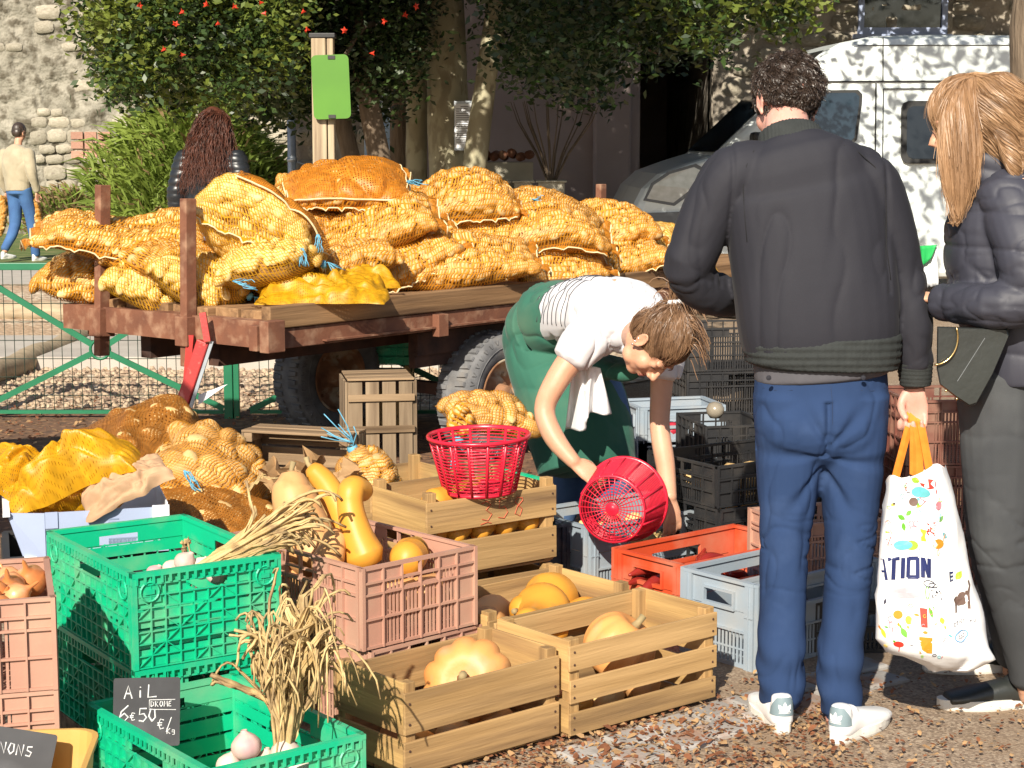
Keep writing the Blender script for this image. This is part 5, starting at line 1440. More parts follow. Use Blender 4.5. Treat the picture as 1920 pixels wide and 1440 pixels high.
# brown crates behind the tote bag, apple crates behind the forearm of the woman
p5 = D(1690, 742, 6.4)
for k, lb in enumerate(['brown plastic crate at the top behind the tote handles', 'brown plastic crate in the middle behind the tote bag', 'lowest brown plastic crate behind the tote bag']):
 plastic_crate(lb, (p5.x, 6.3, p5.z - .235*(k+1)), R(4), .60, .40, .232, 'pink', 'brown_plastic', 'brown plastic crates')
for k in range(1):
 pass
p6 = D(1200, 765, 7.9)
plastic_crate('grey trimmed crate of red apples just behind the forearm', (p6.x, 7.9, p6.z - .30), R(14), .40, .30, .30, 'grey', 'grey_plastic', 'grey plastic crates')
plastic_crate('grey crate under the apple crate behind the forearm', (p6.x, 7.9, max(.0, p6.z - .602)), R(14), .40, .30, .26, 'grey', 'grey_plastic', 'grey plastic crates')
#print('apple crate z', p6.z, 'brown', p5.z, 'legs', p4.z, 'black', p2.z)
for k, lb in enumerate(['dark crate in the shade under the trailer beside the man', 'dark crate beneath the upper shaded one under the trailer', 'lowest of the three dark crates under the trailer']):
 plastic_crate(lb, (D(1288, 700, 8.9).x, 8.9, .44 - .22*k), R(10), .60, .40, .215, 'pink', 'black_plastic', 'black plastic crates')  # black crates added to stand in for the shade under the bed
# green crates behind the trailer and under the red basket
p7 = EX * .30 + EYv * .30 + WE0
plastic_crate('small green crate corner behind the red basket', (p7.x + .05, p7.y + .08, .19), EY, .34, .26, .23, 'green', 'green_plastic', 'green garlic crates')
bx_ = G(660, 655, .45)
plastic_crate('green crate in the shade behind the trailer chassis', (D(655, 640, 9.9).x, 9.9, .35), R(0), .34, .3, .3, 'green', 'green_plastic', 'green garlic crates')
wood_crate('shaded crate under the green one behind the trailer', (D(655, 640, 9.9).x, 9.9, 0), R(0), .34, .3, .345, [(.01, .3)], [(.01, .3)], seed=31)
# ================================================================ PEOPLE
from mathutils.bvhtree import BVHTree
def V3(a): return np.array(a, float)
def shell_loft(pts, rad, ref=(0, -1, 0), n=20, p=2.0, sub=4, caps=True, dome=.6):
 """closed tapered tube through pts; rad = [(across ref, along ref)]"""
 pts = [V3(q) for q in pts]; rad = [(r, r) if not hasattr(r, '__len__') else tuple(r) for r in rad]
 # Catmull-Rom resampling
 PP = []; RR = []
 m = len(pts)
 for i in range(m-1):
  p0 = pts[max(i-1, 0)]; p1 = pts[i]; p2 = pts[i+1]; p3 = pts[min(i+2, m-1)]
  r0 = V3(rad[max(i-1, 0)]); r1 = V3(rad[i]); r2 = V3(rad[i+1]); r3 = V3(rad[min(i+2, m-1)])
  for k in range(sub):
   t = k/sub
   f = lambda a, b_, c, d: .5*((2*b_) + (-a+c)*t + (2*a-5*b_+4*c-d)*t*t + (-a+3*b_-3*c+d)*t**3)
   PP.append(f(p0, p1, p2, p3)); RR.append(np.maximum(f(r0, r1, r2, r3), .0015))
 PP.append(pts[-1]); RR.append(V3(rad[-1]))
 if caps:
  t0 = PP[1]-PP[0]; t0 /= np.linalg.norm(t0); t1 = PP[-1]-PP[-2]; t1 /= np.linalg.norm(t1)
  a, b_ = min(RR[0])*dome, min(RR[-1])*dome
  PP = [PP[0]-t0*a, PP[0]-t0*a*.72] + PP + [PP[-1]+t1*b_*.72, PP[-1]+t1*b_]
  RR = [RR[0]*.05, RR[0]*.7] + RR + [RR[-1]*.7, RR[-1]*.05]
 vs = []; fs = []
 ref = V3(ref); N_ = len(PP)
 for i in range(N_):
  t = PP[min(i+1, N_-1)] - PP[max(i-1, 0)]; t /= (np.linalg.norm(t) + 1e-12)
  fwd = ref - (ref @ t) * t
  if np.linalg.norm(fwd) < .15: fwd = V3((0, 0, 1)) - t[2]*t
  fwd /= np.linalg.norm(fwd); side = np.cross(t, fwd)
  for k in range(n):
   a = 2*math.pi*k/n; c, s = math.cos(a), math.sin(a)
   e = 2/p
   c = abs(c)**e*(1 if c > 0 else -1); s = abs(s)**e*(1 if s > 0 else -1)
   vs.append(PP[i] + side*c*RR[i][0] + fwd*s*RR[i][1])
 for i in range(N_-1):
  for k in range(n):
   k2 = (k+1) % n; fs.append((i*n+k, i*n+k2, (i+1)*n+k2, (i+1)*n+k))
 fs.append(tuple(range(n))[::-1]); fs.append(tuple((N_-1)*n+k for k in range(n)))
 return vs, fs
def shell_ball(c, r, frame=None, n=16, m=10):
 """ellipsoid; frame = 3x3 whose columns are its axes"""
 c = V3(c); r = V3(r if hasattr(r, '__len__') else (r, r, r)); B = np.eye(3) if frame is None else frame
 vs = []; fs = []
 for j in range(m+1):
  th = math.pi*j/m
  for i in range(n):
   ph = 2*math.pi*i/n
   q = V3((math.sin(th)*math.cos(ph), math.sin(th)*math.sin(ph), math.cos(th)))*r
   vs.append(c + B @ q)
 for j in range(m):
  for i in range(n):
   i2 = (i+1) % n; fs.append((j*n+i, (j+1)*n+i, (j+1)*n+i2, j*n+i2))
 return vs, fs
def fuse(name, shells, voxel, mat, parent=None, smooth=4, disp=None, cut=None):
 """union of closed shells as one continuous skin"""
 mb = MB()
 for vs, fs in shells: mb.add(vs, fs)
 me = bpy.data.meshes.new('tmp'); me.from_pydata(mb.v, [], mb.f); me.update()
 o = bpy.data.objects.new('tmp', me); col.objects.link(o)
 r_ = o.modifiers.new('r', 'REMESH'); r_.mode = 'VOXEL'; r_.voxel_size = voxel; r_.adaptivity = 0
 if smooth:
  s_ = o.modifiers.new('s', 'SMOOTH'); s_.factor = .5; s_.iterations = smooth
 dg = bpy.context.evaluated_depsgraph_get()
 out = bpy.data.meshes.new_from_object(o.evaluated_get(dg))
 bpy.data.objects.remove(o); bpy.data.meshes.remove(me)
 nV = len(out.vertices)
 P = np.empty(nV*3, dtype=np.float32); out.vertices.foreach_get('co', P); P = P.reshape(-1, 3).astype(float)
 if disp is not None:
  Nn = np.empty(nV*3, dtype=np.float32); out.vertices.foreach_get('normal', Nn); Nn = Nn.reshape(-1, 3)
  P = P + Nn * disp(P, Nn)[:, None]
  out.vertices.foreach_set('co', P.astype(np.float32).ravel())
 if cut is not None:                      # open the cloth at hems: drop faces where cut(P) is true
  dead = cut(P)
  bm_f = [list(p.vertices) for p in out.polygons]
  keep = [f for f in bm_f if not all(dead[i] for i in f)]
  used = sorted({i for f in keep for i in f}); mp = {a: b_ for b_, a in enumerate(used)}
  m2 = bpy.data.meshes.new(name); m2.from_pydata(P[used].tolist(), [], [tuple(mp[i] for i in f) for f in keep]); m2.update()
  bpy.data.meshes.remove(out); out = m2
 out.name = name
 out.materials.clear()
 for m in (mat if isinstance(mat, (list, tuple)) else [mat]): out.materials.append(m)
 out.polygons.foreach_set('use_smooth', [True]*len(out.polygons)); out.update()
 ob = bpy.data.objects.new(name, out); link(ob, parent)
 return ob
def frame(f, u):
 f = V3(f); f /= np.linalg.norm(f); u = V3(u); u -= (u @ f)*f; u /= np.linalg.norm(u)
 r = np.cross(f, u)
 return np.stack([r, f, u], 1)       # columns right, forward, up
def head_shells(c, B, s=1.0, ears=True, nose=1.0):
 def L(p): return V3(c) + B @ (V3(p)*s)
 sh = [shell_ball(L((0, -.012, .032)), V3((.074, .093, .086))*s, B), shell_ball(L((0, .022, -.03)), V3((.060, .066, .084))*s, B),
          shell_ball(L((0, .052, -.088)), V3((.030, .028, .021))*s, B)]
 for x in (-1, 1):
  sh += [shell_ball(L((x*.034, .050, -.030)), V3((.027, .028, .030))*s, B), shell_ball(L((x*.027, .070, .024)), V3((.026, .014, .010))*s, B),
               shell_ball(L((x*.030, .067, .004)), V3((.0145, .0135, .012))*s, B), shell_ball(L((x*.0115, .093, -.033)), V3((.0085, .011, .008))*s, B),
               shell_ball(L((x*.040, .020, -.075)), V3((.020, .030, .022))*s, B)]
  if ears:
   e = B @ V3((x*.35, -.2, 1)) ; Be = frame(B @ V3((x*1.0, .45, 0)), B @ V3((0, -.15, 1)))
   sh += [shell_ball(L((x*.077, -.008, -.004)), V3((.016, .005, .026))*s, Be)]
   ring = [(x*(.081 + .005*max(0, math.sin(a))), -.008 + .015*math.cos(a)-.004*math.sin(a), -.002 + .027*math.sin(a)) for a in [math.pi*(-.35 + 1.5*k/8) for k in range(9)]]
   sh.append(shell_loft([L(q) for q in ring], [.0042*s]*9, n=8, sub=2))
   sh.append(shell_ball(L((x*.076, -.003, -.034)), V3((.006, .008, .009))*s, B))
 sh += [shell_loft([L((0, .080, .020)), L((0, .093, -.004)), L((0, .108*nose, -.028))], [.0068*s, .0078*s, .0098*s], n=10, sub=3),
           shell_ball(L((0, .081, -.0575)), V3((.024, .0095, .006))*s, B), shell_ball(L((0, .079, -.068)), V3((.020, .010, .0065))*s, B),
           shell_ball(L((0, .066, -.052)), V3((.028, .018, .026))*s, B)]
 return sh
def hand_shells(w, B, s=1.0, curl=(.3, .3, .3, .3), spread=.12, thumb=(.5, .3), mirror=1):
 """w wrist, B columns: across (towards the thumb), along the fingers, back of the hand"""
 def L(p): return V3(w) + B @ (V3((p[0]*mirror, p[1], p[2]))*s)
 sh = [shell_loft([L((0, -.02, 0)), L((0, .02, 0)), L((0, .055, .002)), L((0, .088, .0))], [(.021*s, .016*s), (.031*s, .015*s), (.038*s, .0135*s), (.036*s, .011*s)], ref=B[:, 2], n=16)]
 lens = [(.040, .024, .018), (.044, .028, .020), (.041, .026, .019), (.033, .020, .017)]
 for k in range(4):
  x = .029 - k*.0195; a = spread*(1.5-k)/1.5*.5
  p = V3((x, .078, .0)); ang = curl[k]*.35; pts = [L(p)]; r = [.0095*s]
  d0 = V3((math.sin(a), math.cos(a), 0))
  for j, l in enumerate(lens[k]):
   d = V3((d0[0]*math.cos(ang), d0[1]*math.cos(ang), -math.sin(ang)))
   p = p + d*l; pts.append(L(p)); r.append((.0088 - .0009*j - (.0008 if k == 3 else 0))*s); ang += curl[k]*(1.35 if j == 0 else 1.1)
  sh.append(shell_loft(pts, r, ref=B[:, 2], n=10, sub=3, dome=1.0))
 a, b_ = thumb
 p = V3((.022, .018, -.004)); pts = [L(p)]; r = [.014*s]
 d = V3((math.sin(.75-a*.3), math.cos(.75-a*.3), -.25-b_*.3)); d /= np.linalg.norm(d)
 for j, l in enumerate((.032, .030, .024)):
  p = p + d*l; pts.append(L(p)); r.append((.012 - .0012*j)*s)
  d = V3((d[0]-a*.55, d[1]+.1, d[2]-b_*.45)); d /= np.linalg.norm(d)
 sh.append(shell_loft(pts, r, ref=B[:, 2], n=10, sub=3, dome=1.0))
 return sh
def ridge(P, seed, f, aniso=(1, 1, 1), oct_=2, sharp=1.0):
 w = wav(P, seed, f, oct_, aniso); return (1 - np.minimum(1, np.abs(w)*1.6)) ** sharp
class Strands:
 def __init__(s, r=.0013, n=3): s.V = []; s.F = []; s.c = 0; s.r = r; s.n = n
 def add(s, pts, r0=None, taper=.4):
  pts = np.asarray(pts); N_ = len(pts); r0 = r0 or s.r
  t = np.gradient(pts, axis=0); t /= (np.linalg.norm(t, axis=1)[:, None] + 1e-9)
  a = np.cross(t, V3((.3, .5, .81))); a /= (np.linalg.norm(a, axis=1)[:, None] + 1e-9); b_ = np.cross(t, a)
  rr_ = r0 * (1 - (1-taper) * np.linspace(0, 1, N_))
  for k in range(s.n):
   an = 2*math.pi*k/s.n + (pts[0][0]*997 % 3.0 if s.n == 2 else 0)
   s.V.append(pts + (a*math.cos(an) + b_*math.sin(an))*rr_[:, None])
  base = s.c
  i = np.arange(N_-1)
  for k in range(s.n if s.n > 2 else 1):
   k2 = (k+1) % s.n
   s.F.append(np.stack([base+k*N_+i, base+k2*N_+i, base+k2*N_+i+1, base+k*N_+i+1], 1))
  s.c += N_*s.n
 def build(s, name, mat, parent):
  o = add_np(name, np.concatenate(s.V), np.concatenate(s.F), mat, parent); props(o, kind='stuff'); return o
def comb(name, masses, flow, n, L, r, mat, parent, seed=1, lift=(.001, .004), steps=10, curl=0.0, ok=None, rib=2, wild=.04):
 """strands that lie along the surface of the hair mass and leave it a little at their tips"""
 P0 = []; F0 = []; b = 0
 for o in masses:
  me = o.data; co = np.empty(len(me.vertices)*3, dtype=np.float32); me.vertices.foreach_get('co', co); co = co.reshape(-1, 3); P0.append(co)
  F0 += [tuple(i + b for i in p.vertices) for p in me.polygons]; b += len(co)
 P0 = np.concatenate(P0); bv = BVHTree.FromPolygons([Vector(p) for p in P0], F0); rs = np.random.RandomState(seed); st = Strands(.0016, rib)
 k = 0; tries = 0
 while k < n and tries < n*6:
  tries += 1; p = V3(P0[rs.randint(len(P0))])
  if ok is not None and not ok(p): continue
  k += 1; l = L*rs.uniform(.6, 1.2); q = []; lf = rs.uniform(*lift); ph = rs.rand()*6; wd = rs.normal(size=3)*wild; fly = rs.rand() < .06
  for j in range(steps):
   h = bv.find_nearest(Vector(p))
   if h[0] is None: break
   loc, nn = V3(h[0]), V3(h[1]); t = j/(steps-1)
   q.append(loc + nn*(.0012 + lf*t + (.012*t*t if fly else 0)))
   d = flow(loc, nn) + wd + curl*V3((math.sin(j*1.7+ph), math.cos(j*1.5+ph), math.sin(j*1.3)))
   d = d - nn*(d @ nn); d /= (np.linalg.norm(d)+1e-9); p = loc + d*l/steps
  if len(q) > 3: st.add(q, r*rs.choice([.6, 1, 1.5]), .5)
 return st.build(name, M[mat], parent)
M['jacket'] = pm('charcoal_jacket_cloth', (.023, .023, .031), (.018, .018, .025), rough=.75, scale=3, bump=.25, bscale=260, sheen=.03, dist=.001, spec=.3, b2=.25, b2scale=9)
M['rib'] = pm('charcoal_rib_knit', (.034, .038, .038), (.027, .030, .030), rough=.85, scale=30, bump=.3, bscale=200, spec=.25)
M['grey_shirt'] = pm('grey_jersey', (.085, .082, .095), (.07, .068, .08), rough=.85, scale=20)
M['trouser_blue'] = pm('blue_chino_cloth', (.026, .050, .122), (.020, .040, .100), rough=.9, scale=4, bump=.25, bscale=300, spec=.12, dist=.001, c3=(.036, .064, .145), s3=7, t3=(.55, .8))
M['shoe_white'] = pm('white_leather', (.80, .80, .80), (.74, .74, .75), rough=.4, scale=6, bump=.08, bscale=150)
M['shoe_grey'] = pm('slate_blue_heel_tab', (.20, .27, .30), (.17, .23, .26), rough=.6, scale=9)
M['sole'] = pm('pale_rubber_sole', (.72, .71, .66), (.62, .6, .55), rough=.6, scale=10)
M['hair_dark'] = pm('dark_brown_hair', (.060, .040, .030), (.028, .018, .013), rough=.42, scale=60, spec=.6)
M['hair_mid'] = pm('chestnut_hair', (.27, .155, .085), (.14, .075, .042), rough=.42, scale=26, spec=.6, stretch=(1, 1, .3))
M['hair_light'] = pm('light_brown_hair', (.40, .235, .125), (.22, .12, .06), rough=.45, scale=14, spec=.6, stretch=(2, 2, .4))
M['hair_red'] = pm('auburn_hair', (.14, .045, .025), (.055, .02, .012), rough=.45, scale=20, spec=.5)
def sneaker(heel, yaw, L=.285, parent=None, mats=('shoe_white', 'sole', 'shoe_grey'), emblem=True, lift=0.0, side_y=0):
 """heel: ground point at the back of the heel; yaw: direction of the toe"""
 c, s_ = math.cos(yaw), math.sin(yaw); f = V3((c, s_, 0)); r = V3((s_, -c, 0)); u = V3((0, 0, 1))
 def L_(x, y, z): return V3(heel) + f*y*L + r*x*L + u*(z*L + lift)
 up = shell_loft([L_(0, .10, .13), L_(0, .18, .15), L_(0, .34, .15), L_(.01, .52, .13), L_(.015, .74, .105), L_(.01, .90, .09)],
     [(.105*L, .11*L), (.118*L, .12*L), (.125*L, .12*L), (.145*L, .10*L), (.160*L, .072*L), (.125*L, .05*L)], ref=(0, 0, 1), n=22, p=2.5)
 col_ = shell_loft([L_(0, .125, .10), L_(0, .125, .22), L_(0, .135, .335)], [(.108*L, .115*L), (.104*L, .108*L), (.094*L, .098*L)], ref=f, n=22, dome=.3)
 ton = shell_loft([L_(0, .22, .20), L_(0, .30, .28)], [(.095*L, .06*L), (.085*L, .05*L)], ref=f, n=14)
 sh = fuse('shoe', [up, col_, ton], .005, M[mats[0]], parent, smooth=3)
 pts = []
 for k in range(32):
  a = 2*math.pi*k/32; y = .5 - .5*math.cos(a); w = .118 + .05*math.sin(math.pi*min(1, max(0, (y-.3)/.7)))
  sn = math.sin(a); pts.append((w*(abs(sn)**.62)*(1 if sn > 0 else -1) + .012*y, y))
 mb = MB(); n = len(pts); k_ = [(.95, 0), (1.0, .02), (1.015, .05), (1.0, .098), (.93, .10)]
 vs = [L_(x*q, .5+(y-.5)*(.97 if q < .96 else 1.0), z) for q, z in k_ for x, y in pts]
 fs = [(i*n+k, i*n+(k+1) % n, (i+1)*n+(k+1) % n, (i+1)*n+k) for i in range(4) for k in range(n)] + [tuple(range(n))[::-1], tuple(4*n+k for k in range(n))]
 mb.add(vs, fs); mb.build('sole', M[mats[1]], sh, smooth=False)
 if emblem:
  me = sh.data; V = [v.co.copy() for v in me.vertices]; bv = BVHTree.FromPolygons(V, [tuple(p.vertices) for p in me.polygons])
  def on(x, z, off):      # a point of the heel's outer skin, angle x round the ankle
   ax = Vector(L_(0, .14, z)); an = x*1.35; d = Vector(-f*math.cos(an) + r*math.sin(an))
   h = bv.ray_cast(ax + d*.2, -d)
   return (h[0] + d*off) if h[0] is not None else ax + d*.1*L
  def ztop(x): return .345 - .02*x*x - .16*max(0, abs(x)-.55)
  rows = [[tuple(on(x, .175 + (ztop(x)-.175)*t, .0015)) for t in (0, .25, .5, .75, 1)] for x in [-1.1 + 2.2*k/16 for k in range(17)]]
  MB().grid(rows).build('heel_tab', M[mats[2]], sh, smooth=True)
  mb = MB()
  for a in (-42, 0, 42):
   P = []
   for q in range(13):
    t = q/12; w = .105*math.sin(math.pi*t)**.8
    P.append((w, t*.5))
   out = [(x, z) for x, z in P] + [(-x, z) for x, z in P[::-1][1:-1]]; ca, sa = math.cos(R(a)), math.sin(R(a))
   Q = [tuple(on((x*ca + z*sa)*1.15, .208 + (-x*sa + z*ca)*.20, .003)) for x, z in [(0, .25)] + out]
   mb.add(Q, [(0, 1+i, 1+(i+1) % len(out)) for i in range(len(out))])
  mb.build('heel_emblem', M['shoe_white'], sh)
  mb = MB()
  for z in (.205, .217): mb.tube([tuple(on(x, z, .0025)) for x in (-.34, -.2, 0, .2, .34)], .0008, 4)
  mb.build('heel_emblem', M['shoe_white'], sh)
 return sh
def seam_on(o, pts, name, mat, parent, r=.0013, d=(0, 1, 0), back=.4):
 me = o.data; bv = BVHTree.FromPolygons([v.co.copy() for v in me.vertices], [tuple(p.vertices) for p in me.polygons]); P = []
 for p in pts:
  h = bv.ray_cast(Vector(p) - Vector(d)*back, Vector(d))
  if h[0] is not None: P.append(tuple(h[0] + h[1]*.0004))
 if len(P) > 2: MB().tube(P, r, 4).build(name, M[mat], parent, smooth=True)
M['seam_dark'] = pm('dark_seam', (.012, .012, .014), rough=.9)
# ------------------------------------------------------------------ THE MAN (seen from behind)
man = thing('person', 'man in charcoal jacket and blue trousers seen from behind, holding a tote bag', 'person', (G(1520, 1385).x, G(1520, 1385).y, 0))
MO = V3(man.location)
def m_(px, py, y): return V3(D(px, py, y)) - MO
BY = 4.86
heelL = V3(G(1472, 1379)) - MO; heelR = V3(G(1563, 1398)) - MO
hipL, hipR = m_(1476, 760, BY), m_(1600, 760, BY)
kneeL, kneeR = m_(1470, 1030, BY-.02), m_(1594, 1035, BY-.04)
ankL, ankR = m_(1466, 1290, BY-.07), m_(1574, 1310, BY-.10)
chest = m_(1505, 400, BY+.01); waist = m_(1538, 640, BY-.01); neckb = m_(1478, 262, BY+.02); headc = m_(1474, 196, BY+.10)
shL, shR = m_(1370, 315, BY+.0), m_(1632, 322, BY-.0)
elL, wrL = m_(1288, 500, BY+.02), m_(1392, 556, BY+.26)
elR, wrR = m_(1690, 520, BY+.02), m_(1716, 712, BY+.02)
HB = frame((-.42, 1, -.45), (-.02, .42, 1))
body = head_shells(headc, HB, 1.03)
body += [shell_loft([m_(1482, 310, BY+.0), m_(1478, 265, BY+.01), m_(1475, 225, BY+.06)], [(.075, .065), (.062, .062), (.058, .060)], n=20)]
body += [shell_loft([waist, chest, m_(1500, 310, BY)], [(.15, .10), (.17, .11), (.12, .08)], n=20), shell_loft([m_(1540, 780, BY), m_(1540, 700, BY), waist], [(.15, .10), (.16, .105), (.14, .09)], n=20)]
for a, b_, c_ in ((hipL, kneeL, ankL), (hipR, kneeR, ankR)): body.append(shell_loft([a, b_, c_, c_ + V3((0, .0, -.06))], [.08, .052, .038, .036], n=14))
for a, b_, c_ in ((shL, elL, wrL), (shR, elR, wrR)): body.append(shell_loft([a, b_, c_], [.048, .038, .028], n=14))
HR = np.stack([V3((-.75, -.60, .1)), V3((.03, .02, -1)), V3((.6, -.75, -.02))], 1); HR = frame(HR[:, 1], HR[:, 2]); HR = np.stack([-HR[:, 0], HR[:, 1], HR[:, 2]], 1)
# the back of the hand faces away to the right, the curled fingers and palm are seen from behind
Bh = np.stack([V3((-.86, .5, 0)), V3((.02, 0, -1.)), V3((.5, .86, 0))], 1)
body += hand_shells(wrR + V3((0, 0, -.018)), Bh, 1.0, curl=(1.05, 1.05, 1.05, 1.05), thumb=(1.25, .75))
BL = frame(wrL-elL, (0, 0, 1)); body += hand_shells(wrL, BL, .98, curl=(.5,)*4)
fuse('body', body, .0048, M['skin_pink'], man, smooth=5)
# trousers
tr = [shell_loft([m_(1538, 690, BY), m_(1538, 740, BY), m_(1538, 800, BY-.01), m_(1538, 838, BY)], [(.176, .116), (.181, .122), (.180, .128), (.145, .10)], n=28, p=2.3),
      shell_loft([hipL + V3((0, 0, .03)), m_(1478, 860, BY), m_(1476, 940, BY-.01), kneeL, m_(1468, 1140, BY-.04), m_(1464, 1230, BY-.07), m_(1466, 1312, BY-.08)], [(.094, .115), (.090, .110), (.082, .095), (.070, .082), (.064, .076), (.066, .076), (.060, .070)], n=24, p=2.2),
      shell_loft([hipR + V3((0, 0, .03)), m_(1598, 860, BY), m_(1594, 940, BY-.01), kneeR, m_(1586, 1140, BY-.06), m_(1574, 1240, BY-.09), m_(1577, 1334, BY-.10)], [(.094, .115), (.088, .110), (.080, .095), (.068, .082), (.062, .076), (.063, .076), (.057, .070)], n=24, p=2.2),
      shell_ball(m_(1484, 800, BY-.05), (.082, .082, .10)), shell_ball(m_(1592, 800, BY-.05), (.082, .082, .10))]
crotch = m_(1545, 858, BY-.06)
zK = kneeL[2]; zA = ankL[2]
def d_tr(P, Nn):
 h = -.005 * ridge(P, 3, 2.3, (1.2, 1.2, .8), 3, 5) + .004 * wav(P, 5, 1.6, 2, (1, 1, .6))
 zk = np.exp(-((P[:, 2]-zK)/.09)**2); h += -.008 * zk * ridge(P, 7, 4.2, (.8, .8, 2.2), 2, 4)
 za = np.exp(-((P[:, 2]-zA-.05)/.10)**2); h += .0045 * za * np.sin((P[:, 2] - zA)*62 + 8*P[:, 0] + 1.5*np.sin(P[:, 1]*25))
 # creases fanning out under the seat
 dx = P[:, 0]-crotch[0]; dz = P[:, 2]-crotch[2]
 rr_ = np.sqrt(dx**2 + dz**2); ang = np.arctan2(dz, np.abs(dx)+.02)
 fan = np.exp(-((rr_-.10)/.08)**2) * (P[:, 1] < crotch[1]+.06)
 h += -.011 * fan * np.clip(np.cos(ang*6.5 + np.sign(dx)*.5), 0, 1)**3
 h += -.016 * np.exp(-(dx/.010)**2) * (dz > 0) * (dz < .16) * (P[:, 1] < crotch[1]+.06)
 return h
M['trouser_seam'] = pm('trouser_seam', (.018, .036, .09), rough=.9)
tro = fuse('trousers', tr, .0055, M['trouser_blue'], man, smooth=5, disp=d_tr)
for pp in ([(1544, 712), (1546, 740), (1546, 780), (1545, 820)], [(1420, 712), (1480, 709), (1545, 708), (1610, 709), (1665, 713)], [(1425, 722), (1445, 724), (1475, 722)], [(1600, 722), (1625, 725), (1650, 722)]): seam_on(tro, [m_(x, y, BY) for x, y in pp], 'seam', 'trouser_seam', man, r=.001)
for px in (1441, 1618):
 q = m_(px, 708, BY-.128)
 MB().lathe([(0, .003), (.006, .002), (.007, 0)], 10, TM(tuple(q + V3((0, -.004, 0))), (R(90), 0, 0))).build('button', M['jacket'], tro)
# grey shirt edge, jacket, ribbed hem, collar, cuffs
fuse('shirt_hem', [shell_loft([m_(1541, 705, BY), m_(1540, 685, BY), m_(1540, 650, BY)], [(.182, .126), (.183, .128), (.182, .128)], n=28, p=2.3, dome=.2)], .006, M['grey_shirt'], man, smooth=3)
jk = [shell_loft([m_(1540, 655, BY), m_(1536, 610, BY), m_(1528, 530, BY), m_(1515, 430, BY+.01), m_(1503, 352, BY+.01), m_(1496, 312, BY+.0), m_(1489, 286, BY+.01), m_(1483, 262, BY+.02)],
                 [(.205, .145), (.216, .155), (.220, .156), (.220, .152), (.214, .136), (.186, .112), (.140, .096), (.088, .078)], n=32, p=2.5, dome=.2),
      shell_loft([m_(1440, 312, BY), shL + V3((.01, 0, -.02)), m_(1330, 400, BY+.01), elL, ], [(.07, .07), (.082, .085), (.076, .080), (.072, .072)], n=22),
      shell_loft([m_(1318, 445, BY+.01), elL, m_(1335, 548, BY+.10), wrL + V3((.0, -.02, 0))], [(.066, .066), (.070, .070), (.064, .064), (.052, .052)], n=22),
      shell_loft([m_(1560, 312, BY), shR + V3((-.01, 0, -.02)), m_(1664, 420, BY+.01), elR, m_(1708, 600, BY+.01), m_(1716, 682, BY+.02)], [(.07, .07), (.080, .085), (.070, .080), (.062, .070), (.060, .066), (.050, .056)], n=22)]
def seg_t(P, a, b_):
 d = b_-a; t = ((P-a) @ d)/(d @ d); q = a + np.clip(t, 0, 1)[:, None]*d; return t, np.linalg.norm(P-q, axis=1)
def d_jk(P, Nn):
 h = .0045*wav(P, 11, 1.3, 2, (1, 1, .4)) - .0055*ridge(P, 13, 1.8, (1.5, 1.2, .45), 3, 5)
 for (a, b_, f, ph) in ((elL, wrL, 34, 0), (elR, wrR, 26, 1)):
  t, dd = seg_t(P, a, b_); w = np.exp(-(dd/.075)**2) * np.exp(-((t-.15)/.75)**2)
  h += .004*w*np.sin(t*f*.55 + 14*P[:, 0] + 9*P[:, 1] + ph) - .013*w*ridge(P, 17, 3.0, (1, 1, 1.3), 3, 4)
 t, dd = seg_t(P, shL, elL); w = np.exp(-(dd/.10)**2); h += -.008*w*ridge(P, 19, 2.4, (1, 1, .7), 3, 4)
 # armhole seams
 for s_, c0 in ((-1, m_(1382, 330, BY)), (1, m_(1640, 335, BY))):
  dx = P[:, 0] - c0[0] - s_*.0; zz = P[:, 2]-c0[2]
  cur = dx - s_*(.02 + .10*np.clip(-zz, 0, .4)*.35)
  h += -.005*np.exp(-(cur/.006)**2)*(zz < .10)*(zz > -.30)
 return h
jko = fuse('jacket', jk, .0058, M['jacket'], man, smooth=5, disp=d_jk)
for pp in ([(1408, 282), (1392, 310), (1386, 350), (1388, 400), (1392, 450)], [(1572, 272), (1600, 285), (1630, 312), (1648, 350), (1652, 400), (1650, 460), (1656, 520)]): seam_on(jko, [m_(x, y, BY) for x, y in pp], 'seam', 'seam_dark', man)
def rib_disp(c, amp=.0025, per=.014):
 return lambda P, Nn: amp*np.sin((P[:, 2]-c[2])/per*6.28)
hemc = m_(1540, 660, BY)
def d_hem(P, Nn):
 zz = P[:, 2]-hemc[2]; return .0018*np.sin((zz + .02*np.abs(P[:, 0]-hemc[0]))/.020*6.28) + .0008*np.sin(P[:, 0]*900)
fuse('waistband', [shell_loft([m_(1540, 684, BY), m_(1541, 660, BY), m_(1540, 632, BY)], [(.204, .146), (.2105, .1515), (.213, .152)], n=32, p=2.5, dome=.12)], .005, M['rib'], man, smooth=2, disp=d_hem)
fuse('cuff', [shell_loft([m_(1715, 672, BY+.02), m_(1716, 700, BY+.02), m_(1717, 722, BY+.02)], [(.050, .052), (.046, .048), (.042, .044)], n=20, dome=.2)], .004, M['rib'], man, smooth=2, disp=lambda P, Nn: .0012*np.sin(P[:, 2]/.011*6.28))
fuse('cuff', [shell_loft([wrL + (elL-wrL)*.12, wrL + (elL-wrL)*-.08], [(.045, .045), (.038, .038)], n=20, dome=.2)], .005, M['rib'], man, smooth=2)
fuse('collar', [shell_loft([m_(1484, 275, BY+.015), m_(1482, 262, BY+.02), m_(1480, 251, BY+.03)], [(.096, .084), (.090, .078), (.084, .072)], n=26, dome=.1, ref=(0, -1, .2)),
    ], .0042, M['rib'], man, smooth=2, disp=lambda P, Nn: .001*np.sin(P[:, 0]*700))
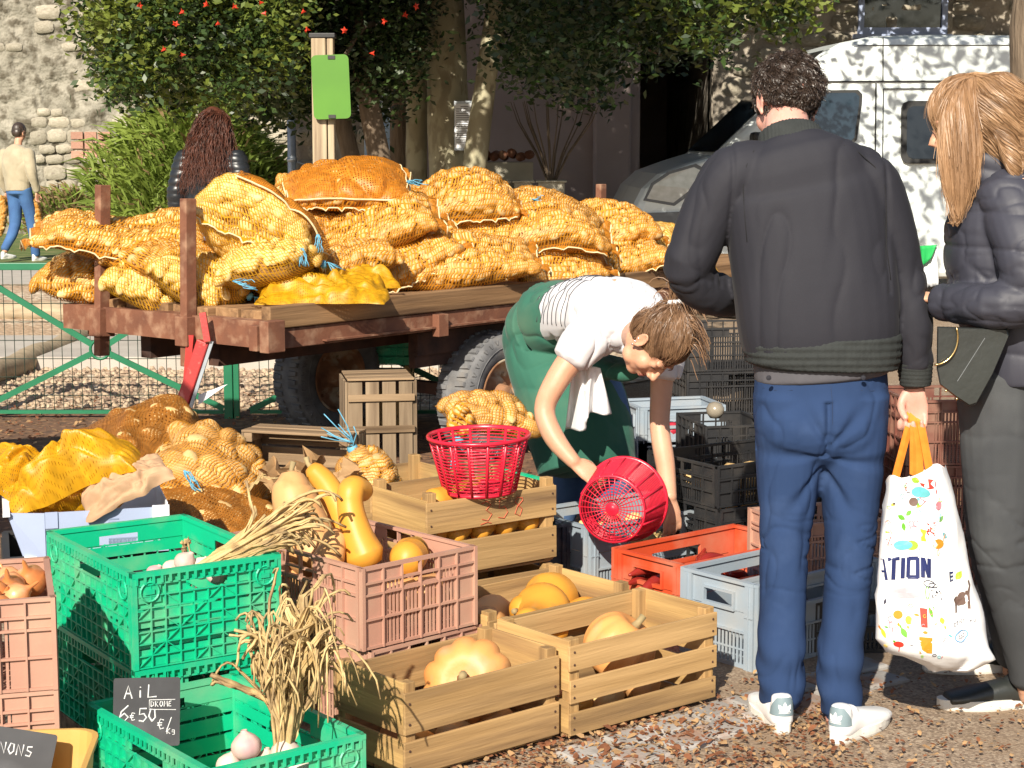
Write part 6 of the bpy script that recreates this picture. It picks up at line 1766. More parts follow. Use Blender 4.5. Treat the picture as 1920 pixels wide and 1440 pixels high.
for h_, yw in ((heelL, R(98)), (heelR, R(52))):
 sneaker((h_[0], h_[1], 0), yw, .29, man)
# short wavy hair
def scalp_dirs(n, seed, ok):
 rs = np.random.RandomState(seed); out = []
 while len(out) < n:
  d = rs.normal(size=3); d /= np.linalg.norm(d)
  if ok(d): out.append(d)
 return np.array(out)
def skull_pt(c, B, d, s=1.0, lift=0.0):
 r = V3((.074, .093, .086))*s + lift
 return V3(c) + B @ (V3((0, -.012, .032))*s + d*r)
def hair_ok_short(d): return (d[2] > -.15 and d[1] < .62) or (d[1] < .25 and d[2] > -.52 - .25*d[1]*(d[1] < 0)) and not (abs(d[0]) > .8 and d[1] > -.1 and d[2] < .1)
hm = fuse('hair_cap', [shell_ball(V3(headc) + HB @ (V3((0, -.014, .040))*1.03), V3((.084, .102, .093))*1.03, HB), shell_ball(V3(headc) + HB @ (V3((0, -.050, .006))*1.03), V3((.070, .056, .048))*1.03, HB)], .004, M['hair_dark'], man, smooth=3,
     disp=lambda P, Nn: .005*wav(P, 4, 11, 2) + .004*wav(P, 6, 22, 1))
def man_flow(p, n):
 l = HB.T @ (p - headc); top = max(0, l[2]/.1)
 return HB @ V3((-.9*l[1]*8*top + .4*math.sin(l[2]*40), .5*top - .25, -.9 + .3*math.sin(l[0]*35+l[1]*20)))
comb('hair', [hm], man_flow, 8500, .030, .0011, 'hair_dark', man, seed=3, lift=(.002, .010), steps=7, curl=.55, rib=2, wild=.3)
# ------------------------------------------------------------------ THE WOMAN BENDING OVER
wb = thing('person', 'woman in green apron and white shirt bending over the crates with a red basket', 'person', (D(1080, 900, 6.75).x, 6.75, 0))
WO = V3(wb.location)
def w_(px, py, y): return V3(D(px, py, y)) - WO
hc = w_(1229, 644, 5.98)
r_ = V3((-.55, -.80, .12)); f_ = V3((.10, -.28, -.95)); f_ -= (f_ @ r_)*r_/(r_ @ r_); f_ /= np.linalg.norm(f_); r_ /= np.linalg.norm(r_); u_ = np.cross(r_, f_)
WB_ = np.stack([r_, f_, u_], 1)
pel = w_(1025, 625, 6.88); sho = w_(1160, 592, 6.36)
sA, eA, hA = w_(1090, 648, 6.22), w_(1021, 768, 6.18), w_(1078, 868, 6.10)      # her right arm, at left in the photo
sB, eB, hB_ = w_(1243, 655, 6.42), w_(1237, 800, 6.34), w_(1256, 935, 6.18)
HS = 1.08
bd = head_shells(hc, WB_, HS)
bd += [shell_loft([sho + V3((.02, -.05, .0)), w_(1190, 625, 6.17), hc + WB_ @ V3((0, -.02, -.05))], [.062, .055, .055], n=16)]
bd += [shell_loft([pel, w_(1090, 590, 6.6), sho], [(.14, .10), (.12, .10), (.13, .09)], n=20)]
bd += [shell_loft([sA, w_(1045, 712, 6.19), eA, w_(1040, 822, 6.14), hA], [.050, .043, .037, .036, .025], n=16), shell_loft([sB, w_(1240, 728, 6.39), eB, w_(1247, 868, 6.27), hB_], [.050, .040, .036, .035, .025], n=16)]
legs_w = [(w_(1035, 640, 6.95), w_(1080, 800, 6.86), w_(1050, 985, 6.92)), (w_(1080, 640, 6.80), w_(1150, 800, 6.72), w_(1150, 1010, 6.82))]
for a, b_, c_ in legs_w:
 c_ = V3((c_[0], c_[1], -WO[2] + .10)); bd.append(shell_loft([a, b_, c_], [.08, .055, .042], n=14))
# right hand (left in the photo) hooks over the basket rim, the other reaches down into the crate
Bha = frame(V3((.82, -.15, -.55)), V3((-.1, -.75, .65))); bd += hand_shells(hA, np.stack([-Bha[:, 0], Bha[:, 1], Bha[:, 2]], 1), .95, curl=(.75, .7, .7, .75), thumb=(.6, .6))
Bhb = frame(V3((.12, -.05, -1)), V3((.35, -.9, 0))); bd += hand_shells(hB_, Bhb, .93, curl=(.45, .5, .5, .5), thumb=(.5, .4))
fuse('body', bd, .0044, M['skin'], wb, smooth=6)
# face details
for x in (-1, 1):
 q = hc + WB_ @ (V3((x*.030, .0800, -.004))*HS)
 MB().tube([tuple(hc + WB_ @ (V3((x*(.018 + .024*t), .0855 - .010*t*t - .002, -.0035 + .004*math.sin(t*3.1)))*HS)) for t in (0, .25, .5, .75, 1)], .0014, 4).build('eyelash', M['hair_dark'], wb)
 MB().tube([tuple(hc + WB_ @ (V3((x*(.014 + .032*t), .0880 - .016*t*t, .024 + .006*math.sin(t*3.0)))*HS)) for t in (0, .25, .5, .75, 1)], [.0016, .0028, .0028, .002, .001], 5).build('eyebrow', M['hair_mid'], wb)
M['lip'] = pm('lip_skin', (.46, .17, .13), (.40, .14, .11), rough=.45)
fuse('lips', [shell_ball(hc + WB_ @ (V3((0, .0850, -.0580))*HS), V3((.020, .0075, .0042))*HS, WB_), shell_ball(hc + WB_ @ (V3((0, .0835, -.0672))*HS), V3((.017, .0075, .0048))*HS, WB_)], .0025, M['lip'], wb, smooth=2)
for k in range(3): MB().lathe([(0, -.004), (.004, 0), (0, .004)], 8, Matrix.Translation(Vector(hc + WB_ @ (V3((.082, -.002 - .006*k, -.034 + .012*k))*HS)))).build('earring', M['chrome'], wb, smooth=True)
# white striped shirt
M['shirt'] = pm('white_tshirt', (.64, .63, .65), (.58, .57, .60), rough=.85, scale=6, sheen=.2, bump=.1, bscale=300)
sT = [shell_loft([w_(1062, 592, 6.72), w_(1105, 585, 6.56), w_(1150, 588, 6.40), w_(1186, 606, 6.26), w_(1207, 632, 6.16)], [(.150, .118), (.162, .130), (.180, .130), (.135, .108), (.082, .070)], ref=(0, .1, 1), n=28, p=2.3, dome=.3),
      shell_loft([w_(1140, 612, 6.32), sA + V3((.01, .01, .015)), w_(1068, 676, 6.20)], [(.085, .09), (.080, .086), (.064, .070)], n=20, dome=.2),
      shell_loft([w_(1190, 620, 6.40), sB, w_(1243, 706, 6.41)], [(.08, .08), (.075, .078), (.062, .066)], n=20, dome=.2)]
def d_sh(P, Nn):
 return .006*wav(P, 21, 2.0, 2, (1, 1, .6)) - .012*ridge(P, 23, 2.6, (1.6, 1.6, .6), 3, 3.5)
shirt = fuse('shirt', sT, .0050, M['shirt'], wb, smooth=5, disp=d_sh)
# the thin grey stripes run round the back of the shirt
M['stripe'] = pm('thin_black_stripe', (.05, .05, .06), (.04, .04, .05), rough=.9)
def shrink_line(pts, target_shells, off=.0016):
 return pts
me = shirt.data; SP = np.empty(len(me.vertices)*3, dtype=np.float32); me.vertices.foreach_get('co', SP); SP = SP.reshape(-1, 3)
SN = np.empty(len(me.vertices)*3, dtype=np.float32); me.vertices.foreach_get('normal', SN); SN = SN.reshape(-1, 3)
bvh = BVHTree.FromPolygons([Vector(p) for p in SP], [tuple(p.vertices) for p in me.polygons])
axis0 = w_(1062, 592, 6.72); axis1 = w_(1192, 610, 6.24); ax = axis1-axis0; axL = np.linalg.norm(ax); ax /= axL
e1 = V3((0, 0, 1)) - ax*ax[2]; e1 /= np.linalg.norm(e1); e2 = np.cross(ax, e1)
for k in range(9):
 t = .02 + k*.036; c0 = axis0 + ax*t; pts = []
 for q in range(44):
  a = R(-70 + 165*q/43)
  d = e1*math.cos(a) + e2*math.sin(a) + ax*.10*math.sin(a*2)
  hit = bvh.ray_cast(Vector(c0 + d*.5), Vector(-d))
  if hit[0] is not None: pts.append(hit[0] + hit[1]*.0012)
 if len(pts) > 3: MB().tube([tuple(p) for p in pts], .0019, 4).build('stripe', M['stripe'], shirt, smooth=True)
fuse('undershirt_edge', [shell_loft([w_(1178, 650, 6.17), w_(1196, 668, 6.14), w_(1214, 668, 6.10)], [.030, .034, .030], n=14)], .005, M['shirt'], wb, smooth=2)
# apron
M['apron'] = pm('green_work_apron', (.026, .125, .082), (.020, .104, .070), rough=.85, scale=3, c3=(.085, .16, .10), s3=3.5, t3=(.48, .75), bump=.2, bscale=300, sheen=.12, dist=.001)
ap = [shell_loft([w_(1100, 592, 6.60), w_(1062, 592, 6.70), w_(1028, 612, 6.84), w_(1030, 660, 6.86), w_(1068, 740, 6.78), w_(1092, 820, 6.70), w_(1104, 878, 6.66)],
                 [(.128, .122), (.150, .136), (.172, .150), (.180, .155), (.205, .175), (.208, .165), (.202, .145)], ref=(.5, -.8, .3), n=32, p=2.3, dome=.12),
      shell_loft([w_(1100, 690, 6.70), w_(1150, 690, 6.52), w_(1178, 700, 6.40)], [(.10, .05), (.09, .04), (.06, .03)], ref=(0, 0, 1), n=18)]
def d_ap(P, Nn):
 low = np.clip((w_(1030, 640, 6.8)[2]-P[:, 2])/.4, 0, 1)
 return .008*wav(P, 31, 1.5, 2, (1, 1, .4)) - .009*low*ridge(P, 33, 1.6, (1.5, 1.5, .25), 2, 2) - .008*(1-low)*ridge(P, 35, 2.6, (1, 1.5, 1), 2, 2.5)
apr = fuse('apron', ap, .0058, M['apron'], wb, smooth=5, disp=d_ap)
zhem = w_(1098, 884, 6.7)[2]
# jeans and shoes
M['jeans'] = pm('blue_denim', (.09, .17, .33), (.06, .12, .25), rough=.85, scale=9, bump=.2, bscale=400)
jn = []
for a, b_, c_ in legs_w:
 c2_ = V3((c_[0], c_[1], .12)); jn.append(shell_loft([a, b_, c2_], [.095, .075, .062], n=18))
fuse('jeans', jn, .008, M['jeans'], wb, smooth=4, disp=lambda P, Nn: .006*wav(P, 37, 3, 2, (1, 1, .5)))
for a, b_, c_ in legs_w: sneaker((c_[0]-.03, c_[1]+.05, 0), R(-50), .26, wb, ('rubber', 'sole', 'rubber'), emblem=False)
# white rag tucked in the apron: a hanging folded cloth
def hanging(name, pts_top, pts_bot, n=26, m=26, amp=.02, seed=1, mat='white_rag', parent=None, waves=3):
 T0 = [V3(p) for p in pts_top]; B0 = [V3(p) for p in pts_bot]
 def samp(L_, t):
  x = t*(len(L_)-1); i = min(int(x), len(L_)-2); return L_[i]*(1-(x-i)) + L_[i+1]*(x-i)
 P = []
 for i in range(n):
  row = []
  for j in range(m):
   u, v = i/(n-1), j/(m-1)
   a = samp(T0, u)*(1-v) + samp(B0, u)*v
   a = a + V3((0, -1, 0))*amp*(math.sin(u*waves*6.28 + seed + v*1.5)*(.25 + .75*v) + .3*math.sin(u*11+v*4))
   row.append(tuple(a))
  P.append(row)
 o = MB().grid(P).build(name, M[mat], parent, smooth=True)
 s = o.modifiers.new('thick', 'SOLIDIFY'); s.thickness = .003
 return o
rg = hanging('white_cloth', [w_(1072, 690, 6.26), w_(1100, 684, 6.24), w_(1125, 690, 6.26)], [w_(1060, 806, 6.36), w_(1098, 806, 6.30), w_(1103, 775, 6.28), w_(1146, 776, 6.30)], amp=.025, seed=2, parent=wb)
# hair pulled back into a pony tail
def hair_ok_w(d): return (d[1] < .48 + .35*d[2]*(d[2] > 0)) and d[2] > -.55 and not (abs(d[0]) > .74 and d[2] < -.05 and d[1] > -.15)
rs = np.random.RandomState(9); st = Strands(.0016, 2)
bun_d = V3((0.0, -.80, .55)); bun_d /= np.linalg.norm(bun_d)
bun = skull_pt(hc, WB_, bun_d, HS, .018)
hw = fuse('hair_cap', [shell_ball(V3(hc) + WB_ @ (V3((0, -.018, .041))*HS), V3((.080, .097, .089))*HS, WB_), shell_ball(V3(hc) + WB_ @ (V3((0, -.048, -.008))*HS), V3((.070, .060, .062))*HS, WB_), shell_ball(bun - (bun-hc)*.12, (.028, .028, .026))], .0045, M['hair_mid'], wb, smooth=3, disp=lambda P, Nn: .0022*wav(P, 4, 14, 2))
comb('hair', [hw], lambda p, n: (bun - p)/(np.linalg.norm(bun-p)+.01), 6000, .10, .0010, 'hair_mid', wb, seed=5, lift=(.0, .003), steps=10, wild=.06)
for k in range(420):             # the tail, swept up then falling over the far side
 a = rs.rand()*6.28; r0 = .020*math.sqrt(rs.rand()); off = V3((math.cos(a), 0, math.sin(a)))*r0
 q = [bun + off]
 v = V3((-.10, -.05, .95)) + rs.normal(size=3)*.12; Ls = rs.uniform(.05, .08) if k < 330 else rs.uniform(.07, .12)
 fan = off*14
 for j in range(8):
  v = v + V3((.02, 0, -.05 if k < 300 else -.42)) + fan*.02 + V3((.10, 0, -.06)) + rs.normal(size=3)*.04; v /= np.linalg.norm(v); q.append(q[-1] + v*Ls/6)
 st.add(q, .0020)
for k in range(170):             # loose hair falling from the crown on the far side
 d = V3((-.35 + rs.normal()*.25, -.25 + rs.normal()*.3, .75 + rs.normal()*.15)); d /= np.linalg.norm(d)
 p = skull_pt(hc, WB_, d, HS, .012); q = [p]; v = WB_ @ d*.8 + V3((.25, 0, .1))
 for j in range(9):
  v = v*.8 + V3((.10, .0, -.40)) + rs.normal(size=3)*.10; v /= np.linalg.norm(v); q.append(q[-1] + v*rs.uniform(.006, .013))
 st.add(q, .0016)
st.build('ponytail', M['hair_mid'], wb)
MB().tube([tuple(bun + (V3((.95*math.cos(a), .3*math.sin(a), .28*math.cos(a)*.5 + .0)) + V3((0, -.95*math.sin(a), 0)))*.024 + V3((0, 0, .012))) for a in [2*math.pi*k/16 for k in range(16)]], .0085, 8, close=True).build('hair_band', M['white_rag'], wb, smooth=True)
# ------------------------------------------------------------------ THE WOMAN AT THE RIGHT EDGE
wr = thing('person', 'long haired woman in dark puffer jacket and grey jeans at the right edge', 'person', (G(1900, 1330).x, G(1900, 1330).y, 0))
RO = V3(wr.location)
def r2(px, py, y): return V3(D(px, py, y)) - RO
Yw = 4.86
M['puffer'] = pm('navy_puffer', (.040, .041, .058), (.031, .032, .046), rough=.6, scale=4, bump=.15, bscale=60, spec=.5, dist=.002)
M['grey_jeans'] = pm('grey_stretch_denim', (.050, .053, .058), (.036, .039, .043), rough=.85, scale=6, c3=(.075, .080, .084), s3=4, t3=(.5, .7), bump=.15, bscale=400)
M['black_leather'] = pm('black_leather', (.030, .034, .032), (.02, .022, .021), rough=.38, scale=4, bump=.2, bscale=60, b2=.3, b2scale=5, spec=.6)
rc = r2(1816, 232, Yw+.0); RB = frame((-1, .25, -.30), (-.28, .1, 1))
bd = head_shells(rc, RB, 1.0)
bd += [shell_loft([r2(1880, 345, Yw+.02), r2(1858, 300, Yw+.01), r2(1838, 260, Yw)], [.06, .054, .052], n=16), shell_loft([r2(1925, 700, Yw), r2(1925, 520, Yw), r2(1905, 350, Yw)], [(.11, .15), (.11, .15), (.08, .14)], ref=(0, -1, 0), n=20)]
legs_r = [(r2(1878, 730, Yw-.02), r2(1878, 1010, Yw-.04), r2(1928, 1270, Yw+.02)), (r2(1885, 730, Yw+.16), r2(1862, 1000, Yw+.2), r2(1900, 1230, Yw+.36))]
for a, b_, c_ in legs_r: bd.append(shell_loft([a, b_, c_, c_ + V3((0, 0, -.05))], [.078, .05, .036, .034], n=14))
bd.append(shell_loft([r2(1905, 345, Yw-.12), r2(1932, 562, Yw-.20), r2(1766, 568, Yw-.03)], [.045, .038, .027], n=14))
bd += hand_shells(r2(1758, 560, Yw-.02), frame((-1, .3, .1), (0, -.2, 1)), .92, curl=(.5,)*4)
fuse('body', bd, .0060, M['skin'], wr, smooth=4)
pj = [shell_loft([r2(1918, 712, Yw), r2(1916, 640, Yw), r2(1896, 540, Yw), r2(1882, 440, Yw), r2(1880, 365, Yw), r2(1862, 315, Yw)], [(.130, .16), (.135, .165), (.160, .165), (.152, .165), (.120, .150), (.070, .080)], ref=(0, -1, 0), n=30, p=2.3, dome=.15)]
arm = [r2(1903, 370, Yw-.13), r2(1924, 470, Yw-.19), r2(1934, 562, Yw-.21), r2(1860, 572, Yw-.19), r2(1768, 566, Yw-.04)]
pj += [shell_loft([arm[0] + V3((-.01, .04, .01)), arm[1], arm[2]], [(.085, .085), (.082, .082), (.070, .070)], n=22), shell_loft([arm[2], arm[3], arm[4]], [(.068, .068), (.060, .060), (.048, .048)], n=22, dome=.3)]
def d_pf(P, Nn):
 zz = P[:, 2]; h = .008*np.abs(np.sin((zz + .008*np.sin(P[:, 0]*9))/.092*math.pi))**.4 - .004
 t, dd = seg_t(P, arm[2], arm[4]); t2, d2_ = seg_t(P, arm[0], arm[2])
 w = np.clip(np.exp(-(dd/.08)**4), 0, 1); h = h*(1-w) + w*(.006*np.abs(np.sin(t*3.4*math.pi))**.45) - w*.009*ridge(P, 47, 3.0, (.7, 1, 1), 3, 4)
 h += .002*wav(P, 41, 3.2, 2) - .0035*ridge(P, 43, 3.4, (1, 1, 1.8), 3, 5)
 return h
fuse('puffer_jacket', pj, .0055, M['puffer'], wr, smooth=4, disp=d_pf)
fuse('collar', [shell_loft([r2(1862, 330, Yw), r2(1850, 300, Yw), r2(1842, 284, Yw)], [(.085, .092), (.078, .086), (.072, .080)], n=24, dome=.1)], .005, M['puffer'], wr, smooth=3, disp=lambda P, Nn: .006*np.abs(np.sin((P[:, 2]+.3*P[:, 0])/.05*3.14)))
jj = []
for (a, b_, c_), rd in zip(legs_r, ([(.125, .12), (.082, .082), (.052, .055)], [(.12, .115), (.078, .08), (.052, .055)])):
 jj.append(shell_loft([a + V3((0, 0, .04)), a*.55 + b_*.45, b_, b_*.5 + c_*.5, c_ + V3((0, 0, .0))], [rd[0], (.108, .105), rd[1], (.066, .068), rd[2]], n=22))
def d_jn(P, Nn):
 zk = legs_r[0][1][2]
 return .003*wav(P, 51, 2.4, 2) - .006*np.exp(-((P[:, 2]-zk)/.14)**2)*ridge(P, 53, 3.0, (.9, .9, 1.8), 3, 4) - .003*ridge(P, 55, 2.4, (1, 1, 1.3), 2, 4)
fuse('jeans', jj, .0058, M['grey_jeans'], wr, smooth=4, disp=d_jn)
g1 = V3(G(1945, 1322)) - RO; sneaker((g1[0] + .01, g1[1], 0), R(186), .30, wr, ('black_leather', 'sole', 'rubber'), emblem=False)
g2 = V3(G(1915, 1256)) - RO; sneaker((g2[0], g2[1], 0), R(183), .30, wr, ('black_leather', 'sole', 'rubber'), emblem=False)
# long hair: falls forward over the cheek and blows back over the shoulder
h1 = fuse('hair_front', [shell_loft([r2(1836, 160, Yw-.02), r2(1812, 185, Yw-.055), r2(1802, 228, Yw-.085), r2(1800, 290, Yw-.095), r2(1798, 345, Yw-.095), r2(1795, 380, Yw-.09), r2(1790, 412, Yw-.09)],
      [(.03, .03), (.050, .035), (.054, .032), (.052, .028), (.040, .022), (.020, .014), (.005, .005)], n=24, p=2.2),
      shell_ball(V3(rc) + RB @ V3((0, .0, .045)), V3((.086, .092, .088)), RB)], .0045, M['hair_light'], wr, smooth=5, disp=lambda P, Nn: .0035*wav(P, 4, 9, 3, (1, 1, .10)))
M['hair_back'] = pm('light_brown_hair_back', (.42, .25, .13), (.22, .12, .058), rough=.45, scale=14, spec=.6, stretch=(.5, 2, 2))
h2 = fuse('hair_back', [shell_ball(V3(rc) + RB @ V3((0, -.024, .036)), V3((.088, .098, .092)), RB),
      shell_loft([r2(1842, 175, Yw-.03), r2(1872, 215, Yw-.055), r2(1902, 262, Yw-.06), r2(1945, 292, Yw-.07), r2(1995, 300, Yw-.07)], [(.085, .055), (.098, .06), (.080, .05), (.062, .045), (.05, .035)], ref=(0, -1, 0), n=26),
      shell_loft([r2(1880, 250, Yw-.10), r2(1898, 300, Yw-.14), r2(1906, 345, Yw-.15), r2(1912, 372, Yw-.15)], [(.024, .018), (.020, .015), (.014, .010), (.004, .004)], n=12)], .0048, M['hair_back'], wr, smooth=5, disp=lambda P, Nn: .003*wav(P, 5, 8, 3, (.25, 1, 1)))
comb('hair', [h1], lambda p, n: V3((.06 - .5*max(0, (p - rc)[2]-.03)*6, -.1, -1)), 7000, .17, .0009, 'hair_light', wr, seed=7, lift=(.0, .004), steps=12, wild=.05)
def fl2(p, n):
 l = p - rc; return V3((.9 if l[2] < .08 else .35 + .6*max(0, l[0]*8), -.1, -.75 if l[0] < .10 else -.32))
comb('hair', [h2], fl2, 7000, .17, .0009, 'hair_back', wr, seed=8, lift=(.0, .005), steps=12, wild=.07)
# her black shoulder bag
bg_ = thing('handbag', 'black leather shoulder bag with a brass ring hanging below her arm', 'handbag', tuple(V3(D(1822, 690, 4.72))))
BO = V3(bg_.location)
def b2_(px, py, y): return V3(D(px, py, y)) - BO
out = [(1757, 612), (1889, 616), (1893, 628), (1862, 700), (1830, 758), (1818, 762), (1792, 745), (1762, 722), (1756, 690)]
vs = []; nO = len(out); ly = [4.665, 4.65, 4.65, 4.70, 4.72, 4.735]; sc_ = [.93, .985, 1.0, 1.0, .985, .93]
cx_, cy_ = 1822, 682
for y, k in zip([4.655, 4.66, 4.69, 4.72, 4.75, 4.755], sc_):
 vs += [tuple(b2_(cx_ + (px-cx_)*k, cy_ + (py-cy_)*k, y)) for px, py in out]
fs = [(i*nO+k, i*nO+(k+1) % nO, (i+1)*nO+(k+1) % nO, (i+1)*nO+k) for i in range(5) for k in range(nO)] + [tuple(range(nO)), tuple(5*nO+k for k in range(nO))[::-1]]
MB().add(vs, fs).build('bag_body', M['black_leather'], bg_, bevel=.014)
M['brass'] = pm('brass', (.75, .55, .25), (.6, .42, .18), rough=.25, metal=1)
MB().tube([tuple(b2_(1752 + 44*math.cos(a), 632 + 52*math.sin(a), 4.645)) for a in [math.pi*(-.12 + .62*k/14) for k in range(15)]], .0028, 6).build('ring', M['brass'], bg_, smooth=True)
MB().tube([tuple(b2_(1885, 618, 4.68)), tuple(b2_(1900, 600, 4.68)), tuple(b2_(1918, 585, 4.70)), tuple(b2_(1945, 500, 4.66)), tuple(b2_(1935, 380, 4.66))], .007, 6).build('strap', M['black_leather'], bg_, smooth=True)
for (px, py) in ((1774, 733), (1794, 748)): MB().lathe([(0, -.004), (.005, 0), (0, .004)], 8, Matrix.Translation(Vector(b2_(px, py, 4.65)))).build('stud', M['brass'], bg_, smooth=True)
MB().bar(b2_(1854, 622, 4.656), b2_(1795, 715, 4.654), .0015, .0015, up=(0, 1, 0)).build('seam', M['van_grey'], bg_)
# the green and white leaflet in her hand
lf = hanging('leaflet', [D(1726, 462, 4.95), D(1756, 460, 4.92)], [D(1729, 540, 4.95), D(1760, 535, 4.93)], n=8, m=8, amp=.004, mat='card_in'); props(lf, 'white and green leaflet held between the man and the right woman', 'leaflet')
M['leaflet_green'] = pm('leaflet_green', (.02, .42, .10), (.02, .38, .09), rough=.6)
g_ = hanging('green_print', [D(1725, 461, 4.938), D(1757, 459, 4.908)], [D(1728, 500, 4.938), D(1745, 486, 4.915)], n=6, m=6, amp=.003, mat='leaflet_green'); g_.parent = lf
# ------------------------------------------------------------------ FAR PEOPLE
def far_person(label, name, feet, H, heading, jacket, legs, hair, stride=.0, hairlen=0.0, puffer=False, bag=None):
 t = thing('person', label, 'person', feet); c, s_ = math.cos(heading), math.sin(heading)
 f = V3((c, s_, 0)); r = V3((s_, -c, 0)); u = V3((0, 0, 1)); k = H/1.78
 def L(x, y, z): return (r*x + f*y)*k + u*z*k
 hd = L(0, .05, 1.66); B = frame(f + V3((0, 0, -.35)), u)
 bd = head_shells(hd, B, k)
 bd += [shell_loft([L(0, .01, 1.42), L(0, .03, 1.58)], [.055*k, .05*k], n=12), shell_loft([L(0, 0, .9), L(0, 0, 1.2), L(0, 0, 1.42)], [(.14*k, .1*k), (.15*k, .11*k), (.12*k, .08*k)], ref=f, n=14)]
 fl, fr = (L(-.09, -stride*.55, .10 + stride*.12), L(.09, stride*.5, .05)); kl, kr = L(-.10, stride*.05, .48), L(.10, stride*.32, .50)
 tr_ = [shell_loft([L(-.09, 0, .95), kl, fl + u*.03], [.098*k, .075*k, .058*k], n=14), shell_loft([L(.09, 0, .95), kr, fr + u*.03], [.098*k, .075*k, .058*k], n=14), shell_loft([L(0, 0, 1.02), L(0, 0, .88)], [(.165*k, .12*k), (.17*k, .125*k)], ref=f, n=18, dome=.3)]
 bd += [shell_loft([L(-.09, 0, .9), kl, fl], [.07, .05, .04], n=10), shell_loft([L(.09, 0, .9), kr, fr], [.07, .05, .04], n=10)]
 aL = [L(-.2, 0, 1.42), L(-.27, -.05, 1.15), L(-.27, .06, .92)]; aR = [L(.2, 0, 1.42), L(.27, -.04, 1.15), L(.27, .04, .92)]
 jk_ = [shell_loft([L(0, 0, .92), L(0, 0, 1.05), L(0, -.01, 1.28), L(0, 0, 1.44), L(0, .01, 1.50)], [(.185*k, .135*k), (.20*k, .14*k), (.215*k, .15*k), (.18*k, .12*k), (.08*k, .08*k)], ref=f, n=22, dome=.2)]
 for a in (aL, aR):
  jk_.append(shell_loft(a, [.078*k, .066*k, .050*k], n=14)); bd.append(shell_loft(a, [.04, .035, .028], n=10))
  bd += hand_shells(a[2] - u*.02, np.stack([f, -u, np.cross(f, -u)], 1), k*.95, curl=(.6,)*4)
 fuse('body', bd, .011 if not puffer else .010, M['skin'], t, smooth=2)
 fuse('trousers', tr_, .012, M[legs], t, smooth=3, disp=lambda P, Nn: .006*wav(P, 61, 3, 2, (1, 1, .6)))
 dj = (lambda P, Nn: .010*np.abs(np.sin(P[:, 2]/.055*3.14))**.6 + .004*wav(P, 63, 3, 2)) if puffer else (lambda P, Nn: .008*wav(P, 65, 2.4, 2, (1, 1, .5)) - .006*ridge(P, 66, 2.5, (1, 1, .7), 2, 2))
 fuse('jacket', jk_, .010, M[jacket], t, smooth=3, disp=dj)
 for p_, lf_ in ((fl, stride*.12), (fr, 0.0)):
  sneaker((p_ - f*.07 - u*(p_[2]) + u*max(0, lf_)).tolist(), heading, .27*k, t, ('shoe_white', 'sole', 'shoe_grey'), emblem=False)
 st = Strands(.003); rs = np.random.RandomState(int(H*1000));
 fuse('hair_cap', [shell_ball(hd + B @ (V3((0, -.020, .042))*k), V3((.084, .101, .093))*k, B), shell_ball(hd + B @ (V3((0, -.05, -.01))*k), V3((.074, .060, .064))*k, B)], .008, M[hair], t, smooth=2)
 for i in range(2200 if hairlen else 500):
  d = rs.normal(size=3); d /= np.linalg.norm(d)
  if d[1] > .35 or d[2] < -.35: continue
  p = skull_pt(hd, B, d, k, .004); q = [p]; n_ = B @ d; v = n_*.6
  L_ = hairlen*rs.uniform(.8, 1.1) if hairlen else .03; stp = 18 if hairlen else 4
  back = -f*.28 if hairlen else V3((0, 0, 0)); ph = rs.rand()*6
  for j in range(stp):
   v = v*.6 + V3((0, 0, -.5)) + back*(.8 if j < 5 else .05) + (n_ - u*n_[2])*.13 + (V3((math.sin(j*1.5+ph), math.cos(j*1.4+ph), 0))*.42 if hairlen else 0) + rs.normal(size=3)*.08; v /= np.linalg.norm(v); q.append(q[-1] + v*L_/stp*(1.15 if hairlen else 1))
  st.add(q, .0026 if hairlen else .003)
 st.build('hair', M[hair], t)
 return t, L
M['beige_jacket'] = pm('beige_wool', (.42, .36, .25), (.34, .29, .20), rough=.9, scale=9, sheen=.3)
M['blue_jeans'] = pm('bright_denim', (.06, .15, .34), (.04, .10, .25), rough=.85, scale=6)
M['light_jeans'] = pm('light_denim', (.35, .45, .60), (.28, .38, .53), rough=.85, scale=6)
M['black_puffer'] = pm('black_puffer', (.022, .024, .028), (.015, .017, .02), rough=.35, scale=6)
p = G(40, 492)
fm, fL = far_person('man in beige jacket and blue jeans walking away at the far left', 'person', (p.x, p.y, .01), 1.79, R(62), 'beige_jacket', 'blue_jeans', 'hair_dark', stride=.36)
fw = D(397, 300, 13.0)
rp = MB().box(-6, -.5, 12.4, 13.8, 0, .10).build('path', M['pavement']); props(rp, kind='structure')
far_person('woman with long auburn curls in a black puffer jacket behind the sacks', 'person', (fw.x, 13.0, .10), 1.70, R(75), 'black_puffer', 'light_jeans', 'hair_red', hairlen=.50, puffer=True)
# the two net bags the far man carries
for (px, py, lb) in ((72, 408, 'orange net bag of potatoes in the right hand of the far man'), (5, 405, 'orange net bag hanging at the left side of the far man')):
 q = D(px, py, p.y + .1)
 sack(lb, q, (.50, .20, .16), (0, 0, 90), seed=70 + px, cord=False, hem=(0, 0), group='net bags carried by the far man', psize=.04, rmin=-1.0)
